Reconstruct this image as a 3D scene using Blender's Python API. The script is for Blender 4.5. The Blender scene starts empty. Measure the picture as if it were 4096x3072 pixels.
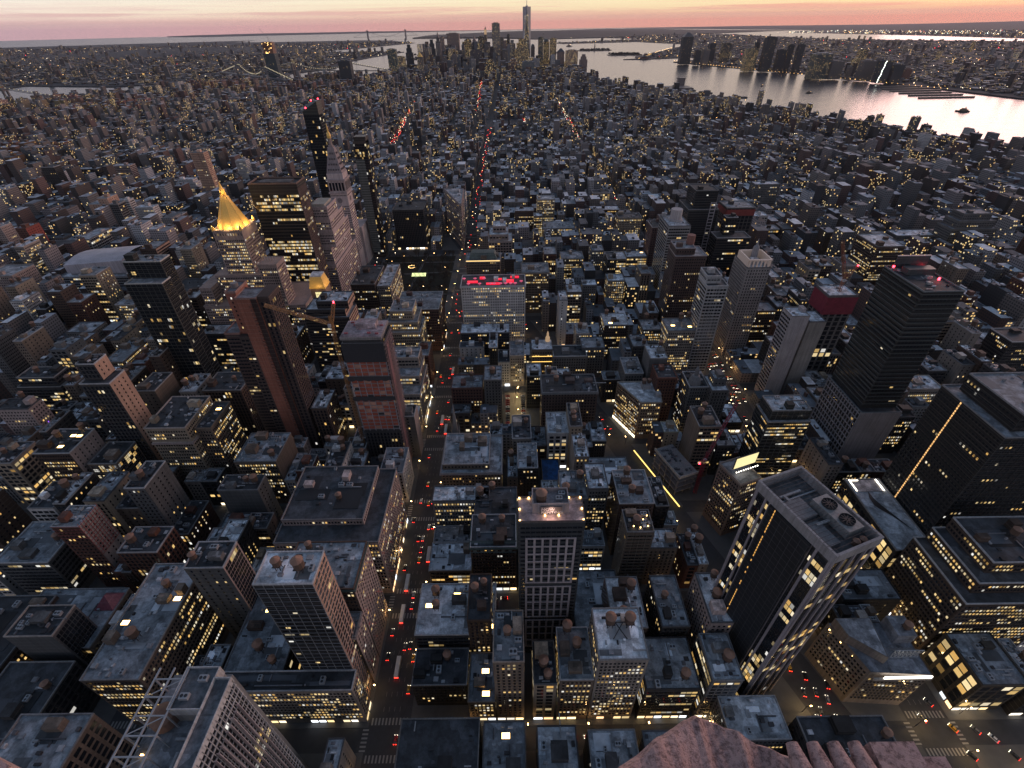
import bpy, math, random
import numpy as np
from mathutils import Matrix, Vector
from mathutils.geometry import delaunay_2d_cdt
R = random.Random(7)
SC = bpy.context.scene
COL = SC.collection
RE = 7.39e6            # effective earth radius (with refraction)

# ------------------------------------------------------------------ camera (86th floor deck, looking downtown)
CP = np.array([74.76, 62.69, 324.44]); YAW, PIT, ROL, FPX = -0.0037876, 0.6437158, -0.0175, 1931.68
_fw = np.array([math.sin(YAW)*math.cos(PIT), math.cos(YAW)*math.cos(PIT), -math.sin(PIT)])
_rt = np.array([math.cos(YAW), -math.sin(YAW), 0.0]); _up = np.cross(_rt, _fw)
_r2 = _rt*math.cos(ROL)+_up*math.sin(ROL); _u2 = -_rt*math.sin(ROL)+_up*math.cos(ROL)
cam_d = bpy.data.cameras.new('camera'); cam = bpy.data.objects.new('camera', cam_d); COL.objects.link(cam)
cam_d.sensor_width = 36.0; cam_d.lens = FPX/4096*36.0; cam_d.clip_start = 0.2; cam_d.clip_end = 120000
M = Matrix(((_r2[0], _u2[0], -_fw[0], CP[0]), (_r2[1], _u2[1], -_fw[1], CP[1]), (_r2[2], _u2[2], -_fw[2], CP[2]), (0, 0, 0, 1)))
cam.matrix_world = M
SC.camera = cam

def proj(x, y, z):
    d = np.array([x, y, z])-CP; w = float(d@_fw)
    if w < 1: return None
    return 512+FPX/4*float(d@_r2)/w, 384-FPX/4*float(d@_u2)/w, w

# ------------------------------------------------------------------ small helpers
def tag(o, label=None, cat=None, group=None, kind=None):
    if label: o['label'] = label
    if cat: o['category'] = cat
    if group: o['group'] = group
    if kind: o['kind'] = kind
    return o

def empty(name, loc, rz=0.0):
    o = bpy.data.objects.new(name, None); COL.objects.link(o)
    o.location = loc; o.rotation_euler = (0, 0, rz); o.empty_display_size = 1
    return o

class MB:
    """collects faces, builds ONE mesh object"""
    def __init__(s): s.v = []; s.f = []; s.m = []; s.g = []; s.uv = []
    def face(s, pts, m=0, g=None):
        n = len(s.v); s.v.extend(pts); s.f.append(tuple(range(n, n+len(pts)))); s.m.append(m); s.g.append(g or (0, 0, 0))
    def box(s, x0, x1, y0, y1, z0, z1, m=0, top=True, bot=False, g=None):
        a, b, c, d = (x0, y0), (x1, y0), (x1, y1), (x0, y1)
        for p, q in ((a, b), (b, c), (c, d), (d, a)):
            s.face([(p[0], p[1], z0), (q[0], q[1], z0), (q[0], q[1], z1), (p[0], p[1], z1)], m, g)
        if top: s.face([(x0, y0, z1), (x1, y0, z1), (x1, y1, z1), (x0, y1, z1)], m, g)
        if bot: s.face([(x0, y1, z0), (x1, y1, z0), (x1, y0, z0), (x0, y0, z0)], m, g)
    def prism(s, poly, z0, z1, m=0, top=True, bot=False, g=None, zs=None):
        k = len(poly)
        for i in range(k):
            p, q = poly[i], poly[(i+1) % k]
            s.face([(p[0], p[1], z0), (q[0], q[1], z0), (q[0], q[1], z1), (p[0], p[1], z1)], m, g)
        if top: s.face([(p[0], p[1], z1) for p in poly], m, g)
        if bot: s.face([(p[0], p[1], z0) for p in poly[::-1]], m, g)
    def loft(s, cx, cy, prof, n=10, m=0, ph=0.0, cap=True, g=None):
        """prof: list of (radius, z)"""
        ring = lambda r, z: [(cx+r*math.cos(ph+2*math.pi*i/n), cy+r*math.sin(ph+2*math.pi*i/n), z) for i in range(n)]
        rs = [ring(*p) for p in prof]
        for a, b in zip(rs, rs[1:]):
            for i in range(n):
                j = (i+1) % n; s.face([a[i], a[j], b[j], b[i]], m, g)
        if cap: s.face(rs[-1], m, g)
    def bar(s, p, q, r=0.2, m=0, g=None):
        p, q = Vector(p), Vector(q); d = (q-p)
        if d.length < 1e-6: return
        d.normalize(); u = d.cross(Vector((0, 0, 1)) if abs(d.z) < .9 else Vector((1, 0, 0))).normalized(); w = d.cross(u)
        c = [(-u-w)*r, (u-w)*r, (u+w)*r, (-u+w)*r]
        for i in range(4):
            j = (i+1) % 4; s.face([tuple(p+c[i]), tuple(p+c[j]), tuple(q+c[j]), tuple(q+c[i])], m, g)
        s.face([tuple(p+k) for k in c[::-1]], m, g); s.face([tuple(q+k) for k in c], m, g)
    def ring(s, x0, x1, y0, y1, z0, z1, t, m=0):
        """hollow rectangular coping"""
        s.box(x0, x1, y0, y0+t, z0, z1, m, bot=True); s.box(x0, x1, y1-t, y1, z0, z1, m, bot=True)
        s.box(x0, x0+t, y0+t, y1-t, z0, z1, m, bot=True); s.box(x1-t, x1, y0+t, y1-t, z0, z1, m, bot=True)
    def build(s, name, mats, parent=None, color=None, glow=False, smooth=False, loc=None):
        me = mesh_np(name, s.v, s.f, mats, s.m if len(mats) > 1 else None, s.g if glow else None)
        if smooth: me.polygons.foreach_set('use_smooth', [True]*len(me.polygons))
        return link(name, me, parent, color, loc)

def link(name, me, parent=None, color=None, loc=None):
    o = bpy.data.objects.new(name, me); COL.objects.link(o)
    if parent is not None: o.parent = parent
    if color is not None: o.color = (*color, 1)
    if loc is not None: o.location = loc
    return o

def mesh_np(name, v, f, mats, midx=None, glow=None):
    me = bpy.data.meshes.new(name)
    v = np.asarray(v, np.float32).reshape(-1, 3)
    lens = np.array([len(x) for x in f], np.int32); idx = np.concatenate([np.asarray(x, np.int32) for x in f]) if len(f) else np.zeros(0, np.int32)
    me.vertices.add(len(v)); me.vertices.foreach_set('co', v.ravel())
    me.loops.add(len(idx)); me.loops.foreach_set('vertex_index', idx)
    me.polygons.add(len(lens)); me.polygons.foreach_set('loop_start', np.concatenate([[0], np.cumsum(lens)[:-1]]).astype(np.int32))
    me.polygons.foreach_set('loop_total', lens)
    for m in mats: me.materials.append(m)
    if midx is not None: me.polygons.foreach_set('material_index', np.asarray(midx, np.int32))
    if glow is not None:
        a = me.attributes.new('glow', 'FLOAT_COLOR', 'FACE'); g = np.ones((len(lens), 4), np.float32); g[:, :3] = np.asarray(glow, np.float32).reshape(-1, 3)
        a.data.foreach_set('color', g.ravel())
    me.polygons.foreach_set('use_smooth', np.zeros(len(lens), bool))
    me.update(calc_edges=True); return me

# ------------------------------------------------------------------ materials
def new_mat(name):
    m = bpy.data.materials.new(name); m.use_nodes = True
    nt = m.node_tree; b = nt.nodes['Principled BSDF']
    return m, nt, b
def nd(nt, t, **kw):
    n = nt.nodes.new(t)
    for k, v in kw.items():
        if k[0] == 'i' and k[1:].isdigit(): n.inputs[int(k[1:])].default_value = v
        else: setattr(n, k, v)
    return n
def mth(nt, op, a, b=None, clamp=False):
    n = nt.nodes.new('ShaderNodeMath'); n.operation = op; n.use_clamp = clamp
    for i, x in enumerate((a, b)):
        if x is None: continue
        if isinstance(x, (int, float)): n.inputs[i].default_value = x
        else: nt.links.new(x, n.inputs[i])
    return n.outputs[0]
def mixc(nt, fac, a, b, mode='MIX'):
    n = nt.nodes.new('ShaderNodeMix'); n.data_type = 'RGBA'; n.blend_type = mode
    for s, x in ((n.inputs[0], fac), (n.inputs[6], a), (n.inputs[7], b)):
        if isinstance(x, (int, float)): s.default_value = x
        elif isinstance(x, tuple): s.default_value = (*x, 1) if len(x) == 3 else x
        else: nt.links.new(x, s)
    return n.outputs[2]
def noise(nt, scale, detail=3, vec=None, rough=.55):
    n = nt.nodes.new('ShaderNodeTexNoise'); n.inputs['Scale'].default_value = scale; n.inputs['Detail'].default_value = detail; n.inputs['Roughness'].default_value = rough
    if vec is not None: nt.links.new(vec, n.inputs['Vector'])
    return n.outputs['Fac']
def ramp(nt, fac, stops, interp='LINEAR'):
    n = nt.nodes.new('ShaderNodeValToRGB'); cr = n.color_ramp; cr.interpolation = interp
    while len(cr.elements) < len(stops): cr.elements.new(0.5)
    for e, (p, c) in zip(cr.elements, stops): e.position = p; e.color = (*c, 1) if len(c) == 3 else c
    if fac is not None: nt.links.new(fac, n.inputs[0])
    return n.outputs[0]

def mat_simple(name, col, rough=.7, metal=0.0, var=.25, scale=.6):
    m, nt, b = new_mat(name)
    pos = nd(nt, 'ShaderNodeTexCoord').outputs['Object']
    f = noise(nt, scale, 4, pos)
    c = mixc(nt, f, tuple(x*(1-var) for x in col), tuple(min(1, x*(1+var)) for x in col))
    nt.links.new(c, b.inputs['Base Color']); b.inputs['Roughness'].default_value = rough; b.inputs['Metallic'].default_value = metal
    return m
def mat_tinted(name, rough=.85, kind='wall'):
    """colour comes from the object's own colour; weathering from noise in metres"""
    m, nt, b = new_mat(name); L = nt.links
    oi = nd(nt, 'ShaderNodeObjectInfo'); pos = nd(nt, 'ShaderNodeTexCoord').outputs['Object']
    rnd = mth(nt, 'MULTIPLY', oi.outputs['Random'], 300.0)
    add = nd(nt, 'ShaderNodeVectorMath', operation='ADD'); L.new(pos, add.inputs[0])
    cx = nd(nt, 'ShaderNodeCombineXYZ'); L.new(rnd, cx.inputs[0]); L.new(rnd, cx.inputs[1]); L.new(cx.outputs[0], add.inputs[1])
    p = add.outputs[0]
    if kind == 'wall':
        big = noise(nt, .06, 4, p); fine = noise(nt, 1.4, 3, p)
        sep = nd(nt, 'ShaderNodeSeparateXYZ'); L.new(pos, sep.inputs[0])
        fl = mth(nt, 'FRACT', mth(nt, 'DIVIDE', sep.outputs[2], 3.7)); band = mth(nt, 'LESS_THAN', fl, .09)
        c = mixc(nt, ramp(nt, big, [(.3, (.72,)*3), (.7, (1.18,)*3)]), (0, 0, 0), oi.outputs['Color'])
        c = mixc(nt, 1.0, oi.outputs['Color'], ramp(nt, big, [(.3, (.70,)*3), (.7, (1.0,)*3)]), 'MULTIPLY')
        c = mixc(nt, 1.0, c, ramp(nt, fine, [(.3, (.80,)*3), (.7, (1.0,)*3)]), 'MULTIPLY')
        c = mixc(nt, mth(nt, 'MULTIPLY', band, .35), c, mixc(nt, .5, c, (.4, .37, .34)))
        # streaks of soot running down from sills and copings
        sc = nd(nt, 'ShaderNodeVectorMath', operation='MULTIPLY'); L.new(p, sc.inputs[0]); sc.inputs[1].default_value = (.9, .9, .03)
        st = noise(nt, 1.0, 3, sc.outputs[0])
        c = mixc(nt, 1.0, c, ramp(nt, st, [(.35, (.72,)*3), (.6, (1.0,)*3)]), 'MULTIPLY')
    else:
        big = noise(nt, .16, 5, p, .7); mid = noise(nt, .9, 4, p)
        vor = nd(nt, 'ShaderNodeTexVoronoi', distance='CHEBYCHEV'); vor.inputs['Scale'].default_value = .16; L.new(p, vor.inputs['Vector'])
        vv = nd(nt, 'ShaderNodeSeparateColor'); L.new(vor.outputs['Color'], vv.inputs[0])
        c = mixc(nt, 1.0, oi.outputs['Color'], ramp(nt, big, [(.30, (.30,)*3), (.46, (.75,)*3), (.60, (1.2,)*3)]), 'MULTIPLY')
        c = mixc(nt, 1.0, c, ramp(nt, vv.outputs[0], [(0, (.72,)*3), (.5, (1,)*3), (.9, (1.3,)*3)], 'CONSTANT'), 'MULTIPLY')
        c = mixc(nt, 1.0, c, ramp(nt, mid, [(.3, (.75,)*3), (.7, (1.1,)*3)]), 'MULTIPLY')
    L.new(c, b.inputs['Base Color']); b.inputs['Roughness'].default_value = rough
    return m
def mat_emit(name, col, strength, sample=False, base=(.02, .02, .02)):
    m, nt, b = new_mat(name); b.inputs['Base Color'].default_value = (*base, 1)
    b.inputs['Emission Color'].default_value = (*col, 1); b.inputs['Emission Strength'].default_value = strength
    m.cycles.emission_sampling = 'AUTO' if sample else 'NONE'
    return m
def mat_window(name, strength, base=(.012, .015, .02), rough=.12, sample=False):
    m, nt, b = new_mat(name); at = nd(nt, 'ShaderNodeAttribute', attribute_name='glow')
    nt.links.new(at.outputs['Color'], b.inputs['Emission Color']); b.inputs['Emission Strength'].default_value = strength
    b.inputs['Base Color'].default_value = (*base, 1); b.inputs['Roughness'].default_value = rough; b.inputs['Specular IOR Level'].default_value = .35
    m.cycles.emission_sampling = 'AUTO' if sample else 'NONE'
    return m
def mat_far():
    """walls of the far city: window grid and lit windows worked out from uv metres + a random per building"""
    m, nt, b = new_mat('far_facade'); L = nt.links
    uv = nd(nt, 'ShaderNodeUVMap', uv_map='metres').outputs[0]; sp = nd(nt, 'ShaderNodeSeparateXYZ'); L.new(uv, sp.inputs[0])
    at = nd(nt, 'ShaderNodeAttribute', attribute_name='glow'); al = nd(nt, 'ShaderNodeAttribute', attribute_name='rnd')
    r = al.outputs['Fac']
    gu = mth(nt, 'DIVIDE', sp.outputs[0], 3.4); gv = mth(nt, 'DIVIDE', sp.outputs[1], 3.6)
    fu, fv = mth(nt, 'FRACT', gu), mth(nt, 'FRACT', gv)
    win = mth(nt, 'MULTIPLY', mth(nt, 'LESS_THAN', mth(nt, 'ABSOLUTE', mth(nt, 'SUBTRACT', fu, .5)), .30), mth(nt, 'LESS_THAN', mth(nt, 'ABSOLUTE', mth(nt, 'SUBTRACT', fv, .5)), .28))
    cv = nd(nt, 'ShaderNodeCombineXYZ'); L.new(mth(nt, 'FLOOR', gu), cv.inputs[0]); L.new(mth(nt, 'FLOOR', gv), cv.inputs[1]); L.new(mth(nt, 'MULTIPLY', r, 977.0), cv.inputs[2])
    wn = nd(nt, 'ShaderNodeTexWhiteNoise', noise_dimensions='3D'); L.new(cv.outputs[0], wn.inputs['Vector'])
    # some buildings are offices with many lit windows, most have few
    p = mth(nt, 'MULTIPLY', mth(nt, 'POWER', mth(nt, 'FRACT', mth(nt, 'MULTIPLY', r, 37.7)), 6.0), .34)
    lit = mth(nt, 'LESS_THAN', wn.outputs['Value'], mth(nt, 'ADD', p, .010))
    geo = nd(nt, 'ShaderNodeNewGeometry'); sn = nd(nt, 'ShaderNodeSeparateXYZ'); L.new(geo.outputs['Normal'], sn.inputs[0])
    side = mth(nt, 'LESS_THAN', mth(nt, 'ABSOLUTE', sn.outputs[2]), .5)
    e = mth(nt, 'MULTIPLY', mth(nt, 'MULTIPLY', win, lit), side)
    nz = noise(nt, .12, 4, geo.outputs['Position'], .7)
    rc = mixc(nt, 1.0, ramp(nt, mth(nt, 'FRACT', mth(nt, 'MULTIPLY', r, 91.3)), [(0, (.04, .045, .055)), (.35, (.12, .135, .155)), (.65, (.30, .32, .36)), (.85, (.55, .57, .62)), (1, (.78, .8, .84))]), ramp(nt, nz, [(.3, (.5,)*3), (.7, (1.2,)*3)]), 'MULTIPLY')
    wc = mixc(nt, mth(nt, 'MULTIPLY', win, .85), at.outputs['Color'], (.02, .024, .03))
    L.new(mixc(nt, side, rc, wc), b.inputs['Base Color']); b.inputs['Roughness'].default_value = .8
    L.new(ramp(nt, wn.outputs['Color'], [(0, (1, .55, .18)), (.5, (1, .72, .3)), (.85, (1, .86, .58))]), b.inputs['Emission Color'])
    L.new(mth(nt, 'MULTIPLY', e, .95), b.inputs['Emission Strength']); m.cycles.emission_sampling = 'NONE'
    return m

WALL = mat_tinted('masonry'); ROOF = mat_tinted('roofing_felt', .75, 'roof'); PAINT = mat_tinted('painted_metal', .5)
WIN = mat_window('window_glass', .85); SHOP = mat_window('shop_window', 3.0, sample=True); FAR = mat_far()
METAL = mat_simple('galvanised_steel', (.34, .35, .37), .45, .3); DARKM = mat_simple('dark_steel', (.035, .035, .04), .5, .3)
CEDAR = mat_simple('tank_cedar', (.10, .062, .045), .9, var=.4, scale=3); COPPER = mat_simple('tank_cone', (.24, .135, .095), .7)
ASPHALT = mat_simple('asphalt', (.045, .045, .05), .8, var=.35, scale=.25); PAVE = mat_simple('concrete_paving', (.10, .098, .098), .85, var=.3, scale=.2)
PAINTW = mat_simple('road_paint', (.26, .25, .24), .7, var=.2); GLASS = mat_simple('dark_glass', (.02, .025, .03), .1)
WHITE = mat_simple('white_coping', (.62, .61, .62), .6, var=.12); GRASS = mat_simple('winter_lawn', (.020, .019, .012), .95, var=.4, scale=.1)
BARK = mat_simple('bark', (.045, .033, .026), .9); REDL = mat_emit('red_beacon', (1, .03, .05), 14); TAIL = mat_emit('tail_lamp', (1, .035, .02), 6); HEAD = mat_emit('head_lamp', (1, .88, .65), 7)
LAMP = mat_emit('street_lamp_globe', (1, .62, .22), 25); ORANGE = mat_emit('warm_bulb', (1, .6, .2), 9); WHITEL = mat_emit('white_light', (1, .93, .8), 5)

# ------------------------------------------------------------------ world, sun
SUN_AZ, SUN_EL = math.radians(52), math.radians(6)      # measured from straight ahead (+Y) towards the river (+X)
W = bpy.data.worlds.new('World'); SC.world = W; W.use_nodes = True; nt = W.node_tree; L = nt.links
bg = nt.nodes['Background']
tc = nd(nt, 'ShaderNodeTexCoord').outputs['Generated']; sp = nd(nt, 'ShaderNodeSeparateXYZ'); L.new(tc, sp.inputs[0])
sky = nd(nt, 'ShaderNodeTexSky', sky_type='NISHITA', sun_disc=False); sky.sun_elevation = math.radians(1.0); sky.sun_rotation = SUN_AZ; sky.air_density = 1.3; sky.dust_density = 2.0
z = sp.outputs[2]
el = mth(nt, 'POWER', mth(nt, 'MAXIMUM', z, 0.0), .5)
az = mth(nt, 'ADD', mth(nt, 'MULTIPLY', sp.outputs[0], math.sin(SUN_AZ)), mth(nt, 'MULTIPLY', sp.outputs[1], math.cos(SUN_AZ)))
azf = mth(nt, 'MULTIPLY', mth(nt, 'ADD', az, 0.15), .87, True)
S = lambda e: math.sqrt(max(0, math.sin(math.radians(e))))
warm = ramp(nt, el, [(0, (1.0, .40, .26)), (S(.35), (1.0, .54, .34)), (S(.85), (1.0, .77, .42)), (S(1.5), (1.0, .86, .48)), (S(2.5), (1.0, .9, .60)), (S(12), (1.0, .86, .76)), (S(28), (.22, .27, .37)), (1, (.058, .118, .215))])
cool = ramp(nt, el, [(0, (.74, .48, .53)), (S(.45), (.90, .60, .58)), (S(.8), (1.0, .83, .72)), (S(1.6), (1.0, .92, .82)), (S(2.4), (.55, .52, .56)), (S(6), (.50, .48, .55)), (S(13), (.46, .47, .60)), (S(28), (.16, .205, .30)), (1, (.056, .116, .215))])
base = mixc(nt, azf, cool, warm)
# bright afterglow a few degrees up, over the river
hump = ramp(nt, el, [(S(1.6), (0,)*3), (S(4.5), (.9,)*3), (S(10), (1,)*3), (S(22), (0,)*3)])
glow_ = nd(nt, 'ShaderNodeMix', data_type='RGBA', blend_type='ADD'); L.new(mth(nt, 'MULTIPLY', hump, mth(nt, 'MULTIPLY', mth(nt, 'POWER', azf, .8), 1.0)), glow_.inputs[0]); glow_.clamp_factor = False; L.new(base, glow_.inputs[6]); glow_.inputs[7].default_value = (.55, .37, .34, 1); base = glow_.outputs[2]
# low banks of cloud near the horizon, stretched sideways
sv = nd(nt, 'ShaderNodeVectorMath', operation='MULTIPLY'); L.new(tc, sv.inputs[0]); sv.inputs[1].default_value = (2.2, 2.2, 95)
cn = noise(nt, 1.6, 6, sv.outputs[0], .6)
bandz = ramp(nt, z, [(0, (.0,)*3), (.005, (.5,)*3), (.011, (1,)*3), (.017, (1,)*3), (.023, (.3,)*3), (.1, (0,)*3)])
cl = mth(nt, 'MULTIPLY', ramp(nt, cn, [(.46, (0,)*3), (.60, (1,)*3)]), bandz)
cloudc = mixc(nt, azf, (.80, .55, .53), (.92, .46, .34))
base = mixc(nt, mth(nt, 'MULTIPLY', cl, .85), base, cloudc)
mix = nd(nt, 'ShaderNodeMix', data_type='RGBA', blend_type='ADD'); mix.inputs[0].default_value = .08
L.new(base, mix.inputs[6]); L.new(sky.outputs[0], mix.inputs[7])
L.new(mix.outputs[2], bg.inputs[0]); bg.inputs[1].default_value = 1.0
sd = bpy.data.lights.new('sun', 'SUN'); sd.energy = 1.5; sd.angle = math.radians(40); sd.color = (1, .60, .56)
so = bpy.data.objects.new('sun', sd); COL.objects.link(so)
so.rotation_euler = Vector((-math.sin(SUN_AZ)*math.cos(SUN_EL), -math.cos(SUN_AZ)*math.cos(SUN_EL), -math.sin(SUN_EL))).to_track_quat('-Z', 'Y').to_euler()
SC.view_settings.view_transform = 'Standard'; SC.view_settings.look = 'None'; SC.view_settings.exposure = 0; SC.view_settings.gamma = 1
SC.cycles.max_bounces = 4; SC.cycles.diffuse_bounces = 2; SC.cycles.glossy_bounces = 2; SC.cycles.sample_clamp_indirect = 3; SC.cycles.use_denoising = True
SC.cycles.volume_bounces = 0

# ------------------------------------------------------------------ geography
def ll(lat, lon):
    n = (lat-40.74844)*111040; e = (lon+73.98566)*84360.0; a = math.radians(29.0)
    return 65-e*math.cos(a)+n*math.sin(a), 40-(n*math.cos(a)+e*math.sin(a))
def drop(x, y): return -((x-75)**2+(y-63)**2)/(2*RE)
def st(n): return (34-n)*80.5
def bway(y): return 318-.362*y
BANG = math.atan(.362)

def near42(poly):
    return [(x*min(1, 41500/max(1, math.hypot(x, y))), y*min(1, 41500/max(1, math.hypot(x, y)))) for x, y in poly]
def inside(poly, x, y):
    c = False; k = len(poly)
    for i in range(k):
        x1, y1 = poly[i]; x2, y2 = poly[i-1]
        if (y1 > y) != (y2 > y) and x < (x2-x1)*(y-y1)/(y2-y1)+x1: c = not c
    return c
def land(name, poly, mat, z=2.0, hill=None, step=None):
    pts = []; poly = near42(poly)
    for i in range(len(poly)):
        p, q = poly[i], poly[(i+1) % len(poly)]; d = math.dist(p, q); k = max(1, int(d/1500))
        pts += [(p[0]+(q[0]-p[0])*t/k, p[1]+(q[1]-p[1])*t/k) for t in range(k)]
    nb = len(pts); inner = []
    for s, lim in ((step or 1500, 16000), (5000, 41000)):
        g = np.arange(-lim, lim, s)
        for x in g:
            for y in g+lim*.55:
                if s == 5000 and abs(x) < 15500 and -7000 < y < 24500: continue
                if inside(poly, x, y) and min((x-a)**2+(y-b)**2 for a, b in pts[:nb]) > (s*.3)**2: inner.append((x+R.uniform(-.1, .1)*s, y+R.uniform(-.1, .1)*s))
    V = [Vector(p) for p in pts+inner]
    vo, eo, fo, _, _, _ = delaunay_2d_cdt(V, [(i, (i+1) % nb) for i in range(nb)], [list(range(nb))], 1, 1e-4)
    v = [(p.x, p.y, (drop(p.x, p.y) if z > 0 else 0)+z+(hill(p.x, p.y) if hill else 0)) for p in vo]
    # a skirt so that the shore has thickness
    f = [tuple(x) for x in fo]
    b0 = len(v); v += [(p[0], p[1], drop(*p)-9 if z > 0 else -9) for p in pts]
    top = {(round(p.x, 2), round(p.y, 2)): i for i, p in enumerate(vo)}
    for i in range(nb):
        j = (i+1) % nb; a, b = top.get((round(pts[i][0], 2), round(pts[i][1], 2))), top.get((round(pts[j][0], 2), round(pts[j][1], 2)))
        if a is not None and b is not None: f.append((b0+i, b0+j, b, a))
    o = link(name, mesh_np(name, v, f, [mat])); tag(o, kind='structure'); return o
P = lambda s: [ll(float(a.split(',')[0]), float(a.split(',')[1])) for a in s.split()]
MAN = [(1990, -1500), (1963, 69), (1817, 940), (1640, 1400), (1500, 1760), (1250, 2350), (1060, 2960), (900, 3250), (690, 3650)] + P('40.7165,-74.0165 40.7065,-74.0190 40.7020,-74.0180 40.7008,-74.0130 40.7045,-74.0035 40.7080,-73.9990 40.7095,-73.9910 40.7110,-73.9780 40.7190,-73.9735 40.7270,-73.9715 40.7345,-73.9740 40.7430,-73.9705') + [(-1500, -1500)]
BQ = P('40.80,-73.93 40.7560,-73.9500 40.7450,-73.9580 40.7350,-73.9620 40.7180,-73.9670 40.7075,-73.9700 40.7000,-73.9730 40.7050,-73.9800 40.7045,-73.9900 40.6990,-74.0000 40.6920,-74.0030 40.6840,-74.0100 40.6750,-74.0190 40.6690,-74.0140 40.6660,-74.0040 40.6550,-74.0200 40.6400,-74.0380 40.6180,-74.0410 40.6080,-74.0360 40.5990,-74.0100 40.5870,-74.0000 40.5720,-74.0100 40.5740,-73.9300 40.5830,-73.8900 40.60,-73.85 40.58,-73.75 40.58,-73.2 40.9,-73.2 40.9,-73.9')
NJ = P('40.90,-73.97 40.80,-73.99 40.7680,-74.0170 40.7560,-74.0240 40.7430,-74.0240 40.7350,-74.0275 40.7270,-74.0310 40.7160,-74.0325 40.7120,-74.0335 40.7110,-74.0400 40.7085,-74.0410 40.7075,-74.0335 40.7040,-74.0370 40.6985,-74.0480 40.6930,-74.0580 40.6880,-74.0700 40.6720,-74.0740 40.6690,-74.0580 40.6640,-74.0580 40.6620,-74.0900 40.6480,-74.0900 40.6420,-74.1150 40.6450,-74.1400 40.6650,-74.1250 40.6900,-74.1080 40.7180,-74.1130 40.7150,-74.1250 40.6900,-74.1420 40.6500,-74.1640 40.6400,-74.2010 40.50,-74.26 40.49,-74.30 40.45,-74.20 40.45,-74.0 40.40,-73.98 40.0,-74.05 40.0,-75.2 41.0,-75.2 40.95,-74.0')
SI = P('40.6440,-74.0720 40.6270,-74.0720 40.6050,-74.0540 40.5800,-74.0750 40.5400,-74.1350 40.5000,-74.2450 40.5500,-74.2300 40.6000,-74.2000 40.6350,-74.1950 40.6420,-74.1400 40.6470,-74.0900')
GOV = P('40.6935,-74.0150 40.6910,-74.0110 40.6850,-74.0210 40.6870,-74.0250 40.6920,-74.0200')
ell = lambda x, y, a, b, n=14: [(x+a*math.cos(2*math.pi*i/n), y+b*math.sin(2*math.pi*i/n)) for i in range(n)]

def water_mat():
    m, nt, b = new_mat('river_water'); geo = nd(nt, 'ShaderNodeNewGeometry').outputs['Position']
    sc = nd(nt, 'ShaderNodeVectorMath', operation='MULTIPLY'); nt.links.new(geo, sc.inputs[0]); sc.inputs[1].default_value = (.004, .016, .01)
    n1 = noise(nt, 1.0, 5, sc.outputs[0]); n2 = noise(nt, .05, 3, geo)
    bp = nd(nt, 'ShaderNodeBump'); bp.inputs['Strength'].default_value = .22; bp.inputs['Distance'].default_value = 2.0
    nt.links.new(mth(nt, 'ADD', mth(nt, 'MULTIPLY', n1, 6.0), n2), bp.inputs['Height']); nt.links.new(bp.outputs[0], b.inputs['Normal'])
    b.inputs['Base Color'].default_value = (.03, .035, .045, 1); b.inputs['Roughness'].default_value = .27; b.inputs['IOR'].default_value = 1.5
    return m
WATER = water_mat()
rad = [0]+list(np.geomspace(200, 42000, 60)); v = [(75, 63, -4.0)]; f = []; n = 96
for r in rad[1:]:
    for i in range(n):
        x, y = 75+r*math.sin(2*math.pi*i/n), 63+r*math.cos(2*math.pi*i/n); v.append((x, y, drop(x, y)-4.0))
for k in range(len(rad)-2):
    for i in range(n):
        a = 1+k*n+i; b = 1+k*n+(i+1) % n; f.append((b, a, a+n, b+n))
for i in range(n): f.append((0, 1+(i+1) % n, 1+i))
f = [t[::-1] for t in f]
tag(link('water', mesh_np('water', v, f, [WATER])), kind='structure')
CITYG = mat_simple('far_ground', (.030, .034, .040), .95, var=.5, scale=.004); WOOD = mat_simple('winter_woodland', (.038, .036, .03), 1, var=.4, scale=.002)
land('ground', MAN, ASPHALT, z=0.0, step=2500)
gx, gy = ll(40.645, -73.985)
land('terrain', BQ, CITYG, hill=lambda x, y: 25*math.exp(-((x-gx)**2+(y-gy)**2)/2.5e6))
def njhill(x, y):
    h = 0
    for la, lo, r, a in ((40.82, -74.27, 3500, 150), (40.72, -74.33, 4000, 120), (40.66, -74.42, 4000, 130), (40.40, -74.02, 2500, 70), (40.39, -74.12, 4000, 60), (40.90, -74.23, 4000, 170), (40.76, -74.05, 900, 25), (40.30, -74.2, 6000, 90), (40.55, -74.6, 8000, 150), (40.75, -74.65, 9000, 230)):
        cx, cy = ll(la, lo); h += a*math.exp(-((x-cx)**2+(y-cy)**2)/(2*r*r))
    return h
land('terrain', NJ, CITYG, hill=njhill)
hx, hy = ll(40.602, -74.105)
land('terrain', SI, WOOD, hill=lambda x, y: 105*math.exp(-((x-hx)**2+(y-hy)**2)/(2*2300**2)))
land('island', GOV, WOOD); land('island', ell(1252, 8073, 235, 130), WOOD); land('island', ell(1438, 6901, 205, 110), WOOD)
land('island', [(1250, 6010), (1530, 5990), (1560, 6120), (1400, 6110)], CITYG)

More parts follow.
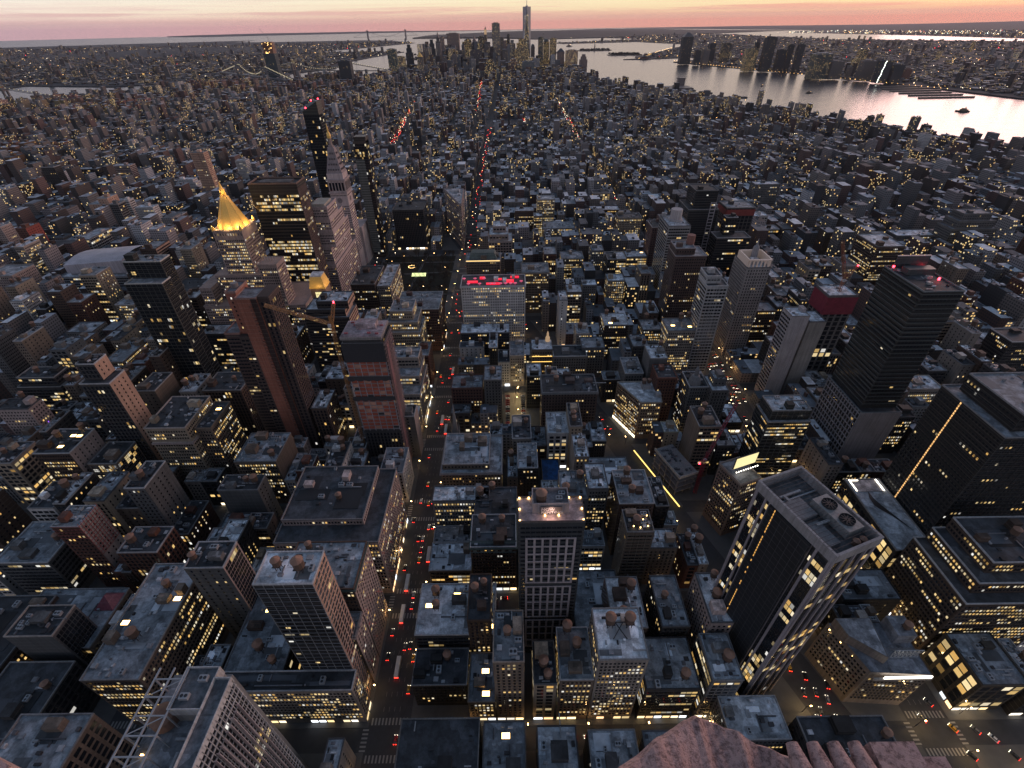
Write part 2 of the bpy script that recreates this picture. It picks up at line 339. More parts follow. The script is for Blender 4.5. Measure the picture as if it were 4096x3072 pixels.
# pavement blocks of the near grid, clipped by the diagonal avenue
AVE = [(-1052, 15), (-824, 15), (-608, 15), (-453, 12), (-304, 15), (-155, 12), (0, 15), (310, 15), (584, 15), (858, 15), (1132, 15), (1406, 15)]
def clip(poly, a, b, c):
    out = []
    for i in range(len(poly)):
        p, q = poly[i], poly[(i+1) % len(poly)]; dp, dq = a*p[0]+b*p[1]-c, a*q[0]+b*q[1]-c
        if dp <= 0: out.append(p)
        if dp*dq < 0: t = dp/(dp-dq); out.append((p[0]+(q[0]-p[0])*t, p[1]+(q[1]-p[1])*t))
    return out
mb = MB(); mk = MB(); BLOCKS = []
for n in range(34, 13, -1):
    y0 = st(n)+(11 if n in (34, 23, 14) else 8)-2; y1 = st(n-1)-(11 if n-1 in (34, 23, 14) else 8)+2
    for (xa, ha), (xb, hb) in zip(AVE, AVE[1:]):
        x0, x1 = xa+ha-3, xb-hb+3
        BLOCKS.append((x0+3, x1-3, y0+2, y1-2, n))
        r = [(x0, y0), (x1, y0), (x1, y1), (x0, y1)]
        for poly in (clip(r, 1, .362, 318-11.5), clip(r, -1, -.362, -(318+11.5))):
            if len(poly) > 2: mb.prism(poly, .004, .15)
pv = mb.build('pavement', [PAVE]); tag(pv, kind='structure')
def stripe(x0, x1, y0, y1): mk.face([(x0, y0, .012), (x1, y0, .012), (x1, y1, .012), (x0, y1, .012)])
for ax, hw in ((0, 11), (310, 11), (-155, 8), (-304, 11)):
    for n in range(33, 18, -1):
        for s in (-1, 1):
            yy = st(n)+s*9
            for k in range(int(hw/1.0)): xx = ax-hw+.4+k*2.0; stripe(xx, xx+.9, yy-1.8, yy+1.8)
        for s in (-1, 1):
            xx = ax+s*(hw+2)
            for k in range(6): yy = st(n)-5.6+k*2.0; stripe(xx-1.7, xx+1.7, yy, yy+.9)
        y = st(n)+14
        while y < st(n-1)-14:
            for lx in (-4.8, -1.6, 1.6, 4.8): stripe(ax+lx-.08, ax+lx+.08, y, y+2.6)
            y += 8
tag(mk.build('road_markings', [PAINTW]), kind='structure')

# ------------------------------------------------------------------ building kit
WC = dict(lime=(.36, .31, .275), tan=(.30, .225, .175), brick=(.20, .075, .05), brown=(.125, .075, .055), grey=(.21, .21, .215), dark=(.05, .05, .055), white=(.62, .59, .58), pink=(.46, .36, .335), peach=(.55, .35, .26), conc=(.33, .31, .295), green=(.10, .13, .115), black=(.018, .018, .02), sand=(.40, .32, .24), red=(.30, .06, .045))
RC = dict(l=(.66, .69, .74), m=(.31, .33, .36), d=(.055, .06, .07), w=(.82, .84, .88))
STY = dict(p=(2.6, 1.25, 3.5, 1.7), d=(2.0, 1.2, 3.5, 1.7), b=(3.0, 2.75, 3.8, 2.0), v=(2.7, 1.6, 3.6, 2.7), g=(1.9, 1.72, 3.6, 3.1), w=(4.3, 3.5, 4.2, 2.6), s=(5.0, 1.1, 3.6, 1.6), f=(5.6, 4.4, 5.2, 4.2), r=(2.4, 2.3, 3.4, 1.5))
PAL = [(1, .66, .24), (1, .72, .32), (1, .78, .42), (1, .86, .60), (1, .58, .17), (.95, .92, .85)]
def glow_of(rng):
    c = PAL[min(5, int(rng.random()**1.3*6))]; s = rng.uniform(.3, 1.2)**1.3; return (c[0]*s, c[1]*s, c[2]*s)
DARKW = (0, 0, 0)
def windows(out, px, py, ux, uy, width, z0, z1, style, lit, rng, off=.07, edge=.9):
    """appends (quad, glow) for one wall"""
    bay, w, fl, wh = STY[style]; nx, ny = uy, -ux
    nb = max(1, int((width-2*edge)/bay)); nf = int((z1-z0)/fl)
    if nf < 1 or width < 2.5: return
    bay = (width-2*edge)/nb if style != 's' else bay; w = min(w, bay*.94)
    tint = rng.random()
    for j in range(nf):
        zb = z0+(z1-z0-nf*fl)*.5+j*fl+(fl-wh)*.5
        pf = lit*.8*rng.choice((.1, .4, .8, 1, 1.4, 2.2)); run = False
        for i in range(nb):
            a = edge+(i+.5)*bay-w/2; x0, y0 = px+ux*a+nx*off, py+uy*a+ny*off; x1, y1 = x0+ux*w, y0+uy*w
            if rng.random() > .55: run = rng.random() < pf
            out.append(([(x0, y0, zb), (x1, y1, zb), (x1, y1, zb+wh), (x0, y0, zb+wh)], glow_of(rng) if run else DARKW))

def shared(name, fn):
    cache = shared.__dict__.setdefault('c', {})
    if name not in cache: cache[name] = fn()
    return cache[name]
def _tank():
    b = MB(); b.loft(0, 0, [(2.15, 0), (2.3, 4.2)], 12); b2 = MB(); b2.loft(0, 0, [(2.55, 4.2), (.15, 6.2)], 12, 0)
    b3 = MB()
    for a in range(4):
        x, y = 1.6*math.cos(a*1.57+.78), 1.6*math.sin(a*1.57+.78); b3.bar((x, y, -4), (x, y, 0), .14); b3.bar((x, y, -4), (1.6*math.cos(a*1.57+2.35), 1.6*math.sin(a*1.57+2.35), 0), .07)
    b3.box(-2, 2, -2, 2, -.25, 0, bot=True)
    return mesh_np('water_tank', b.v, b.f, [CEDAR]), mesh_np('tank_cone', b2.v, b2.f, [COPPER]), mesh_np('tank_legs', b3.v, b3.f, [DARKM])
def tank(parent, x, y, z, s=1.0, lift=4.0):
    a, b, c = shared('tank', _tank); o = link('water_tank', a, parent, loc=(x, y, z+lift*s)); o.scale = (s, s, s)
    link('tank_cone', b, o); link('tank_legs', c, o); return o
def _unit():
    b = MB(); b.box(-.5, .5, -.5, .5, 0, 1); return mesh_np('roof_vent', b.v, b.f, [ROOF])
def _ac():
    b = MB(); b.box(-1.6, 1.6, -1.1, 1.1, .25, 1.9); b.box(-1.5, 1.5, -1, 1, 0, .25, 1)
    for x in (-.75, .75): b.loft(x, 0, [(.6, 1.9), (.6, 2.05)], 10, 1)
    return mesh_np('air_conditioner', b.v, b.f, [METAL, DARKM], b.m)
def ac(parent, x, y, z, s=1.0, rz=0):
    o = link('air_conditioner', shared('ac', _ac), parent, loc=(x, y, z)); o.scale = (s, s, s); o.rotation_euler = (0, 0, rz); return o

SEEN = []      # (root, short, pixel position) of labelled buildings
HRECT = []     # footprints taken
def building(name, label, cat, x0, x1, y0, y1, h, wall='lime', roof='m', style='p', lit=.3, tiers=None, tanks=0, bulk=1, acs=0, rz=0.0, sep=0, short=None, side=None, sidew=None, group=None, corn=None, mull=None, shop=0, blank='', seed=None, skylight=0, vents=6, z0=0.0, coping=None):
    rng = random.Random(seed if seed is not None else int(abs(x0)*131+abs(y0)*7919))
    cx, cy, w, d = (x0+x1)/2, (y0+y1)/2, x1-x0, y1-y0
    root = tag(empty(name, (cx, cy, z0), rz), label, cat, group)
    hx, hy = w/2, d/2; wc = WC[wall] if isinstance(wall, str) else wall; rc = RC[roof] if isinstance(roof, str) else roof
    jit = rng.uniform(.85, 1.15) if wc[1] > .27 else rng.uniform(.5, .85); wc = tuple(c*jit for c in wc)
    T = [(-hx+w*a, -hx+w*b, -hy+d*c, -hy+d*e, h*f, h*g) for a, b, c, e, f, g in (tiers or [(0, 1, 0, 1, 0, 1)])]
    wb = MB(); rb = MB(); pb = MB(); wins = []; shops = []
    sideE = (cx < 75) # which flank looks at the deck
    for k, (a, b, c, e, za, zb) in enumerate(T):
        wb.box(a, b, c, e, za, zb, top=False)
        rb.face([(a+.05, c+.05, zb-.75), (b-.05, c+.05, zb-.75), (b-.05, e-.05, zb-.75), (a+.05, e-.05, zb-.75)])
        pb.ring(a-.13, b+.13, c-.13, e+.13, zb-.8, zb+.22, .55)
        lo = za+(1.0 if za > 1 else 4.6)
        sN = style[k % len(style)] if isinstance(style, (list, tuple)) else style
        sS = side or sN
        if 'N' not in blank: windows(wins, a, c, 1, 0, b-a, lo, zb-1.4, sN, lit, rng)
        if 'W' not in blank and (cx < 160 or rz): windows(wins, b, c, 0, 1, e-c, lo, zb-1.4, sS, lit*(.75 if sS == 's' else .85), rng)
        if 'E' not in blank and (cx > -30 or rz): windows(wins, a, e, 0, -1, e-c, lo, zb-1.4, sS, lit*(.75 if sS == 's' else .85), rng)
        if za < 1 and shop:
            ox = []
            if 'n' in str(shop) or shop == 1: ox.append((a, c, 1, 0, b-a))
            if 'w' in str(shop): ox.append((b, c, 0, 1, e-c))
            if 'e' in str(shop): ox.append((a, e, 0, -1, e-c))
            for q in ox:
                nx, ny = q[3], -q[2]; n = max(1, int(q[4]/4.5)); bw = q[4]/n
                for i in range(n):
                    g = rng.choice(((1, .8, .5), (1, .9, .75), (1, .72, .35), (.9, .95, 1), (1, .6, .3))) if rng.random() < .72 else None
                    if g:
                        s = rng.uniform(.25, 1.0); u0, u1 = i*bw+.4, (i+1)*bw-.4
                        shops.append(([(q[0]+q[2]*u0+nx*.1, q[1]+q[3]*u0+ny*.1, .5), (q[0]+q[2]*u1+nx*.1, q[1]+q[3]*u1+ny*.1, .5), (q[0]+q[2]*u1+nx*.1, q[1]+q[3]*u1+ny*.1, 3.4), (q[0]+q[2]*u0+nx*.1, q[1]+q[3]*u0+ny*.1, 3.4)], tuple(v*s for v in g)))
    wo = wb.build('wall', [WALL], root, wc)
    if sidew:      # flank in another colour; peach and pink ones have the western glow painted in
        a, b, c, e, za, zb = T[0]; s = MB()
        for (a, b, c, e, za, zb) in T: s.face([(b+.03, c, za), (b+.03, e, za), (b+.03, e, zb-.8), (b+.03, c, zb-.8)] if cx < 75 else [(a-.03, e, za), (a-.03, c, za), (a-.03, c, zb-.8), (a-.03, e, zb-.8)])
        s.build('side_wall', [WALL], root, WC[sidew] if isinstance(sidew, str) else sidew)
    jr = rng.uniform(.75, 1.2); rb.build('roof', [ROOF], root, tuple(c*jr for c in rc))
    cc = coping or rng.choice(((.5, .5, .52), (.34, .33, .33), tuple(min(.6, c*1.5) for c in wc), (.12, .12, .13), (.25, .25, .26)))
    pb.build('parapet', [WALL], root, cc)
    if corn:
        a, b, c, e, za, zb = T[0]; s = MB(); s.box(a-.9, b+.9, c-.9, c-.14, zb-2.2, zb-.9, bot=True); s.box(b+.14, b+.9, c-.13, e, zb-2.2, zb-.9, bot=True); s.box(a-.9, a-.14, c-.13, e, zb-2.2, zb-.9, bot=True)
        s.build('cornice', [WALL], root, WC[corn] if isinstance(corn, str) else wc)
    if sep and len(wins) > 8:
        order = sorted(range(len(wins)), key=lambda i: -wins[i][0][0][2])[:sep]; pick = set(order)
        for i in order:
            q, g = wins[i]; link('window', mesh_np('window', q, [(0, 1, 2, 3)], [WIN], None, [g]), root)
        wins = [x for i, x in enumerate(wins) if i not in pick]
    if wins:
        v = [p for q, _ in wins for p in q]; f = np.arange(len(v)).reshape(-1, 4)
        o = link('window_pane', mesh_np('window_pane', v, f, [WIN], None, [g for _, g in wins]), root); o['kind'] = 'stuff'
    if mull:
        s = MB()
        for (a, b, c, e, za, zb) in T:
            n_ = int((zb-za)/3.6)
            for k in range(1, n_): zz = za+(zb-za)*k/n_; s.box(a-.12, b+.12, c-.22, c-.02, zz-.12, zz+.22, bot=True)
            for k in range(int((b-a)/4.2)+1): xx = a+(b-a)*k/max(1, int((b-a)/4.2)); s.box(xx-.12, xx+.12, c-.25, c-.02, za, zb-.8)
            xs = b if cx < 75 else a
            for k in range(1, n_): zz = za+(zb-za)*k/n_; s.box(min(xs, xs+(.2 if cx < 75 else -.2)), max(xs, xs+(.2 if cx < 75 else -.2)), c, e, zz-.1, zz+.16, bot=True)
        s.build('mullion', [PAINT], root, mull)
    if shops:
        v = [p for q, _ in shops for p in q]; f = np.arange(len(v)).reshape(-1, 4)
        link('shop_window_pane', mesh_np('shop_window_pane', v, f, [SHOP], None, [g for _, g in shops]), root)['kind'] = 'stuff'
    # roof-top things on the highest tier(s)
    a, b, c, e, za, zb = max(T, key=lambda t: t[5]); zr = zb-.74; W2, D2 = b-a, e-c
    occ = []
    def spot(sx, sy):
        for _ in range(30):
            x, y = rng.uniform(a+.8+sx/2, b-.8-sx/2) if W2 > sx+1.8 else (a+b)/2, rng.uniform(c+.8+sy/2, e-.8-sy/2) if D2 > sy+1.8 else (c+e)/2
            if all(abs(x-p)*2 > sx+u or abs(y-q)*2 > sy+v for p, q, u, v in occ): occ.append((x, y, sx, sy)); return x, y
        return None
    for _ in range(bulk):
        sx, sy, sz = min(W2*.6, rng.uniform(3.5, 9)), min(D2*.6, rng.uniform(3.5, 8)), rng.uniform(2.8, 5.5); p = spot(sx, sy)
        if p:
            s = MB(); s.box(p[0]-sx/2, p[0]+sx/2, p[1]-sy/2, p[1]+sy/2, zr, zr+sz, 0, top=False); s.box(p[0]-sx/2-.1, p[0]+sx/2+.1, p[1]-sy/2-.1, p[1]+sy/2+.1, zr+sz, zr+sz+.3, 1)
            jb = rng.uniform(.7, 1.5); s.build('bulkhead', [WALL, ROOF], root, tuple(x*jb for x in wc))
    for _ in range(tanks):
        p = spot(4.6, 4.6)
        if p: tank(root, p[0], p[1], zr, rng.uniform(.8, 1.15), rng.choice((3.2, 4, 5.5)))
    for _ in range(acs):
        p = spot(3.4, 2.4)
        if p: ac(root, p[0], p[1], zr, rng.uniform(.8, 1.3), rng.choice((0, 1.5708)))
    for _ in range(skylight):
        p = spot(4.5, 3)
        if p:
            s = MB(); s.box(p[0]-2.2, p[0]+2.2, p[1]-1.5, p[1]+1.5, zr, zr+.5); s.face([(p[0]-2, p[1]-1.3, zr+.52), (p[0]+2, p[1]-1.3, zr+.52), (p[0]+2, p[1]+1.3, zr+.52), (p[0]-2, p[1]+1.3, zr+.52)], 1)
            s.build('skylight', [METAL, ORANGE], root)
    if vents:
        s = MB(); nearby = y0 < 460; vcol = rng.choice(((.4, .41, .43), (.2, .2, .22), (.08, .08, .09)))
        for _ in range(rng.randint(vents, int(vents*1.6)+2) if nearby else vents//2):
            sx, sy, sz = rng.uniform(.5, 3.0), rng.uniform(.5, 2.6), rng.uniform(.3, 1.7); p = spot(sx, sy)
            if p:
                o = link('roof_vent', shared('unit', _unit), root, rng.choice((vcol, rc, (.03, .03, .035), (.5, .5, .53))), (p[0], p[1], zr)); o.scale = (sx, sy, sz)
        if nearby:
            for _ in range(rng.randint(2, 5)):      # darker or fresher sheets of felt, a low kerb round each
                sx, sy = rng.uniform(2, max(2.5, W2*.45)), rng.uniform(2, max(2.5, D2*.4))
                jr2 = rng.choice((.3, .5, .7, 1.4, 1.7))
                if W2 > sx+1.5 and D2 > sy+1.5:
                    o = link('roof_sheet', shared('unit', _unit), root, tuple(c*jr2 for c in rc), (rng.uniform(a+.7+sx/2, b-.7-sx/2), rng.uniform(c+.7+sy/2, e-.7-sy/2), zr+rng.uniform(.01, .05))); o.scale = (sx, sy, rng.uniform(.05, .3))
        for _ in range(vents//3):
            if W2 > 8 and D2 > 8 and nearby: x, y = rng.uniform(a+1, b-5), rng.uniform(c+1, e-5); q = rng.random() < .5; s.bar((x, y, zr+.5), (x+(rng.uniform(3, W2*.4) if q else 0), y+(0 if q else rng.uniform(3, D2*.4)), zr+.5), .28)
        if s.v: s.build('roof_pipe', [PAINT], root, vcol)
    HRECT.append((x0-1, x1+1, y0-1, y1+1))
    if short: SEEN.append((root, short, proj(cx, cy-hy, h*.9)))
    return root

# ------------------------------------------------------------------ buildings one can point at (surveyed plan positions, metres)
B = building
O, A_, T_, K_ = 'office_building', 'apartment_building', 'tower_block', 'loft_building'
def F(a, b, c, d, e, f): return (a, b, c, d, e, f)
WED = [F(0, 1, 0, 1, 0, .72), F(.1, .92, .12, 1, .7, .87), F(.2, .82, .25, 1, .85, 1)]
# --- east side of the central avenue, from the deck outwards
B(O, 'grey arcaded office block with lit upper windows beneath the tall balcony tower', 'office building', -92, -13, 170, 180, 44, 'lime', 'd', 'd', .55, acs=2, shop='nw', sep=40, short='the arcaded grey block')
B(T_, 'slim tower with white balcony grid on its flank and white boxed penthouse', 'apartment tower', -41.5, -15, 180.5, 197, 128, 'dark', 'l', 'r', .09, side='b', sidew='peach', tanks=2, bulk=0, acs=2, sep=60, short='the white-balcony tower', coping=(.6, .6, .62), mull=(.30, .31, .33))
B(O, 'grey roofed block with green copper cornice and pale punched avenue front', 'office building', -54, -13.5, 206, 236, 80, 'brown', 'm', 'd', .25, side='p', sidew='pink', tanks=1, vents=16, sep=40, blank='', corn='green', short='the green-corniced block', tiers=[F(0, 1, 0, 1, 0, 1)])
B(O, 'lower pale wing in front of the green-corniced block', 'office building', -33.5, -13.5, 191, 205, 58, 'brown', 'm', 'd', .3, side='p', sidew='pink', bulk=0, corn='pink', short='the pale wing')
B(O, 'huge block with black stepped roof, lit clerestory and round water tank on the avenue', 'office building', -80, -13, 249, 312, 66, 'pink', 'd', ['d', 'd'], .35, side='d', tiers=[F(0, 1, 0, 1, 0, .92), F(.02, .82, .22, .97, .9, 1)], tanks=1, bulk=2, acs=4, shop='w', sep=90, short='the black stepped-roof block', coping=(.3, .28, .28))
B(K_, 'dark windowless grey block with two tanks and a tall blank pale wall', 'loft building', -146, -116, 303, 318, 50, 'grey', 'd', 's', .1, tanks=2, blank='N', short='the blank-walled block', side='s')
B(O, 'tan office with rows of lit windows and crowded machinery on its roof', 'office building', -146, -113, 331, 364, 51, 'tan', 'm', 'd', .6, acs=6, bulk=2, tanks=1, blank='W', short='the machine-roofed office', vents=18)
B(K_, 'small dark roofed block with red-edged roof beside the machine-roofed office', 'loft building', -100, -88, 330, 348, 41, 'brick', 'd', 's', .25, side='p', short='the red-edged block')
B(K_, 'narrow brown block with white roof standing behind the construction hoist tower', 'loft building', -104, -90, 391, 418, 55, 'brown', 'l', 'v', .2, short='the white-roofed narrow block')
B('ornate_building', 'ornate tan palazzo block with arched top storey and heavy pale cornice', 'office building', -214, -182, 345, 385, 75, 'sand', 'd', 'd', .32, acs=2, bulk=2, corn='pink', sep=90, coping=(.5, .43, .4), short='the arched palazzo block', tiers=[F(0, 1, 0, 1, 0, .8), F(0, 1, 0, 1, .8, 1)], vents=12)
B(O, 'lit tan wing adjoining the arched palazzo block, lower by three storeys', 'office building', -181, -168, 352, 386, 68, 'tan', 'd', 'd', .6, bulk=0, short='the lit wing', skylight=1)
B('ornate_building', 'brown gothic block with pinnacled parapet beyond the arched palazzo block', 'office building', -203, -169, 406, 434, 65, 'brown', 'd', 'v', .3, corn='brown', tanks=1, short='the pinnacled brown block')
B(T_, 'dark glass slab with peach stone flank and white penthouse ringed with lights', 'office tower', -255, -232, 358, 376, 115, 'dark', 'd', 'v', .06, side='s', sidew='peach', bulk=1, sep=30, short='the peach-flanked slab', tiers=[F(0, 1, 0, 1, 0, .95), F(.1, .7, .25, 1, .95, 1.08)])  # peach on one flank puts the sunset glow into its colour
B(K_, 'tan block with small green roof terrace beside the peach-flanked slab', 'loft building', -258, -240, 400, 428, 70, 'tan', 'd', 's', .15, short='the terrace block', blank='W')
B(T_, 'narrow dark slab rising behind the terrace block', 'apartment tower', -257, -247, 431, 452, 86, 'brown', 'd', 's', .08, short='the narrow dark slab')
B(O, 'dark block with purple-tinged bands and three brightly lit floors', 'office building', -420, -377, 449, 470, 50, 'dark', 'd', ['b', 'b'], .62, tiers=[F(0, 1, 0, 1, 0, .8), F(.08, .95, .1, 1, .8, 1)], tanks=1, short='the banded bright block')
B(A_, 'pinkish corner apartment house with violet-lit windows', 'apartment building', -396, -366, 402, 418, 50, 'pink', 'd', 'p', .1, tanks=1, short='the pink corner house')
B(O, 'office with three lit skylights on a black roof and blank tan flank', 'office building', -293, -265, 328, 356, 66, 'brown', 'd', 'd', .55, side='s', sidew='pink', tanks=2, skylight=3, sep=40, short='the three-skylight office')
B(O, 'narrow stone office with net of pale mullions below the three-skylight office', 'office building', -261, -239, 331, 356, 51, 'tan', 'd', 'g', .35, short='the mullioned office', mull=(.32, .29, .28))
B(A_, 'white concrete frame building with open square window grid', 'apartment building', -281, -262, 292, 318, 46, 'white', 'd', 'w', .08, acs=1, short='the white frame building')
B('unfinished_building', 'half-built brick tower wrapped in red scaffolding', 'construction site', -223, -205, 257, 274, 70, 'brick', 'm', ['p', 's'], .25, side='s', sidew='conc', bulk=1, vents=14, short='the scaffolded brick tower')
B(K_, 'wide loft with pale flat roof, one round tank and lit window rows', 'loft building', -272, -236, 250, 283, 42, 'grey', 'm', 'b', .4, tanks=1, bulk=2, short='the wide pale-roofed loft')
B(A_, 'red-brown brick block with white-capped piers and lamps on its black roof', 'apartment building', -184, -158, 249, 269, 53, (.16, .06, .035), 'd', 'v', .1, acs=2, tanks=1, short='the red-brown pier block', coping=(.45, .42, .42))
B(K_, 'square grey block with steel-rimmed roof and dark glass flank', 'loft building', -211, -184, 195, 213, 55, 'grey', 'd', 's', .03, side='g', acs=5, coping=(.4, .36, .33), short='the steel-rimmed block', blank='N')
B(K_, 'corner loft with yellow lit flank and rosy pyramid roof lantern', 'loft building', -236, -180, 200, 238, 30, 'tan', 'm', 'w', .45, acs=3, bulk=2, short='the rosy pyramid loft')
B(O, 'long flat-roofed office with glowing skylights, round tank and lit western windows', 'office building', -148, -118, 170, 236, 60, 'tan', 'm', 'd', .7, side='d', tanks=2, bulk=3, acs=3, skylight=2, sep=80, short='the long skylit office', vents=14)
B(T_, 'slim brown tower with a big round tank and louvred penthouse', 'apartment tower', -109, -87, 216, 233, 86, 'grey', 'd', 's', .12, side='g', sidew='pink', tanks=1, acs=2, sep=20, short='the slim tank-topped tower')
B(K_, 'low dark loft with one bright roof hatch and two tanks', 'loft building', -88, -55, 181, 240, 40, 'brown', 'm', 'p', .35, tanks=2, skylight=1, acs=2, short='the roof-hatch loft', side='w')
B(O, 'dark brick corner block with deep square openings and stone top', 'office building', -152, -119, 128, 150, 75, 'tan', 'm', 'w', .03, bulk=1, blank='', short='the deep-windowed block')
B(K_, 'dark lower loft with lit flank beneath the steel-rimmed block', 'loft building', -215, -178, 150, 190, 36, 'dark', 'd', 'w', .3, side='w', tanks=1, acs=2, short='the lit-flank loft')
B(K_, 'dark loft with twin cedar tanks at the lower edge of the side avenue', 'loft building', -265, -222, 170, 232, 33, 'brown', 'd', 'p', .2, tanks=3, bulk=2, acs=2, short='the twin-cedar loft')
B(T_, 'dark bronze glass tower with sharp sloped top', 'apartment tower', -258, -224, 446, 472, 165, (.03, .033, .032), 'm', 'g', .08, tiers=[F(.05, 1, 0, .5, 0, .91), F(0, .95, .45, 1, 0, 1)], coping=(.6, .58, .55), bulk=1, acs=2, short='the bronze glass tower', mull=(.10, .10, .09))
B(O, 'old stone office with warm floodlit upper storeys beside the bronze glass tower', 'office building', -434, -410, 621, 650, 42, 'sand', 'm', 'd', .75, short='the floodlit stone office')
B(O, 'long office with green flat roof and a strip of lit windows under the eaves', 'office building', -362, -340, 490, 540, 41, 'tan', 'm', 'd', .75, bulk=3, acs=4, short='the eaves-lit office')
B(O, 'ribbed black office with two bright ribbon floors', 'office building', -263, -226, 513, 534, 60, 'black', 'm', 'b', .5, acs=3, short='the ribbed black office')
B(K_, 'plain grey loft in front of the floodlit stone office', 'loft building', -460, -428, 565, 590, 35, 'grey', 'm', 'p', .1, acs=1, short='the plain grey loft')
B(K_, 'low dark loft with pale setback roof below the arched palazzo block', 'loft building', -231, -203, 331, 343, 35, 'brown', 'm', 'p', .1, short='the pale-setback loft')
B('louvred_building', 'big pale louvred college block with curved white roof shell', 'college building', -570, -462, 711, 782, 52, (.42, .43, .46), 'l', 'b', .07, tiers=[F(0, 1, 0, 1, 0, .8), F(.1, .96, .1, .95, .78, 1)], bulk=0, vents=0, short='the louvred college', coping=(.55, .56, .6))
B(A_, 'pinkish brick apartment block with square grid windows and rooftop cabin', 'apartment building', -640, -600, 676, 714, 60, 'pink', 'm', 'p', .04, side='p', short='the pink grid block')
B(A_, 'brown apartment house with tiers of white balconies and peach flank', 'apartment building', -472, -448, 753, 788, 65, 'brown', 'm', 'p', .1, side='b', sidew='peach', short='the balconied brown house')
B(O, 'arcaded office with black mansard and yellow windows on two fronts', 'office building', -380, -338, 652, 690, 45, 'lime', 'd', 'd', .8, short='the black mansard office', corn='lime')
B(A_, 'white apartment block with curved dark glass bay', 'apartment building', -664, -640, 868, 926, 40, 'white', 'l', 'w', .15, short='the curved white block')
B(A_, 'dull brown walk-up block beside the curved white block', 'apartment building', -712, -680, 846, 880, 35, 'brown', 'd', 'p', .12, short='the dull walk-up')
B(T_, 'thin red brick tower with pale rooftop lift house', 'apartment tower', -722, -705, 838, 866, 70, 'brick', 'm', 's', .04, sidew='red', short='the thin red tower')
B(A_, 'pale grid apartment tower far out past the thin red tower', 'apartment tower', -806, -786, 878, 900, 60, 'pink', 'm', 'p', .05, short='the pale grid tower')
B(A_, 'bulky tan tower with three stepped tops', 'apartment tower', -722, -684, 1000, 1032, 70, 'peach', 'm', 's', .05, tiers=[F(0, .6, 0, 1, 0, .86), F(.5, 1, .1, 1, 0, 1)], short='the bulky tan tower')
B(A_, 'grey apartment slab with thin balcony lines', 'apartment building', -640, -624, 946, 966, 75, 'grey', 'm', 'b', .08, short='the balcony-lined slab')
B(A_, 'slender white apartment house with ladder balconies', 'apartment building', -660, -648, 1006, 1022, 65, 'white', 'l', 'b', .12, short='the ladder-balcony house')
B(A_, 'white gridded apartment block with roof cabins', 'apartment building', -632, -598, 992, 1010, 55, 'white', 'l', 'p', .15, short='the gridded white block')
B(O, 'brown stepped office with bright upper windows and white cabins', 'office building', -560, -508, 937, 962, 55, 'brown', 'm', 'p', .4, tiers=WED, acs=2, short='the stepped brown office')
B(T_, 'tall tan gridded apartment tower rising from low rooftops', 'apartment tower', -604, -576, 1180, 1200, 112, 'peach', 'm', 'p', .12, short='the tall tan tower')
B(A_, 'white terraced apartment house with stepped top', 'apartment building', -700, -645, 1230, 1256, 45, 'white', 'l', 'p', .2, tiers=WED, short='the white terraced house')
B(A_, 'white tower with a rooftop water house', 'apartment tower', -604, -578, 1350, 1372, 60, 'white', 'l', 'p', .1, short='the white water-house tower')
B(A_, 'wide dark slab standing alone among low roofs', 'apartment building', -1036, -1004, 1290, 1312, 65, 'dark', 'd', 's', .06, short='the lone dark slab')
B(A_, 'long dark office with lit window dashes', 'office building', -1060, -994, 1402, 1424, 35, 'dark', 'l', 'b', .3, short='the dashed dark office')
B('hospital_building', 'pale bricked hospital block with window bands', 'hospital', -942, -896, 1388, 1412, 45, 'pink', 'l', 'b', .15, short='the pale hospital')
B(A_, 'low white clinic with flat white roof', 'clinic', -918, -868, 1596, 1622, 40, 'white', 'l', 'b', .15, short='the white clinic')
# --- around the park square
B(T_, 'brown glass apartment tower with many setbacks and one peach flank', 'apartment tower', -133, -88, 489, 517, 106, (.07, .06, .06), 'l', ['r', 'r', 'b'], .16, sidew='peach', tiers=[F(0, 1, 0, 1, 0, .86), F(.05, .92, .1, 1, .85, .93), F(.3, 1, .2, 1, .92, 1)], acs=4, short='the peach-and-brown setback tower')
B(O, 'dark prewar office with lit grid fronting the park', 'office building', -131, -100, 632, 690, 60, 'brown', 'd', 'd', .3, acs=3, bulk=2, tanks=1, short='the dark parkside office')
B(O, 'pale narrow office with bright windows edging the park', 'office building', -99, -82, 636, 706, 55, 'lime', 'l', 'd', .55, acs=2, short='the pale parkside office')
B(O, 'stepped office wedding-cake with fully lit rows on the avenue', 'office building', -64, -26, 520, 555, 76, 'sand', 'm', 'd', .7, side='d', tiers=[F(0, 1, 0, 1, 0, .72), F(.06, .93, .1, 1, .7, .86), F(.15, .8, .25, 1, .84, 1)], bulk=1, tanks=1, short='the lit wedding-cake office', shop='w')
B(O, 'terraced grey office whose floors step back toward the avenue', 'office building', -48, -14, 424, 474, 65, 'lime', 'm', 'b', .55, side='b', tiers=[F(0, 1, 0, 1, 0, .66), F(.05, .95, .3, 1, .64, .82), F(.1, .9, .6, 1, .8, 1)], bulk=1, short='the terraced grey office', shop='w')
B(K_, 'thin grey block with blank pale wall wedged beside the construction tower', 'loft building', -22, -12.5, 384, 400, 50, 'grey', 'd', 's', .3, blank='W', sidew='pink', short='the thin grey block')
B(O, 'wide flat-topped block with light-rimmed courtyard roof by the park', 'office building', -62, -11, 566, 612, 58, (.14, .07, .06), 'm', 'd', .25, side='d', coping=(.55, .56, .58), acs=5, bulk=2, short='the light-rimmed block', tiers=[F(0, 1, 0, 1, 0, 1)], shop='w')
B(O, 'striped dark office block with scattered lights facing the park lamps', 'office building', -128, -75, 902, 955, 70, 'dark', 'd', 'v', .22, bulk=2, short='the striped dark office', shop=1)
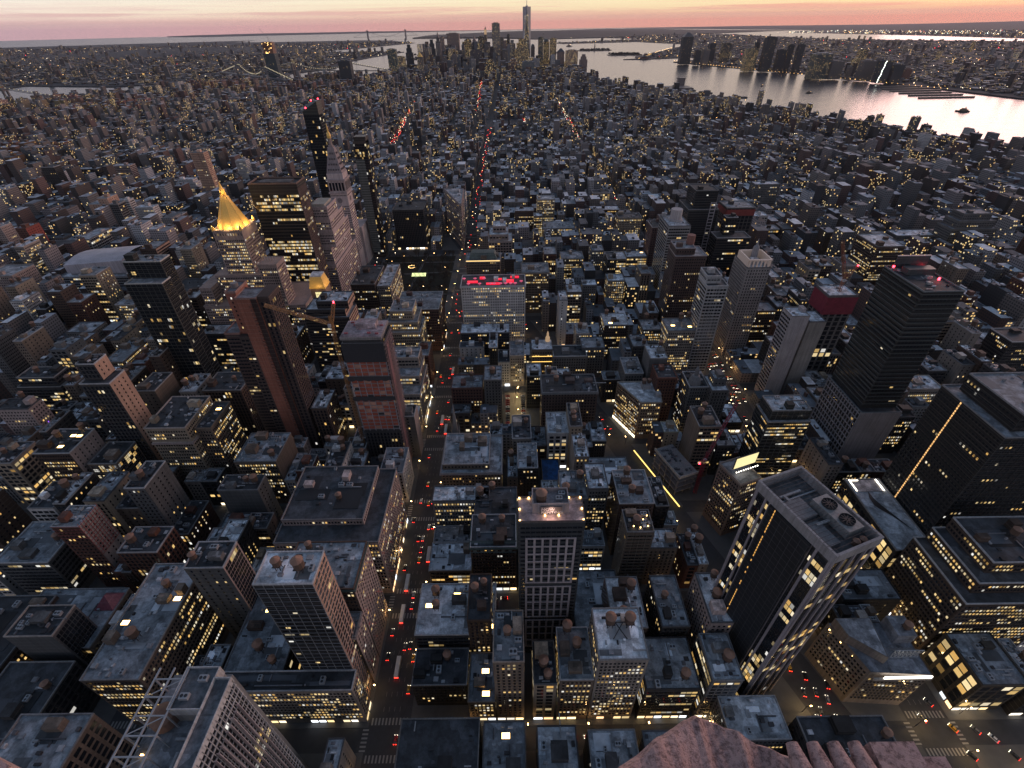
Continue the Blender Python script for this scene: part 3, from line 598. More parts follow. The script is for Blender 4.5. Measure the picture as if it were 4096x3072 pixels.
B(O, 'tall white office block with rows of square windows under a red-lit roof garden', 'office building', 16, 90, 572, 603, 83, 'white', 'd', 'p', .42, side='p', bulk=3, acs=0, corn='white', sep=100, short='the red-lit roof-garden block', vents=4)
B('hotel', 'stone hotel with glowing cornice line and green mansard behind the roof-garden block', 'hotel', 16, 60, 653, 680, 80, 'tan', 'm', 'd', .15, bulk=2, corn='lime', acs=2, short='the glowing-cornice hotel')
B(O, 'modern stone office with stepped terraces opposite the wedge', 'office building', 38, 76, 812, 850, 66, 'pink', 'l', 'w', .12, tiers=[F(0, 1, 0, 1, 0, .7), F(.05, .85, .05, 1, .7, .85), F(.2, .75, .3, 1, .85, 1)], bulk=1, short='the terraced stone office')
B('ornate_building', 'dormered mansard block with corner turret along the avenue', 'office building', 15, 52, 1017, 1045, 40, 'lime', 'm', 'p', .2, short='the dormered mansard')
B(K_, 'pale columned loft beside the dormered mansard', 'loft building', 62, 108, 1040, 1065, 40, 'lime', 'm', 'v', .1, short='the columned loft')
B(K_, 'tall cream loft with a full face of lit windows', 'loft building', 124, 157, 985, 1010, 60, 'sand', 'l', 'd', .8, short='the cream lit loft')
B(K_, 'dark brown loft with sloping pale roof in front of the cream lit loft', 'loft building', 82, 117, 950, 975, 50, 'brown', 'l', 'd', .5, short='the sloping-roof loft')
B(K_, 'narrow lit loft beside the terraced stone office', 'loft building', 115, 131, 920, 940, 50, 'tan', 'l', 'd', .7, short='the narrow lit loft')
B(O, 'long low stone building with lit ground storeys', 'office building', 131, 186, 900, 935, 35, 'lime', 'm', 'd', .5, acs=3, short='the long stone building')
B(K_, 'cream loft glowing with big windows near the street bend', 'loft building', 243, 279, 1086, 1110, 42, 'sand', 'd', 'w', .8, short='the glowing cream loft')
B(K_, 'broad brown loft with long pale roof', 'loft building', 222, 276, 965, 990, 45, 'brown', 'l', 'd', .3, short='the broad brown loft')
B('ornate_building', 'lit palazzo with wide overhanging cornice behind the roof-garden block', 'office building', 88, 124, 659, 692, 60, 'tan', 'm', 'd', .45, corn='tan', acs=4, short='the overhanging-cornice palazzo')
B(K_, 'tall lit loft with flat dark roof and two street fronts', 'loft building', 147, 180, 733, 760, 48, 'tan', 'm', 'd', .7, short='the two-front loft')
B(K_, 'slender grey loft tower with lit edge windows', 'loft building', 190, 208, 731, 755, 60, 'grey', 'm', 'p', .5, short='the slender grey loft')
B(K_, 'bright loft with white roof and glowing bands', 'loft building', 213, 245, 743, 772, 42, 'sand', 'w', 'b', .9, short='the bright banded loft')
B(K_, 'lit yellow loft adjoining the bright banded loft', 'loft building', 246, 277, 750, 775, 42, 'sand', 'l', 'b', .85, skylight=1, short='the yellow loft')
B(K_, 'square yellow loft with every window lit', 'loft building', 202, 225, 656, 678, 48, 'sand', 'l', 'p', .97, short='the all-lit loft', bulk=1)
B(K_, 'small grey loft with arched top windows', 'loft building', 168, 187, 650, 668, 45, 'grey', 'l', 'p', .25, short='the arch-topped loft')
B(K_, 'narrow lit loft tower with white roof cabins', 'loft building', 143, 162, 610, 632, 55, 'tan', 'l', 'b', .6, short='the narrow white-cabin loft')
B(O, 'brick-fronted corner loft lit floor by floor with water tank and white roof', 'loft building', 179, 206, 540, 567, 48, 'brown', 'w', 'd', .75, tanks=1, skylight=1, short='the floor-lit corner loft')
B(K_, 'dark loft with lit left bays behind a single tank', 'loft building', 220, 241, 528, 551, 48, 'dark', 'm', 'd', .6, tanks=1, short='the left-lit loft')
B(O, 'grey office slab with lit rows and a white square roof', 'office building', 240, 278, 505, 532, 60, 'lime', 'm', 'd', .65, tanks=2, skylight=2, short='the square-roofed slab', shop=1)
B(K_, 'pedimented narrow loft with lit lower floors', 'loft building', 150, 175, 505, 528, 40, 'grey', 'm', 'p', .4, short='the pedimented loft')
B(K_, 'lantern-topped loft with two gold light bands', 'loft building', 95, 118, 503, 525, 40, 'tan', 'l', 'p', .35, short='the gold-banded loft')
B(K_, 'white-topped grey loft with dark recessed roof court', 'loft building', 118, 154, 494, 516, 37, 'grey', 'd', 'p', .1, coping=(.6, .6, .6), short='the roof-court loft')
B(K_, 'narrow black loft with white roof and yellow windows edging the car park', 'loft building', 88, 103, 452, 474, 42, 'black', 'w', 'd', .3, short='the black car-park loft')
B(K_, 'windowless grey-walled loft joined to a red brick tower', 'loft building', 206, 223, 446, 470, 65, 'grey', 'l', 's', .02, tanks=1, blank='NE', short='the grey-walled loft')
B(K_, 'red brick tower block in front of the grey-walled loft', 'loft building', 208, 226, 421, 443, 60, 'brick', 'd', 'p', .1, short='the red brick block')
B('ornate_building', 'dark office with round domed corner turret', 'office building', 232, 249, 404, 428, 62, 'grey', 'd', 'd', .35, short='the domed-turret office')
B(O, 'grey prewar office with white roof terrace on the western avenue', 'office building', 249, 264, 397, 420, 70, 'grey', 'l', 'p', .15, tiers=[F(0, 1, 0, 1, 0, .9), F(.2, .9, .3, .9, .88, 1)], short='the white-terrace office')
B(K_, 'blank-flanked tan loft with two tanks and lit front beyond the red crane', 'loft building', 225, 243, 354, 380, 60, 'tan', 'd', 'b', .5, side='s', tanks=2, acs=1, short='the blank-flanked loft', blank='E', sep=20)
B(K_, 'low dark loft with white roof beside the blank-flanked loft', 'loft building', 246, 262, 356, 378, 36, 'dark', 'w', 'p', .35, short='the low white-top loft')
# --- west side of the central avenue
B(K_, 'low corner building with pure white side wall on the central avenue', 'loft building', 15, 42, 518, 530, 35, 'white', 'd', 's', .3, tanks=1, short='the white-walled corner')
B(K_, 'dark wide loft with lit bays above the white-walled corner', 'loft building', 16, 71, 532, 553, 45, 'dark', 'l', 'd', .4, acs=4, bulk=2, short='the wide dark loft')
B(O, 'brown office with one row of bright windows and tank beside the avenue', 'office building', 15, 45, 430, 452, 45, (.14, .06, .05), 'm', 'p', .12, tanks=1, acs=2, short='the one-row brown office', shop='e')
B(O, 'tall grey narrow office with yellow attic windows facing the car park', 'office building', 47, 63.5, 429, 452, 55, 'grey', 'm', 'p', .12, tanks=1, short='the yellow-attic office', sep=20)
B('hotel', 'broad brown brick hotel with black roof and pale stone quoins', 'hotel', 101, 152, 412, 440, 52, (.13, .09, .085), 'd', 'p', .1, bulk=3, acs=3, tanks=1, corn='grey', short='the brown hotel', sep=40)
B(O, 'stone former hotel with lit arched windows and layered roof on the avenue corner', 'office building', 15, 64, 331, 374, 40, 'tan', 'm', ['p', 'p'], .5, tiers=[F(0, 1, 0, 1, 0, .86), F(.03, .8, .1, .95, .84, 1)], bulk=3, acs=3, short='the layered-roof office', corn='pink', sep=50, coping=(.5, .46, .45), shop='e')
B(O, 'grey corner office with white roof and bright lower windows', 'office building', 15, 56, 290, 304, 50, 'grey', 'w', 'd', .55, bulk=2, acs=2, short='the white-roofed corner', sep=50)
B('hotel', 'dark hotel with green mansard and dormers beside the tall rental tower', 'hotel', 45, 75, 250, 276, 52, 'brown', 'd', 'd', .12, tanks=2, bulk=2, corn='green', short='the mansard hotel', sep=20, shop=1)
B(K_, 'black flat-roofed block behind the mansard hotel', 'loft building', 46, 76, 277, 302, 50, 'black', 'd', 's', .1, tanks=2, short='the black flat block')
B(K_, 'grey flat-roofed corner store with lit eaves on the avenue', 'store', 15, 44, 250, 272, 26, 'tan', 'l', 'b', .7, short='the lit-eaves store')
B(K_, 'low blank dark block between the white-roofed corner and the avenue', 'loft building', 15, 44, 274, 288, 24, 'black', 'm', 's', 0, short='the low blank block')
B(O, 'white-roofed office with row of glowing roof lights and a brick lift shaft', 'office building', 15, 62, 200, 232, 40, 'dark', 'l', 'b', .2, skylight=4, bulk=2, tanks=2, acs=2, short='the roof-light office')
B(K_, 'dark roofed block with one tank on the avenue side of the lit narrow tower', 'loft building', 15, 46, 178, 198, 28, 'black', 'd', 'p', .05, tanks=1, bulk=2, acs=2, short='the one-tank dark block')
B(K_, 'small lit brown tower with two pale tanks by the roof-light office', 'loft building', 47, 60, 198, 226, 60, 'brown', 'd', 'p', .5, tanks=2, short='the twin-tank brown tower')
B(K_, 'long dark roof bordered with pale coping at the foot of the avenue', 'loft building', 15, 55, 130, 158, 40, 'black', 'd', 's', .02, bulk=1, coping=(.2, .2, .2), short='the pale-coped dark roof')
B(K_, 'dark roofed block with glass roof hatch next to the pale-coped dark roof', 'loft building', 57, 78, 128, 157, 38, 'dark', 'm', 's', .1, skylight=1, short='the glass-hatch block')
B(K_, 'grey roofed block under the deck with white hatch', 'loft building', 84, 104, 128, 156, 34, 'dark', 'l', 's', .1, acs=1, skylight=0, short='the white-hatch block')
B(K_, 'small block with red-lit roof plant and white lean-to', 'loft building', 110, 134, 128, 154, 34, 'dark', 'm', 's', .1, acs=3, short='the red-plant block')
B(K_, 'narrow greyish block with pale skylight strip by the stone ledge', 'loft building', 138, 160, 128, 154, 32, 'grey', 'm', 's', .1, tanks=1, acs=2, short='the ledge-side block')
B(T_, 'tan pre-war tower with roof garden and umbrella beside the lit narrow front', 'office tower', 62.5, 78, 170, 196, 74, 'tan', 'm', 'p', .15, acs=3, bulk=1, tanks=1, sep=60, short='the roof-garden tan tower', shop=1)
B(K_, 'low lit block with two bright roof hatches beside the tan tower', 'loft building', 47, 62, 170, 196, 26, 'tan', 'm', 'd', .8, skylight=2, short='the two-hatch low block', shop=1)
B(K_, 'narrow gilded loft with tall glowing arched bay', 'loft building', 83, 95, 170, 192, 48, 'sand', 'd', 'w', .8, tanks=2, short='the gilded narrow loft', shop=1)
B(K_, 'lit loft with pale greenhouse roofs beside the broad white-roofed tower', 'loft building', 96.5, 114, 170, 197, 53, 'tan', 'm', 'd', .75, tanks=2, bulk=2, short='the greenhouse-roofed loft', shop=1, sep=30)
B(O, 'broad white-roofed tower with two copper-topped water tanks', 'office tower', 114.5, 139, 170, 196, 75, 'lime', 'w', 'd', .55, tanks=0, bulk=1, sep=90, short='the broad white-roofed tower', shop=1)
B(K_, 'white roofed loft with two tanks just behind the broad white-roofed tower', 'loft building', 130, 150, 200, 232, 45, 'brown', 'w', 'p', .1, tanks=2, bulk=2, short='the white loft with tanks')
B(K_, 'low grey roof spread around the tall rental tower', 'loft building', 111, 142, 210, 250, 24, 'dark', 'm', 's', .15, acs=3, bulk=1, short='the low spread roof')
B(T_, 'dark slim hotel tower with lit rooftop bar and round tank', 'hotel', 144, 161, 247, 264, 70, 'tan', 'd', 'r', .03, tanks=1, acs=2, sep=20, short='the rooftop-bar tower', mull=(.20, .17, .13))
B(K_, 'brown block with white crane-like machine and steel pipes on the roof', 'loft building', 146, 170, 277, 308, 60, 'brown', 'm', 'p', .1, tanks=2, acs=5, bulk=2, short='the piped-roof block')
B(K_, 'pale square-roofed stone block with blotched roof', 'loft building', 163, 182, 253, 268, 44, 'tan', 'l', 'p', .12, short='the blotched-roof block')
B(K_, 'thin white-topped tower with grid windows among low roofs', 'loft building', 121, 132, 325, 350, 57, 'lime', 'w', 'p', .2, acs=2, short='the thin white-topped tower', blank='E')
B(K_, 'roof covered with crumpled blue tarpaulin', 'loft building', 98, 113, 333, 362, 17, 'grey', (.012, .11, .34), 's', 0, bulk=0, vents=0, short='the blue-tarpaulin roof')
B(K_, 'long low grey loft with glowing upper windows on the diagonal street', 'loft building', 134, 172, 331, 362, 18, 'sand', 'l', 'b', .85, short='the low glowing loft', shop=1)
B(K_, 'tall white-topped loft leaning above the diagonal street with red trim', 'loft building', 182, 198, 196, 226, 58, 'pink', 'w', 'p', .12, tanks=2, bulk=1, short='the red-trimmed loft')
B(K_, 'narrow loft with pale roof bridging to the dark office tower', 'loft building', 176, 192, 170, 194, 50, 'grey', 'l', 'b', .5, tanks=1, short='the bridging loft', shop=1)
B(K_, 'dark narrow loft with rounded gable and roof ducts', 'loft building', 158, 174, 200, 232, 46, 'dark', 'm', 'p', .15, tanks=1, acs=3, short='the gabled dark loft')
B(K_, 'dark low block with neon-lit shops on the bright cross street', 'loft building', 143, 172, 170, 197, 40, 'dark', 'm', 'b', .35, tanks=1, acs=2, short='the neon-shop block', shop=1)
B(K_, 'grey roofed block with fenced roof below the stone ledge', 'loft building', 183, 214, 150, 170, 30, 'grey', 'l', 'd', .2, acs=1, short='the fenced-roof block')
B(K_, 'black roofed block with domed tank and cell mast frame by the lit crossing', 'loft building', 218, 262, 122, 158, 36, 'black', 'd', 's', .05, tanks=1, acs=2, bulk=2, short='the mast-frame block')
# --- western avenue and beyond
B(T_, 'dark glass tower with curved louvred crown and stacked balconies', 'apartment tower', 271, 304, 342, 364, 80, (.03, .035, .035), 'l', ['r', 'b'], .42, tiers=[F(0, 1, 0, 1, 0, .93), F(.05, .95, .1, .95, .93, 1.05)], acs=3, sep=40, short='the louvred-crown tower', mull=(.10, .11, .11))
B('stepped_building', 'brown brick stepped office block with many lit windows by the bright crossing', 'office building', 326, 385, 203, 247, 80, (.10, .065, .05), 'd', ['d', 'd', 'd'], .5, tiers=[F(0, 1, 0, 1, 0, .76), F(.12, 1, .15, 1, .74, .88), F(.25, 1, .3, 1, .86, 1)], bulk=2, tanks=1, sep=60, side='d', short='the stepped brick office', shop='ne')
B(K_, 'low glass-fronted hall with glowing yellow upper gallery', 'shop building', 326, 352, 172, 200, 34, (.08, .07, .06), 'm', 'f', .8, acs=5, short='the glowing gallery hall', shop='ne', side='f')
B('department_store', 'low glowing glass store with a big black tick mark on its roof', 'store', 326, 352, 250, 312, 42, (.06, .06, .06), 'l', 'f', .9, side='f', bulk=0, vents=0, short='the tick-marked store', shop='ne', sep=30)
B(T_, 'massive black hotel tower with one vertical line of lights', 'hotel', 354, 412, 262, 312, 140, 'black', 'm', 'p', .07, bulk=2, tiers=[F(0, 1, 0, 1, 0, .94), F(.12, 1, .1, .9, .94, 1.03)], coping=(.28, .29, .31), short='the black hotel tower', sep=40, acs=1, mull=(.05, .055, .06))
B(T_, 'very tall black banded tower on a grey gridded stone base', 'apartment tower', 352, 384, 355, 404, 174, (.022, .025, .026), 'd', ['b', 'r'], .015, tiers=[F(0, 1, 0, 1, 0, .41), F(.08, .95, .12, 1, .41, 1)], bulk=1, acs=2, coping=(.17, .2, .22), short='the black banded tower', sep=30)
B(K_, 'dark office with three lit bands beyond the black banded tower', 'office building', 398, 424, 379, 396, 45, 'dark', 'd', 'd', .7, short='the three-band office', acs=2)
B(K_, 'white-roofed loft with lit front and bare roof trees', 'loft building', 452, 484, 424, 446, 40, 'lime', 'l', 'd', .7, acs=3, skylight=1, short='the roof-tree loft')
B(K_, 'dark block with patched roof just beside the dark office tower', 'loft building', 280, 316, 222, 243, 32, 'black', 'm', 's', .25, bulk=2, acs=2, short='the patched-roof block')
B(T_, 'white concrete slab tower with blank windowless face', 'apartment tower', 337, 354, 461, 479, 100, (.45, .42, .44), 'l', 's', .02, blank='N', side='b', bulk=1, short='the blank white slab')
B('unfinished_building', 'concrete tower under construction with red netting round its top floors', 'construction site', 376, 404, 478, 502, 112, (.18, .17, .17), 'l', 'f', .05, side='f', bulk=0, short='the red-netted tower', vents=10)
B(T_, 'grey concrete core slab between the white slab and the red-netted tower', 'apartment tower', 358, 374, 464, 486, 92, 'conc', 'l', 's', 0, blank='N', bulk=0, short='the grey core slab')
B(T_, 'brown brick octagonal apartment tower with drum-shaped roof house', 'apartment tower', 263, 299, 592, 622, 115, (.15, .095, .085), 'm', ['p', 'p'], .1, tiers=[F(0, 1, 0, 1, 0, .93), F(.0, .62, .1, .9, .93, 1)], short='the drum-topped brown tower', sep=30, coping=(.5, .44, .44))
B(T_, 'white apartment tower with stacked sawtooth balconies', 'apartment tower', 269, 290, 504, 530, 120, (.42, .42, .43), 'd', 'b', .05, side='b', coping=(.6, .6, .62), tiers=[F(0, 1, 0, 1, 0, .93), F(.0, .7, .2, 1, .93, 1)], short='the sawtooth-balcony tower', sep=20, mull=(.50, .50, .51))
B(T_, 'grey apartment tower with lit white roof colonnade and small dome', 'apartment tower', 325, 350, 545, 580, 112, (.30, .28, .28), 'l', 'p', .06, side='p', short='the colonnade-topped tower')
B(T_, 'slim white-ribbed tower with round pale drum on top', 'apartment tower', 281, 310, 690, 735, 108, (.40, .40, .41), 'l', 'b', .08, side='b', short='the round-drum tower')
B(T_, 'dark glass tower with white ladder frame up its corner', 'apartment tower', 329, 372, 762, 810, 118, (.04, .045, .05), 'd', 'r', .06, tiers=[F(0, 1, 0, 1, 0, .9), F(.2, .95, .2, .95, .9, 1.1)], short='the ladder-framed tower')
B(A_, 'dull red apartment tower with stone-edged notched roof', 'apartment tower', 278, 300, 752, 784, 85, (.17, .09, .085), 'd', 'p', .06, side='p', coping=(.5, .45, .45), short='the notched red tower')
B('unfinished_building', 'concrete frame tower with red-orange safety floors near its top', 'construction site', 395, 437, 788, 822, 100, (.13, .12, .12), 'm', 'f', .05, short='the orange-floored frame')
B(O, 'black office with lit corner floors and oval dark tower behind', 'office building', 361, 408, 720, 745, 80, 'black', 'd', 'b', .1, coping=(.45, .44, .46), tiers=[F(0, 1, 0, 1, 0, 1), F(.25, .6, .5, .95, 1, 1.3)], short='the oval-backed office')
B(O, 'pale stone office with dark arcade windows and white corner piers', 'office building', 251, 290, 858, 884, 65, 'sand', 'd', 'p', .4, sidew='brown', acs=2, short='the white-piered office')
B(O, 'brown brick corner office with every other window lit past the tall crane', 'office building', 589, 628, 717, 767, 65, 'brown', 'l', 'd', .6, bulk=2, short='the half-lit brick corner', side='d')
B(O, 'long pale loft stretching along a western street', 'loft building', 705, 792, 835, 862, 36, 'grey', 'l', 'p', .1, acs=5, short='the long pale loft')
B(A_, 'grey gridded apartment block with stepped crown', 'apartment building', 768, 840, 811, 844, 75, 'grey', 'm', 'p', .06, tiers=WED, short='the grey stepped block', side='p')
B(O, 'dark office with gold dots of light at the edge past the black tower', 'office building', 577, 620, 473, 500, 60, 'dark', 'd', 'd', .25, side='d', short='the gold-dotted office')
B(K_, 'dark loft with lit side windows past the red-netted tower', 'loft building', 345, 386, 567, 590, 48, 'brown', 'm', 'd', .5, side='d', tanks=1, short='the side-lit loft')
B(K_, 'pale loft with big square windows in the western blocks', 'loft building', 489, 520, 902, 925, 50, 'white', 'l', 'w', .15, short='the big-square loft')
B(K_, 'dark studio block with bright yellow corner windows', 'loft building', 497, 517, 849, 870, 45, 'black', 'm', 'w', .5, short='the yellow-corner studio')
B(A_, 'pale grey gridded apartment slab far along the western blocks', 'apartment building', 569, 620, 1080, 1104, 55, 'grey', 'l', 'p', .1, short='the far gridded slab')

# ------------------------------------------------------------------ landmark buildings built one by one
def root_of(name, label, cat, x, y, short=None, h=50, rz=0, rect=None):
    r = tag(empty(name, (x, y, 0), rz), label, cat)
    if rect: HRECT.append(rect)
    if short: SEEN.append((r, short, proj(x, y, h)))
    return r
def panes(wins, parent, name='window_pane', sep=0):
    if sep:
        order = sorted(range(len(wins)), key=lambda i: -wins[i][0][0][2])[:sep]; pick = set(order)
        for i in order: link('window', mesh_np('window', wins[i][0], [(0, 1, 2, 3)], [WIN], None, [wins[i][1]]), parent)
        wins = [x for i, x in enumerate(wins) if i not in pick]
    v = [p for q, _ in wins for p in q]
    if not v: return None
    o = link(name, mesh_np(name, v, np.arange(len(v)).reshape(-1, 4), [WIN], None, [g for _, g in wins]), parent); o['kind'] = 'stuff'; return o
def solid(parent, name, fn, mat=WALL, color=None, extra=()):
    m = MB(); fn(m); return m.build(name, [mat, *extra], parent, color)
rg = random.Random(31)
GOLD = mat_simple('gold_tiles', (.80, .50, .13), .45, .2, .2, .8); FLOOD = mat_emit('lamp_lit_glazing', (1, .62, .3), .35, base=(.4, .33, .25))  # FLOOD: faint emission stands in for floodlighting on cupola and lantern
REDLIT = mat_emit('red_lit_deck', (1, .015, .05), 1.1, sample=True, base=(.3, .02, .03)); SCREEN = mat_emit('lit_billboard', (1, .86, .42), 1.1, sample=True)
BLUE = mat_emit('blue_light', (.15, .2, 1), 6)

# tower with the rental sign
r = root_of('tower_block', 'tall grey grid tower with rental sign on its floodlit pink roof', 'apartment tower', 92, 214.5, 'the tall rental tower', 134, rect=(74, 110, 205, 224))
solid(r, 'wall', lambda m: m.box(-16, 16, -7.5, 7.5, 0, 134, top=False), color=(.05, .055, .06))
def grid(m):
    for zb, zt in ((10, 42), (46, 78), (82, 121)):
        for i in range(7): x = -12+i*4.0; m.box(x-.55, x+.55, -7.9, -7.5, zb, zt)
        k = int((zt-zb)/6.5)
        for j in range(k+1): z = zb+(zt-zb)*j/k; m.box(-12.55, 12.55, -7.85, -7.5, z-.45, z+.45)
solid(r, 'facade_grid', grid, color=(.50, .43, .44))
w = []; windows(w, -16, -7.5, 1, 0, 32, 4, 132, 'r', .05, rg, off=.04); windows(w, 16, -7.5, 0, 1, 15, 4, 132, 'r', .05, rg); windows(w, -16, 7.5, 0, -1, 15, 4, 132, 'r', .05, rg); panes(w, r, sep=60)
solid(r, 'roof', lambda m: m.face([(-16, -7.5, 133.6), (16, -7.5, 133.6), (16, 7.5, 133.6), (-16, 7.5, 133.6)]), ROOF, (.52, .42, .44))
solid(r, 'parapet', lambda m: m.ring(-16.1, 16.1, -7.6, 7.6, 133.2, 134.5, .4), color=(.12, .1, .1))
solid(r, 'penthouse', lambda m: (m.box(-9, 8.5, -2.5, -2, 133.6, 141), m.box(-9, -8.5, -2, 7, 133.6, 141), m.box(8, 8.5, -2, 7, 133.6, 141), m.box(-9, 8.5, 7, 7.4, 133.6, 141), m.box(-8.5, 8, -2, 7, 133.6, 138.2)), color=(.42, .37, .38))
tank(r, -4.6, 2.2, 137, 1.15, 1.5); ac(r, 4, 2, 138.3); ac(r, 5.5, 5, 138.3)
s = solid(r, 'rental_sign', lambda m: m.box(-5.2, 5.0, -3.4, -2.9, 134.2, 139.6, bot=True), PAINT, (.16, .15, .16))
for k, (t, zz) in enumerate((('NOW', 137.05), ('RENTING', 134.85))):
    c = bpy.data.curves.new('sign_lettering', 'FONT'); c.body = t; c.size = 2.45; c.extrude = .04; c.materials.append(WHITE)
    to = bpy.data.objects.new('lettering_source', c); me_ = bpy.data.meshes.new_from_object(to); bpy.data.objects.remove(to); o = link('sign_lettering', me_, s); o.location = (-4.9, -3.46, zz); o.rotation_euler = (math.pi/2, 0, 0)
for x, y in ((-15.2, -6.8), (15.2, -6.8), (-15.2, 0), (15.2, 0), (-15.2, 6.8), (-10.5, 6.8), (9.5, 6.8), (15.2, 6.8), (-3, -3.9), (3.6, -3.9)):
    solid(r, 'roof_lamp', lambda m: m.box(x-.35, x+.35, y-.3, y+.3, 133.7, 134.5), ORANGE)
pl = bpy.data.lights.new('roof_glow', 'POINT'); pl.energy = 900; pl.color = (1, .6, .45); pl.shadow_soft_size = 1; o = bpy.data.objects.new('roof_glow', pl); COL.objects.link(o); o.parent = r; o.location = (0, -5.5, 137)

# skyscraper with the floodlit golden pyramid
r = root_of('pyramid_skyscraper', 'stone skyscraper crowned by a floodlit golden octagonal pyramid', 'skyscraper', -242, 616, 'the golden pyramid tower', 150, rect=(-292, -168, 571, 638))
PK = (.40, .30, .275)
T = [(-45, 74, -43, 20, 0, 62), (-30, 30, -24, 20, 0, 92), (-17, 16, -18, 18, 0, 142), (34, 55, -43, -20, 0, 112), (-44, -30, -40, 10, 0, 84)]
solid(r, 'wall', lambda m: [m.box(*t) for t in T], color=PK)
w = []
for a, b, c, d, z0, z1 in T:
    lit = .65 if z1 > 100 else .45
    windows(w, a, c, 1, 0, b-a, 6, z1-9 if z1 == 142 else z1-2, 'd', lit, rg); windows(w, b, c, 0, 1, d-c, 6, z1-9 if z1 == 142 else z1-2, 'd', .3, rg)
for i in range(11): windows(w, -16+i*2.9, -18, 1, 0, 2.6, 135, 141, 'v', 3, rg)
panes(w, r, sep=90)
def crown(m):
    m.loft(0, 0, [(17.4, 142), (16.6, 144), (3.3, 175)], 8, ph=math.pi/8)
pyr_ = solid(r, 'golden_pyramid', crown, GOLD)
solid(pyr_, 'rib', lambda m: [m.bar((16.6*math.cos(a), 16.6*math.sin(a), 144.1), (3.3*math.cos(a), 3.3*math.sin(a), 175.1), .28) for a in np.arange(math.pi/8, 6.3, math.pi/4)], GOLD)
def flood(parent, x, y, z, e, c=(1, .66, .28), s=.5):
    d = bpy.data.lights.new('flood_lamp', 'POINT'); d.energy = e; d.color = c; d.shadow_soft_size = s; o = bpy.data.objects.new('flood_lamp', d); COL.objects.link(o); o.parent = parent; o.location = (x, y, z)
for k in range(8): flood(r, 19.5*math.cos(k*math.pi/4), 19.5*math.sin(k*math.pi/4), 146, 4200)
for k in range(4): flood(r, 6*math.cos(k*math.pi/2+.6), 6*math.sin(k*math.pi/2+.6), 179, 1500)
solid(r, 'lantern', lambda m: (m.loft(0, 0, [(3.2, 176), (3.2, 176.6), (1.9, 176.8), (1.9, 181), (2.4, 181.4), (.2, 189.5)], 8), [m.loft(2.6*math.cos(a), 2.6*math.sin(a), [(.5, 176.6), (.05, 182)], 5) for a in np.arange(0, 6.28, .785)]), GOLD)
for x in (-16, 15):
    for y in (-17, 17): solid(r, 'corner_finial', lambda m: m.loft(x, y, [(1.7, 142), (1.9, 145), (.3, 148.5)], 8), GOLD)
solid(r, 'parapet', lambda m: (m.ring(-17.4, 16.4, -18.4, 18.4, 141.2, 143, .9), m.ring(33.6, 55.4, -43.4, -19.6, 111.4, 112.8, .7), m.ring(-45.4, 74.4, -43.4, 20.4, 61.2, 62.8, .8)), color=PK)
solid(r, 'antenna_rack', lambda m: [m.bar((38+k*3, -30, 112), (38+k*3, -30, 117), .2) for k in range(5)]+[m.bar((38, -30, 116), (50, -30, 116), .2)], METAL)

# black slab with lit floors
r = root_of('office_tower', 'black slab tower with scattered rows of golden lit floors', 'office tower', -203, 668, 'the black lit slab', 170, rect=(-232, -174, 654, 683))
solid(r, 'wall', lambda m: m.box(-28.5, 28.5, -14, 14, 0, 178, top=False), color=(.022, .018, .017))
solid(r, 'roof', lambda m: (m.face([(-28.5, -14, 175.5), (28.5, -14, 175.5), (28.5, 14, 175.5), (-28.5, 14, 175.5)]), m.box(-20, 18, -6, 8, 175.5, 177.3)), ROOF, (.10, .09, .09))
solid(r, 'parapet', lambda m: m.ring(-28.6, 28.6, -14.1, 14.1, 176.5, 178.3, .6), color=(.2, .13, .11))
w = []
rr = random.Random(5)
def rows(w, px, py, ux, uy, width, lit):
    nb = int(width/1.75); nx, ny = uy, -ux
    for j in range(40):
        zb = 8+j*3.95; p = rr.choice((.0, .05, .15, .5, .75, .92))*lit if j < 38 else .6
        run = False
        for i in range(nb):
            if rr.random() < .3: run = rr.random() < p
            a = i*1.75+.25; x0, y0 = px+ux*a+nx*.06, py+uy*a+ny*.06
            w.append(([(x0, y0, zb), (x0+ux*1.5, y0+uy*1.5, zb), (x0+ux*1.5, y0+uy*1.5, zb+2.4), (x0, y0, zb+2.4)], glow_of(rr) if run else DARKW))
rows(w, -28.5, -14, 1, 0, 57, 1.0); rows(w, 28.5, -14, 0, 1, 28, .25); panes(w, r, sep=100)
solid(r, 'mullion_rib', lambda m: [m.box(28.5, 28.9, -14+k*2.3, -13.5+k*2.3, 8, 172) for k in range(12)], PAINT, (.30, .20, .18))

# stepped pale stone block and the clock tower beside the park
r = root_of('stepped_skyscraper', 'pale stone stepped block with many terraces next to the clock tower', 'office building', -200, 745, 'the stepped pale block', 120, rect=(-235, -166, 690, 800))
PALE = (.58, .46, .45)
T = [(-34, 34, -53, 50, 0, 58), (-34, 34, -53, 40, 58, 84), (-30, 38, -53, 20, 84, 106), (-10, 38, -53, 10, 106, 122), (15, 38, -53, 0, 122, 137)]
T = [(-32, 34, -53, 50, 0, 60), (-30, 32, -50, 40, 60, 85), (-26, 40, -51, 20, 85, 105), (2, 40, -52, 6, 105, 122), (16, 40, -53, -14, 122, 138)]
solid(r, 'wall', lambda m: [m.box(*t) for t in T], color=PALE)
w = []
for a, b, c, d, z0, z1 in T: windows(w, a, c, 1, 0, b-a, z0+3, z1-2, 'd', .22, rg); windows(w, b, c, 0, 1, d-c, z0+3, z1-2, 'd', .12, rg)
panes(w, r, sep=80)
solid(r, 'parapet', lambda m: [m.ring(a-.3, b+.3, c-.3, d+.3, z1-.2, z1+1, .7) for a, b, c, d, z0, z1 in T], color=PALE)
solid(r, 'bulkhead', lambda m: m.box(20, 36, -48, -20, 138, 141), color=(.55, .5, .42))

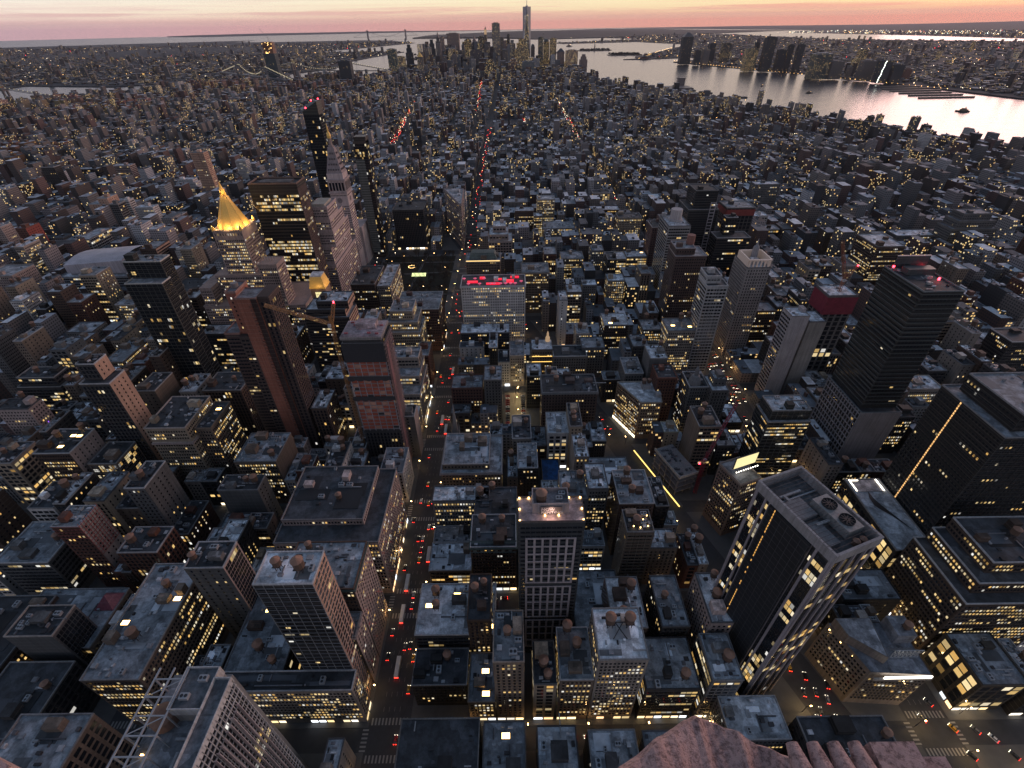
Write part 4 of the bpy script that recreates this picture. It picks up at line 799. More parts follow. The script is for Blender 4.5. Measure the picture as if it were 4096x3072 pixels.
r = root_of('clock_tower', 'pale marble clock tower with steep pyramid roof and gilded cupola', 'clock tower', -183, 827, 'the marble clock tower', 190, rect=(-200, -164, 812, 885))
MAR = (.66, .545, .54)
solid(r, 'wall', lambda m: (m.box(-12.5, 12.5, -13, 13, 0, 141, top=False), m.box(-11.8, 11.8, -12.3, 12.3, 141, 150)), color=MAR)
solid(r, 'loggia', lambda m: (m.box(-13.8, 13.8, -14.3, 14.3, 122, 124, bot=True), m.box(-14.2, 14.2, -14.7, 14.7, 140, 142.2, bot=True), [m.box(-12+k*4.6, -10.9+k*4.6, -13.6, -13, 124, 140) for k in range(6)], [m.box(12.5, 13.1, -12.4+k*4.7, -11.3+k*4.7, 124, 140) for k in range(6)]), color=(.55, .45, .44))
def pyr(m):
    a = [(-11.2, -11.7), (11.2, -11.7), (11.2, 11.7), (-11.2, 11.7)]; b = [(x*.36, y*.36) for x, y in a]
    for i in range(4):
        j = (i+1) % 4; m.face([(*a[i], 150), (*a[j], 150), (*b[j], 184), (*b[i], 184)])
    m.face([(*p, 184) for p in b])
solid(r, 'pyramid_roof', pyr, color=(.40, .33, .34))
solid(r, 'lantern', lambda m: (m.loft(0, 0, [(4, 184), (4, 186), (2.6, 186.2), (2.6, 194), (3.2, 194.4), (3.2, 195)], 8)), color=(.42, .33, .31))
solid(r, 'cupola', lambda m: m.loft(0, 0, [(2.8, 195), (3.0, 198), (2.3, 201), (1.0, 203.5), (.9, 207), (.15, 214)], 10), GOLD)
for (px, py, ux, uy, wd) in ((-12.5, -13, 1, 0, 25), (12.5, -13, 0, 1, 26)):
    nx, ny = uy, -ux; cxx, cyy = px+ux*wd/2, py+uy*wd/2
    m = MB(); pts = [(cxx+ux*3.9*math.cos(t)+nx*.35, cyy+uy*3.9*math.cos(t)+ny*.35, 112+3.9*math.sin(t)) for t in np.linspace(0, 6.283, 25)[:-1]]; m.face(pts)
    f = m.build('clock_face', [PAINT], r, (.33, .28, .30))
    m = MB()
    for ang, ln in ((1.0, 3.2), (4.0, 2.2)): m.bar((cxx+nx*.5, cyy+ny*.5, 112), (cxx+ux*ln*math.cos(ang)+nx*.5, cyy+uy*ln*math.cos(ang)+ny*.5, 112+ln*math.sin(ang)), .18)
    m.build('clock_hand', [DARKM], f)
w = []
for z0, z1 in ((30, 106), (117, 121)): windows(w, -12.5, -13, 1, 0, 25, z0, z1, 'd', .1, rg); windows(w, 12.5, -13, 0, 1, 26, z0, z1, 'd', .06, rg)
for k in range(5): w.append(([(-10.8+k*4.6, -13.1, 126), (-7.6+k*4.6, -13.1, 126), (-7.6+k*4.6, -13.1, 137.5), (-10.8+k*4.6, -13.1, 137.5)], DARKW)); w.append(([(12.6, -11.1+k*4.7, 126), (12.6, -7.9+k*4.7, 126), (12.6, -7.9+k*4.7, 137.5), (12.6, -11.1+k*4.7, 137.5)], DARKW))
panes(w, r, sep=60)
def dorm(m):
    for j, n in ((0, 5), (1, 4), (2, 3), (3, 2)):
        z = 154+j*7; t = (z-150)/34; y = -11.7*(1-t*.64)
        for i in range(n): x = (i-(n-1)/2)*3.6; m.box(x-.7, x+.7, y-.9, y+1, z, z+2.2); m.box(-y-1, -y+.7, x-.7, x+.7, z, z+2.2)
solid(r, 'roof_dormer', dorm, PAINT, (.12, .1, .11))
solid(r, 'base_block', lambda m: m.box(-10, 16, 14, 56, 0, 62), color=MAR)

# dark faceted glass tower and the slender balconied one
def glass_tower(name, label, short, x0, x1, y0, y1, h, col, lit, taper=1.0, cut=0, bands=None, sep=30):
    cx, cy = (x0+x1)/2, (y0+y1)/2; r = root_of(name, label, 'apartment tower', cx, cy, short, h, rect=(x0-2, x1+2, y0-2, y1+2)); hx, hy = (x1-x0)/2, (y1-y0)/2
    def body(m):
        a = [(-hx, -hy), (hx, -hy), (hx, hy), (-hx, hy)]; b = [(x*taper, y*taper) for x, y in a]
        zt = [h-cut, h, h, h-cut*.5]
        for i in range(4):
            j = (i+1) % 4; m.face([(*a[i], 0), (*a[j], 0), (*b[j], zt[j]), (*b[i], zt[i])])
        m.face([(*b[i], zt[i]) for i in range(4)])
    solid(r, 'wall', body, PAINT, col)
    w = []
    def q(px, py, ux, uy, wd):
        nb, nf = max(3, int(wd/2.4)), int((h-cut-8)/3.7); nx, ny = uy, -ux
        for j in range(nf):
            t = (6+j*3.7)/h; s = 1+(taper-1)*t; pf = lit*rg.choice((.3, 1, 1, 2))
            for i in range(nb):
                u = (i/nb-.5)*wd*s; u2 = ((i+.9)/nb-.5)*wd*s; bx, by = (px)*s+nx*.1, (py)*s+ny*.1; z = 6+j*3.7
                w.append(([(bx+ux*u, by+uy*u, z), (bx+ux*u2, by+uy*u2, z), (bx+ux*u2, by+uy*u2, z+3.1), (bx+ux*u, by+uy*u, z+3.1)], glow_of(rg) if rg.random() < pf else DARKW))
    q(0, -hy, 1, 0, hx*2); q(hx, 0, 0, 1, hy*2)
    panes(w, r, sep=sep)
    if bands: solid(r, 'balcony_edge', lambda m: [m.box(-hx-.4, hx+.4, -hy-.6, -hy, 8+k*3.7, 8.5+k*3.7, bot=True) for k in range(int((h-30)/3.7))], color=bands)
    return r, hx, hy
r, hx, hy = glass_tower('glass_tower', 'tallest dark glass tower with notched sloping top behind the clock tower', 'the tall dark glass tower', -226, -200, 858, 884, 237, (.016, .022, .022), .05, .86, 12)
for x, y, zz in ((-7, -8, 228), (2, -4, 237), (9, 6, 237.6)): solid(r, 'beacon', lambda m: m.loft(x, y, [(.9, zz), (.9, zz+1.6)], 6), REDL)
r, hx, hy = glass_tower('glass_tower', 'slender brown tower with bright glass balcony column near the square', 'the slender balconied tower', -163, -143, 868, 886, 183, (.05, .036, .03), .10, 1, 0)
solid(r, 'balcony_edge', lambda m: [m.box(-hx-.8, hx*.35, -hy-.9, -hy, 10+k*3.9, 10.8+k*3.9, bot=True) for k in range(38)], color=(.30, .32, .31))
solid(r, 'crown_box', lambda m: m.box(-hx+2, hx, -hy+1, hy, 160, 189), PAINT, (.02, .017, .015))
solid(r, 'balcony_glass', lambda m: m.box(-hx-.5, hx*.3, -hy-.5, -hy, 10, 158), PAINT, (.10, .12, .115))

# red-brown slab with serrated edge
r = root_of('brick_tower', 'tall red brick slab tower with serrated balcony edge and dark flanks', 'apartment tower', -127, 397, 'the serrated red slab', 168, rect=(-152, -104, 386, 420))
solid(r, 'wall', lambda m: (m.box(-4, 12, -9.5, 9, 0, 163), m.box(-12, -4, -5, 14, 0, 166)), color=(.36, .13, .085))
solid(r, 'dark_wing', lambda m: (m.box(12, 21, -8, 12, 0, 164), m.box(-24, -12, -7, 12, 0, 132)), color=(.075, .045, .04))
solid(r, 'front_wing', lambda m: (m.box(-12, -4, -9.5, -5, 0, 131)), color=(.07, .045, .04))
solid(r, 'roof', lambda m: (m.face([(-11.8, -4.8, 166.05), (-4.2, -4.8, 166.05), (-4.2, 13.8, 166.05), (-11.8, 13.8, 166.05)]), m.face([(-3.8, -9.2, 163.05), (11.8, -9.2, 163.05), (11.8, 8.8, 163.05), (-3.8, 8.8, 163.05)]), m.face([(-23.8, -6.8, 132.05), (-12.2, -6.8, 132.05), (-12.2, 11.8, 132.05), (-23.8, 11.8, 132.05)])), ROOF, (.22, .22, .24))
solid(r, 'parapet', lambda m: (m.ring(-12.2, -3.8, -5.2, 14.2, 165.4, 167.2, .5), m.ring(-4.2, 12.2, -9.7, 9.2, 162.6, 164, .5), m.ring(-24.2, -11.8, -7.2, 12.2, 131.4, 133, .5)), color=(.35, .2, .17))
solid(r, 'drum', lambda m: m.loft(-8, 4, [(2.6, 166), (2.6, 170)], 14), PAINT, (.25, .22, .22))
solid(r, 'balcony_tooth', lambda m: [m.box(5.5, 7.6, -10.9, -9.5, 4+k*3.1, 5.6+k*3.1, bot=True) for k in range(50)], color=(.30, .12, .085))
solid(r, 'dark_bay', lambda m: m.box(7.6, 12, -9.75, -9.5, 0, 163), color=(.05, .025, .022))
w = []; windows(w, -24, -7, 1, 0, 12, 5, 130, 'r', .08, rg); windows(w, -12, -9.5, 1, 0, 8, 5, 130, 'r', .08, rg); windows(w, 21, -8, 0, 1, 20, 5, 160, 'v', .05, rg); windows(w, 12, -8, 1, 0, 9, 5, 160, 'v', .10, rg)
windows(w, -12, -5, 1, 0, 8, 133, 165, 's', .3, rg)
panes(w, r, sep=60)

# brick block with the gilded lantern house
r = root_of('office_building', 'brick prewar block topped by a gilded mansard with glowing glass lantern', 'office building', -134, 548, 'the gilded-mansard block', 80, rect=(-150, -116, 530, 566)); r.scale = (1, 1, 1.14)
solid(r, 'wall', lambda m: (m.box(-15, 16, -12, 18, 0, 66), m.box(-8, 8, -8, 8, 66, 86)), color=(.26, .17, .14))
solid(r, 'mansard', lambda m: m.prism([(0, 0)]*0 or [(-8.6, -8.6), (8.6, -8.6), (8.6, 8.6), (-8.6, 8.6)], 86, 87) or [m.face([(*a, 87), (*b, 87), (b[0]*.72, b[1]*.72, 97), (a[0]*.72, a[1]*.72, 97)]) for a, b in (((-8.3, -8.3), (8.3, -8.3)), ((8.3, -8.3), (8.3, 8.3)), ((8.3, 8.3), (-8.3, 8.3)), ((-8.3, 8.3), (-8.3, -8.3)))], GOLD)
solid(r, 'roof', lambda m: m.box(-6, 6, -6, 6, 97, 98.2), ROOF, (.6, .6, .62))
for x, y in ((0, -15), (14, 0), (-13, -10)): flood(r, x, y, 88, 1100)
m = MB()
for i in range(4):
    for j in range(5): m.face([(-3.4+i*1.7, -8.1, 68+j*3), (-1.95+i*1.7, -8.1, 68+j*3), (-1.95+i*1.7, -8.1, 70.6+j*3), (-3.4+i*1.7, -8.1, 70.6+j*3)])
m.build('lantern_glazing', [SCREEN], r)
w = []; windows(w, -15, -12, 1, 0, 31, 5, 64, 'd', .45, rg); windows(w, 16, -12, 0, 1, 30, 5, 64, 'd', .2, rg); panes(w, r, sep=30)
solid(r, 'parapet', lambda m: m.ring(-15.3, 16.3, -12.3, 18.3, 65.4, 67, .6), color=(.4, .33, .28))

# tower under construction
r = root_of('unfinished_tower', 'half-clad concrete tower with orange plywood floors and black netting', 'construction site', -37.5, 381, 'the half-clad construction tower', 130, rect=(-55, -19, 366, 398))
hx, hy = 15.5, 12.5
solid(r, 'wall', lambda m: (m.box(-hx, hx, -hy, hy, 0, 48), m.box(-hx+1.2, hx-1.2, -hy+1.2, hy-1, 48, 139)), color=(.05, .05, .055))
def fl(m):
    for k in range(25): m.box(-hx, hx, -hy, hy, 49+k*3.7, 49.5+k*3.7, bot=True)
    m.box(-hx, hx, -hy, hy, 139, 140)
solid(r, 'floor_slab', fl, color=(.38, .34, .33))
ply = random.Random(3)
def plyw(m):
    for k in range(22):
        for i in range(6):
            if ply.random() < .95: m.box(-hx+.6+i*5, -hx+5.0+i*5, -hy+.5, -hy+.8, 49.5+k*3.7, 53.0+k*3.7, m=1 if ply.random() < .22 else 0, bot=True)
solid(r, 'plywood_panel', plyw, mat_simple('wet_plywood', (.34, .085, .05), .8, var=.75, scale=.16), extra=(mat_simple('pale_sheeting', (.46, .24, .17), .6, var=.6, scale=.2),))
solid(r, 'mast_strip', lambda m: [m.box(-hx+i*5.1, -hx+.5+i*5.1, -hy-.25, -hy, 48, 130) for i in range(7)], PAINT, (.45, .42, .46))
for zb, n in ((102, 22), (82, 22)):
    def net(m):
        for i in range(n):
            a = -hx-1.5+i*(2*hx+3)/n; b = a+(2*hx+3)/n; q = -1.2*abs(math.sin(i*.75)); m.face([(a, -hy-1.5, zb+q), (b, -hy-1.5, zb-1.2*abs(math.sin((i+1)*.75))), (b, -hy-.6, zb+3), (a, -hy-.6, zb+3)])
    solid(r, 'debris_net', net, DARKM)
solid(r, 'top_net', lambda m: m.box(-hx-.4, hx+.4, -hy-.4, hy+.4, 118, 135, top=False), mat_simple('black_netting', (.03, .03, .035), .9))
solid(r, 'hoist_mast', lambda m: [m.bar((hx+2.4, -hy+2, z), (hx+2.4, -hy+5, z+1.5), .12) for z in np.arange(0, 132, 1.5)]+[m.bar((hx+2.4, -hy+2, 0), (hx+2.4, -hy+2, 134), .3), m.bar((hx+2.4, -hy+5, 0), (hx+2.4, -hy+5, 134), .3)], PAINT, (.55, .28, .27))
def scaf(m):
    for k in range(36): m.box(hx, hx+1.6, -hy, hy, 3+k*3.7, 3.25+k*3.7, bot=True)
    for j in range(9): m.bar((hx+1.6, -hy+j*3.1, 0), (hx+1.6, -hy+j*3.1, 134), .1)
solid(r, 'scaffold', scaf, PAINT, (.42, .27, .26))
w = []; windows(w, -hx, -hy, 1, 0, 31, 4, 47, 'v', .3, rg); 
for k in range(36):
    for j in range(8): w.append(([(hx+.06, -hy+.4+j*3.1, 3.3+k*3.7), (hx+.06, -hy+3.1+j*3.1, 3.3+k*3.7), (hx+.06, -hy+3.1+j*3.1, 6.4+k*3.7), (hx+.06, -hy+.4+j*3.1, 6.4+k*3.7)], tuple(.35*c for c in glow_of(rg)) if rg.random() < .12 else DARKW))
panes(w, r, sep=40)
solid(r, 'roof', lambda m: (m.box(-hx+.5, hx-.5, -hy+.5, hy-.5, 140, 140.4), m.box(-6, 9, -1, 8, 140.4, 144.5)), ROOF, (.45, .36, .38))
solid(r, 'formwork', lambda m: [m.box(x, x+2.5, y, y+1, 140.4, 141.5) for x, y in ((-13, -8), (-9, 4), (10, -9), (4, -8), (-4, 9), (11, 3), (-12, 8))], PAINT, (.45, .1, .12))

def crane(name, label, x, y, h, jib, cjib, color, rise=0.0, short=None):
    """lattice tower crane: mast, jib end (dx,dy,dz), counter jib"""
    r = tag(empty(name, (x, y, 0)), label, 'crane')
    def lattice(m, p, q, s, n):
        p, q = Vector(p), Vector(q); d = (q-p); u = d.cross(Vector((0, 0, 1)) if abs(d.normalized().z) < .9 else Vector((1, 0, 0))).normalized()*s; v = d.cross(u).normalized()*s
        cs = [u+v, u-v, -u-v, -u+v]
        for c in cs: m.bar(p+c, q+c, .16)
        for k in range(n):
            a, b = p+d*k/n, p+d*(k+1)/n
            for i in range(4): m.bar(a+cs[i], b+cs[(i+1) % 4], .1)
    solid(r, 'mast', lambda m: lattice(m, (0, 0, 0), (0, 0, h), 1.0, int(h/3)), PAINT, color)
    solid(r, 'jib', lambda m: lattice(m, (0, 0, h+2), jib, .9, 16), PAINT, color)
    solid(r, 'counter_jib', lambda m: lattice(m, (0, 0, h+1), cjib, .9, 6), PAINT, color)
    solid(r, 'cab', lambda m: m.box(-2, 0, -2.6, -.9, h+.3, h+2.8, bot=True), PAINT, (.6, .58, .6))
    solid(r, 'slewing_ring', lambda m: m.loft(0, 0, [(1.8, h-.5), (1.8, h+.8)], 10), PAINT, color)
    solid(r, 'stay_rope', lambda m: (m.bar((0, 0, h+9), jib, .09), m.bar((0, 0, h+9), cjib, .09)), DARKM)
    solid(r, 'mast_head', lambda m: lattice(m, (0, 0, h), (0, 0, h+9), .6, 4), PAINT, color)
    solid(r, 'beacon', lambda m: m.loft(cjib[0], cjib[1], [(.6, cjib[2]), (.6, cjib[2]+1.3)], 6), REDL)
    return r
crane('tower_crane', 'yellow lattice tower crane beside the half-clad construction tower', -58, 373, 147, (-39, -9, 170), (4, 4, 164), (.42, .20, .07))
crane('tower_crane', 'crimson lattice crane rising from the excavated site by the diagonal street', 228, 336, 40, (27, 28, 76), (-9, -10, 46), (.36, .03, .06))
crane('tower_crane', 'orange luffing crane above the red-netted tower', 391, 488, 122, (-36, -28, 172), (9, 2, 136), (.40, .16, .09))

# wedge-shaped building at the crossing of the avenues
r = root_of('wedge_building', 'slim pale wedge-shaped building pointing at the avenue crossing', 'office building', -20, 945, 'the pale wedge building', 78, rect=(-50, -9, 893, 995))
W3 = [(11.5, -47), (9.0, -48), (-27, 45), (8.5, 45)]
W3 = [(8.5, -48), (11.2, -47), (8.0, 45), (-27, 45)]
solid(r, 'wall', lambda m: m.prism(W3, 0, 80, top=False), color=(.36, .285, .27))
solid(r, 'roof', lambda m: (m.face([(p[0], p[1], 79.4) for p in W3]), m.box(-12, 2, 22, 34, 79.4, 83), m.box(0, 6, 0, 9, 79.4, 82)), ROOF, (.46, .46, .49))
W3b = [(8.2, -50), (12.4, -48.5), (9.2, 46.2), (-29, 46.2)]
solid(r, 'cornice', lambda m: (m.prism(W3b, 76.6, 78.2, bot=True), m.prism(W3b, 60, 60.6, bot=True), m.prism(W3b, 12, 12.6, bot=True)), color=(.4, .32, .3))
w = []
for (p, q) in ((W3[3], W3[0]), (W3[0], W3[1]), (W3[1], W3[2])):
    d = math.dist(p, q); windows(w, p[0], p[1], (q[0]-p[0])/d, (q[1]-p[1])/d, d, 6, 76, 'd', .13, rg)
panes(w, r, sep=50)
solid(r, 'parapet', lambda m: [m.bar((*W3[i], 79.9), (*W3[(i+1) % 4], 79.9), .5) for i in range(4)], color=(.42, .36, .36))

# dark office tower turned to the diagonal street
r = root_of('office_tower', 'big dark tower with blank black centre wall and pale edge piers', 'office tower', 208, 199.5, 'the dark office tower', 150, BANG, rect=(184, 232, 172, 228))
hx, hy = 12.2, 20.8
# local x runs across the slab, local y along it; the long side facing the deck is -x
solid(r, 'wall', lambda m: m.box(-hx, hx, -hy, hy, 0, 150, top=False), color=(.016, .018, .022))
solid(r, 'blank_core_wall', lambda m: m.box(-hx-1.6, -hx, -11.5, 11.5, 3, 146, bot=True), PAINT, (.017, .021, .028))
solid(r, 'core_joint', lambda m: [m.box(-hx-1.75, -hx-1.6, -11+k*3.65, -10.85+k*3.65, 5, 144) for k in range(7)], PAINT, (.09, .1, .11))
PIER = (.42, .37, .39)
def piers(m):
    for y in (-hy, -14.5, -11.6, 11.5, 14.2, hy-1.2): m.box(-hx-.7 if abs(y) > 11 else -hx-.5, -hx+.1, y, y+1.0, 0, 150)
    for x in (-hx, -6, 0, 6, hx-1): m.box(x, x+1.0, -hy-.7, -hy, 0, 150); m.box(x, x+1.0, hy, hy+.7, 0, 150)
    for y in np.arange(-hy+5, hy-1, 5.2): m.box(hx, hx+.7, y, y+.9, 0, 150)
solid(r, 'pier', piers, color=PIER)
def nets(w, px, py, ux, uy, wd, lit):
    windows(w, px, py, ux, uy, wd, 6, 144, 'g', lit, rg, edge=.3)
w = []; nets(w, -hx, hy, 0, -1, 9, .5); nets(w, -hx, -12, 0, -1, 8.6, .55); nets(w, -hx, -hy, 1, 0, 24.4, .33); nets(w, hx, -hy, 0, 1, 41, .3); panes(w, r, sep=100)
m = MB()
for k in range(66):
    if rg.random() < .8: m.face([(-hx-1.66, 8.2, 8+k*2.1), (-hx-1.66, 7.7, 8+k*2.1), (-hx-1.66, 7.7, 9.5+k*2.1), (-hx-1.66, 8.2, 9.5+k*2.1)])
m.build('stair_light', [mat_emit('stair_lamp', (1, .5, .12), .9)], r)
solid(r, 'roof', lambda m: m.face([(-hx, -hy, 146.5), (hx, -hy, 146.5), (hx, hy, 146.5), (-hx, hy, 146.5)]), ROOF, (.13, .125, .13))
solid(r, 'parapet', lambda m: m.ring(-hx-.8, hx+.8, -hy-.8, hy+.8, 146, 151.5, 1.1), color=(.40, .38, .39))
solid(r, 'parapet_joint', lambda m: [m.box(-hx-.83, hx+.83, -hy+k*2, -hy+.15+k*2, 151.5, 151.53) for k in range(1, 21)], DARKM)
solid(r, 'plant_house', lambda m: (m.box(-10, -1, -2, 8, 146.5, 149.5), m.box(-9, -3, -16, -4, 146.5, 148.6)), color=(.27, .26, .27))
ct = solid(r, 'cooling_tower', lambda m: m.box(1, 9.5, -15, 4, 147.3, 152, bot=True), PAINT, (.27, .28, .29))
for y in (-10, -1): solid(ct, 'fan', lambda m: (m.loft(5.2, y, [(3.1, 152), (3.1, 153)], 18, cap=False), [m.bar((5.2, y, 152.6), (5.2+2.9*math.cos(a), y+2.9*math.sin(a), 152.6), .16) for a in np.arange(0, 6.2, .63)], m.face([(5.2+3*math.cos(a), y+3*math.sin(a), 152.05) for a in np.linspace(0, 6.283, 17)[:-1]])), DARKM)
for x, y in ((3, -18), (6.5, -18.3)): tank(r, x, y, 146.5, .62, .5)
solid(r, 'duct', lambda m: (m.bar((1, -6, 149), (-6, -6, 149), .55), m.bar((-6, 3, 148), (-6, 12, 148), .6), m.bar((-8, 12, 147.6), (4, 12, 147.6), .5)), PAINT, (.45, .46, .48))
solid(r, 'window_cleaning_track', lambda m: m.box(-10.5, 11, 9.5, 10.2, 146.6, 147.3), METAL)

# glass and steel tower with open steel crown at the bottom corner
r = root_of('steel_crown_tower', 'pale steel tower with open roof frame around a big copper tank cone', 'apartment tower', -47, 124, 'the steel-crowned tower', 120, rect=(-66, -29, 96, 152))
solid(r, 'wall', lambda m: (m.box(-15, 8, -25, 24, 0, 118), m.box(8, 14, -25, 18, 0, 128), m.box(-4, 8, 8, 22, 118, 128)), PAINT, (.30, .31, .32))
solid(r, 'roof', lambda m: (m.face([(-14.8, -24.8, 118.1), (7.8, -24.8, 118.1), (7.8, 23.8, 118.1), (-14.8, 23.8, 118.1)]), m.face([(-3.8, 8.2, 128.1), (7.8, 8.2, 128.1), (7.8, 21.8, 128.1), (-3.8, 21.8, 128.1)]), m.face([(8.2, -24.8, 128.1), (13.8, -24.8, 128.1), (13.8, 17.8, 128.1), (8.2, 17.8, 128.1)])), ROOF, (.2, .21, .23))
def frame(m):
    xs, ys = (-14.5, -9, -3.5), np.arange(-24, 24, 6)
    for x in xs: m.bar((x, -24, 129), (x, 22, 129), .28)
    for y in ys: m.bar((-14.5, y, 129), (-3.5, y, 129), .24); m.bar((-14.5, y, 118), (-14.5, y, 129), .26); m.bar((-3.5, y, 118), (-3.5, y, 129), .22)
    for y in ys[::2]: m.bar((-14.5, y, 129), (-3.5, y+6, 129), .16)
solid(r, 'steel_frame', frame, METAL)
t = solid(r, 'copper_tank', lambda m: m.loft(-8.5, 8, [(4.4, 119), (4.4, 124), (.3, 127.5)], 20), COPPER)
def mull(m):
    for k in range(33):
        z = 2+k*3.8; m.box(14, 14.35, -25, 18, z, z+.35, bot=True); m.box(-15, 14, -25.35, -25, z, z+.3, bot=True)
    for j in range(24): m.box(14, 14.3, -25+j*1.85, -24.75+j*1.85, 0, 128)
    for j in range(16): m.box(-15+j*1.9, -14.75+j*1.9, -25.3, -25, 0, 118)
solid(r, 'mullion', mull, PAINT, (.62, .61, .62))
solid(r, 'roof_mullion', lambda m: (m.ring(-4.3, 8.2, 7.8, 22.2, 124, 129.4, .3), m.ring(7.8, 14.3, -25.3, 18.3, 126, 129.6, .3)), PAINT, (.62, .62, .63))
solid(r, 'fin', lambda m: [m.box(14.3, 15.6, -20+k*2.2, -19.7+k*2.2, 6, 118-k*.0) for k in range(16)], PAINT, (.5, .43, .44))
solid(r, 'red_banner_slat', lambda m: [m.box(14.4, 14.8, -23+k*1.1, -22.4+k*1.1, 100, 114) for k in range(8)], PAINT, (.42, .06, .05))
w = []; windows(w, 14, -25, 0, 1, 43, 3, 127, 'g', .03, rg, off=.02); windows(w, -15, -25, 1, 0, 29, 3, 117, 'g', .05, rg, off=.02); panes(w, r, sep=40)
for x, y in ((-1, -18), (3, -10), (-10, -16)): ac(r, x, y, 118.1, 1.3)
for x, y in ((0, 12), (4, 18)): ac(r, x, y, 128.1, 1.0)
solid(r, 'duct', lambda m: (m.bar((1, -22, 119), (1, -2, 119), .5), m.bar((5, -15, 119.3), (5, 4, 119.3), .6), m.bar((-2, 2, 119), (6, 2, 119), .4)), PAINT, (.5, .5, .52))
solid(r, 'roof_lamp', lambda m: (m.box(-12, -11.3, -12, -11.3, 118.2, 119.2), m.box(-12, -11.3, -3, -2.3, 118.2, 119.2)), ORANGE)

# billboard block on the diagonal street
r = root_of('office_building', 'narrow tan block carrying a bright floodlit billboard above its roof', 'office building', 240, 304, 'the billboard block', 60, BANG, rect=(228, 254, 292, 318))
solid(r, 'wall', lambda m: (m.box(-9, 9, -9, 13, 0, 60, top=False)), color=(.24, .17, .14))
solid(r, 'roof', lambda m: m.face([(-9, -9, 59.4), (9, -9, 59.4), (9, 13, 59.4), (-9, 13, 59.4)]), ROOF, (.3, .29, .3))
solid(r, 'parapet', lambda m: m.ring(-9.3, 9.3, -9.3, 13.3, 58.8, 60.5, .6), color=(.38, .3, .26))
w = []; windows(w, -9, 13, 0, -1, 22, 5, 58, 'd', .45, rg); windows(w, -9, -9, 1, 0, 18, 5, 58, 'd', .35, rg); panes(w, r, sep=40)
bb = solid(r, 'billboard', lambda m: (m.box(-7, 13, 2.4, 3, 63, 74, bot=True)), DARKM)
solid(bb, 'lit_poster', lambda m: m.face([(-6.7, 2.3, 63.4), (12.7, 2.3, 63.4), (12.7, 2.3, 73.6), (-6.7, 2.3, 73.6)]), SCREEN)
solid(bb, 'billboard_strut', lambda m: [m.bar((x, 4, 59.5), (x, 3, 70), .2) for x in (-6, -1, 4, 9)]+[m.bar((-7, -.3, 62.4), (13, -.3, 62.4), .12)], METAL)
for k in range(10): solid(bb, 'lamp', lambda m: m.box(-6.4+k*2.1, -5.7+k*2.1, -.7, -.1, 62.1, 62.7), WHITEL)

# triangular block with the roof-sign truss
r = root_of('office_building', 'angular grey block with open steel sign truss and floodlit cornice', 'office building', 284, 190, 'the sign-truss block', 45, rect=(262, 306, 172, 206))
PL = [(-18, -13), (14, -15), (14, 14), (-27, 14)]
solid(r, 'wall', lambda m: (m.prism(PL, 0, 40, top=False), m.prism([(-24, 3), (-9, -9), (-6, 13), (-26, 13)], 40, 47)), color=(.22, .185, .165))
solid(r, 'roof', lambda m: (m.face([(p[0]*.985, p[1]*.985, 39.5) for p in PL]), m.box(3, 13.5, 2, 13.5, 39.5, 48)), ROOF, (.24, .25, .28))
solid(r, 'roof_slab', lambda m: m.face([(-23.6, 3.2, 47.05), (-9.3, -8.3, 47.05), (-6.5, 12.6, 47.05), (-25.5, 12.6, 47.05)]), ROOF, (.3, .31, .34))
def truss(m):
    for k in range(7):
        x = -4+k*2.2; m.bar((x, -6, 41), (x+2.2, -6, 48.5), .13); m.bar((x+2.2, -6, 41), (x, -6, 48.5), .13); m.bar((x, -6, 41), (x, -6, 48.5), .15); m.bar((x, -6, 48.5), (x, -1, 41), .13)
    m.bar((-4, -6, 48.5), (11.4, -6, 48.5), .18); m.bar((-4, -6, 41), (11.4, -6, 41), .18)
solid(r, 'sign_truss', truss, METAL)
solid(r, 'cornice', lambda m: m.box(-17, 14.6, -16.0, -15.1, 36, 38, bot=True), color=(.4, .36, .32))
solid(r, 'cornice_light', lambda m: m.box(-12, 13.5, -15.9, -15.45, 38.1, 40.3), WHITEL)
w = []; windows(w, -18, -13.1, 1, -.06, 32, 5, 36, 'd', .4, rg, off=.5); d = math.dist(PL[3], PL[0]); windows(w, PL[3][0], PL[3][1], (PL[0][0]-PL[3][0])/d, (PL[0][1]-PL[3][1])/d, d, 5, 38, 'd', .3, rg); panes(w, r, sep=40)
for k in range(4): solid(r, 'wall_lamp', lambda m: m.box(-26.5+k*2.6, -25.9+k*2.6, 11-k*7.2, 11.7-k*7.2, 36.5, 37.2), ORANGE)
tank(r, 9, 6, 48, .9, 2)

# pointed corner block with light roof and yellow windows beside the diagonal street
r = root_of('office_building', 'angular corner block with white roof and every row of windows lit yellow', 'office building', 200, 420, 'the angular yellow-lit block', 45, rect=(172, 216, 400, 442))
PL = [(-9, -16), (10, -16), (14, 16), (-25, 16)]
solid(r, 'wall', lambda m: m.prism(PL, 0, 45, top=False), color=(.33, .24, .17))
solid(r, 'roof', lambda m: m.face([(p[0]*.98, p[1]*.98, 44.3) for p in PL]), ROOF, (.58, .59, .62))
solid(r, 'parapet', lambda m: [m.bar((*PL[i], 44.9), (*PL[(i+1) % 4], 44.9), .4) for i in range(4)], color=(.42, .36, .3))
w = []; d = math.dist(PL[3], PL[0]); windows(w, PL[3][0], PL[3][1], (PL[0][0]-PL[3][0])/d, (PL[0][1]-PL[3][1])/d, d, 5, 44, 'd', .85, rg); windows(w, -9, -16, 1, 0, 19, 5, 44, 'd', .75, rg); panes(w, r, sep=60)
solid(r, 'bulkhead', lambda m: (m.box(-4, 4, 4, 11, 44.3, 49), m.box(7, 11, -8, -3, 44.3, 48)), color=(.42, .4, .4))
tank(r, -2, 7, 49, .9, 1.5); tank(r, 3, 8, 49, .8, 1.5)
m = MB()
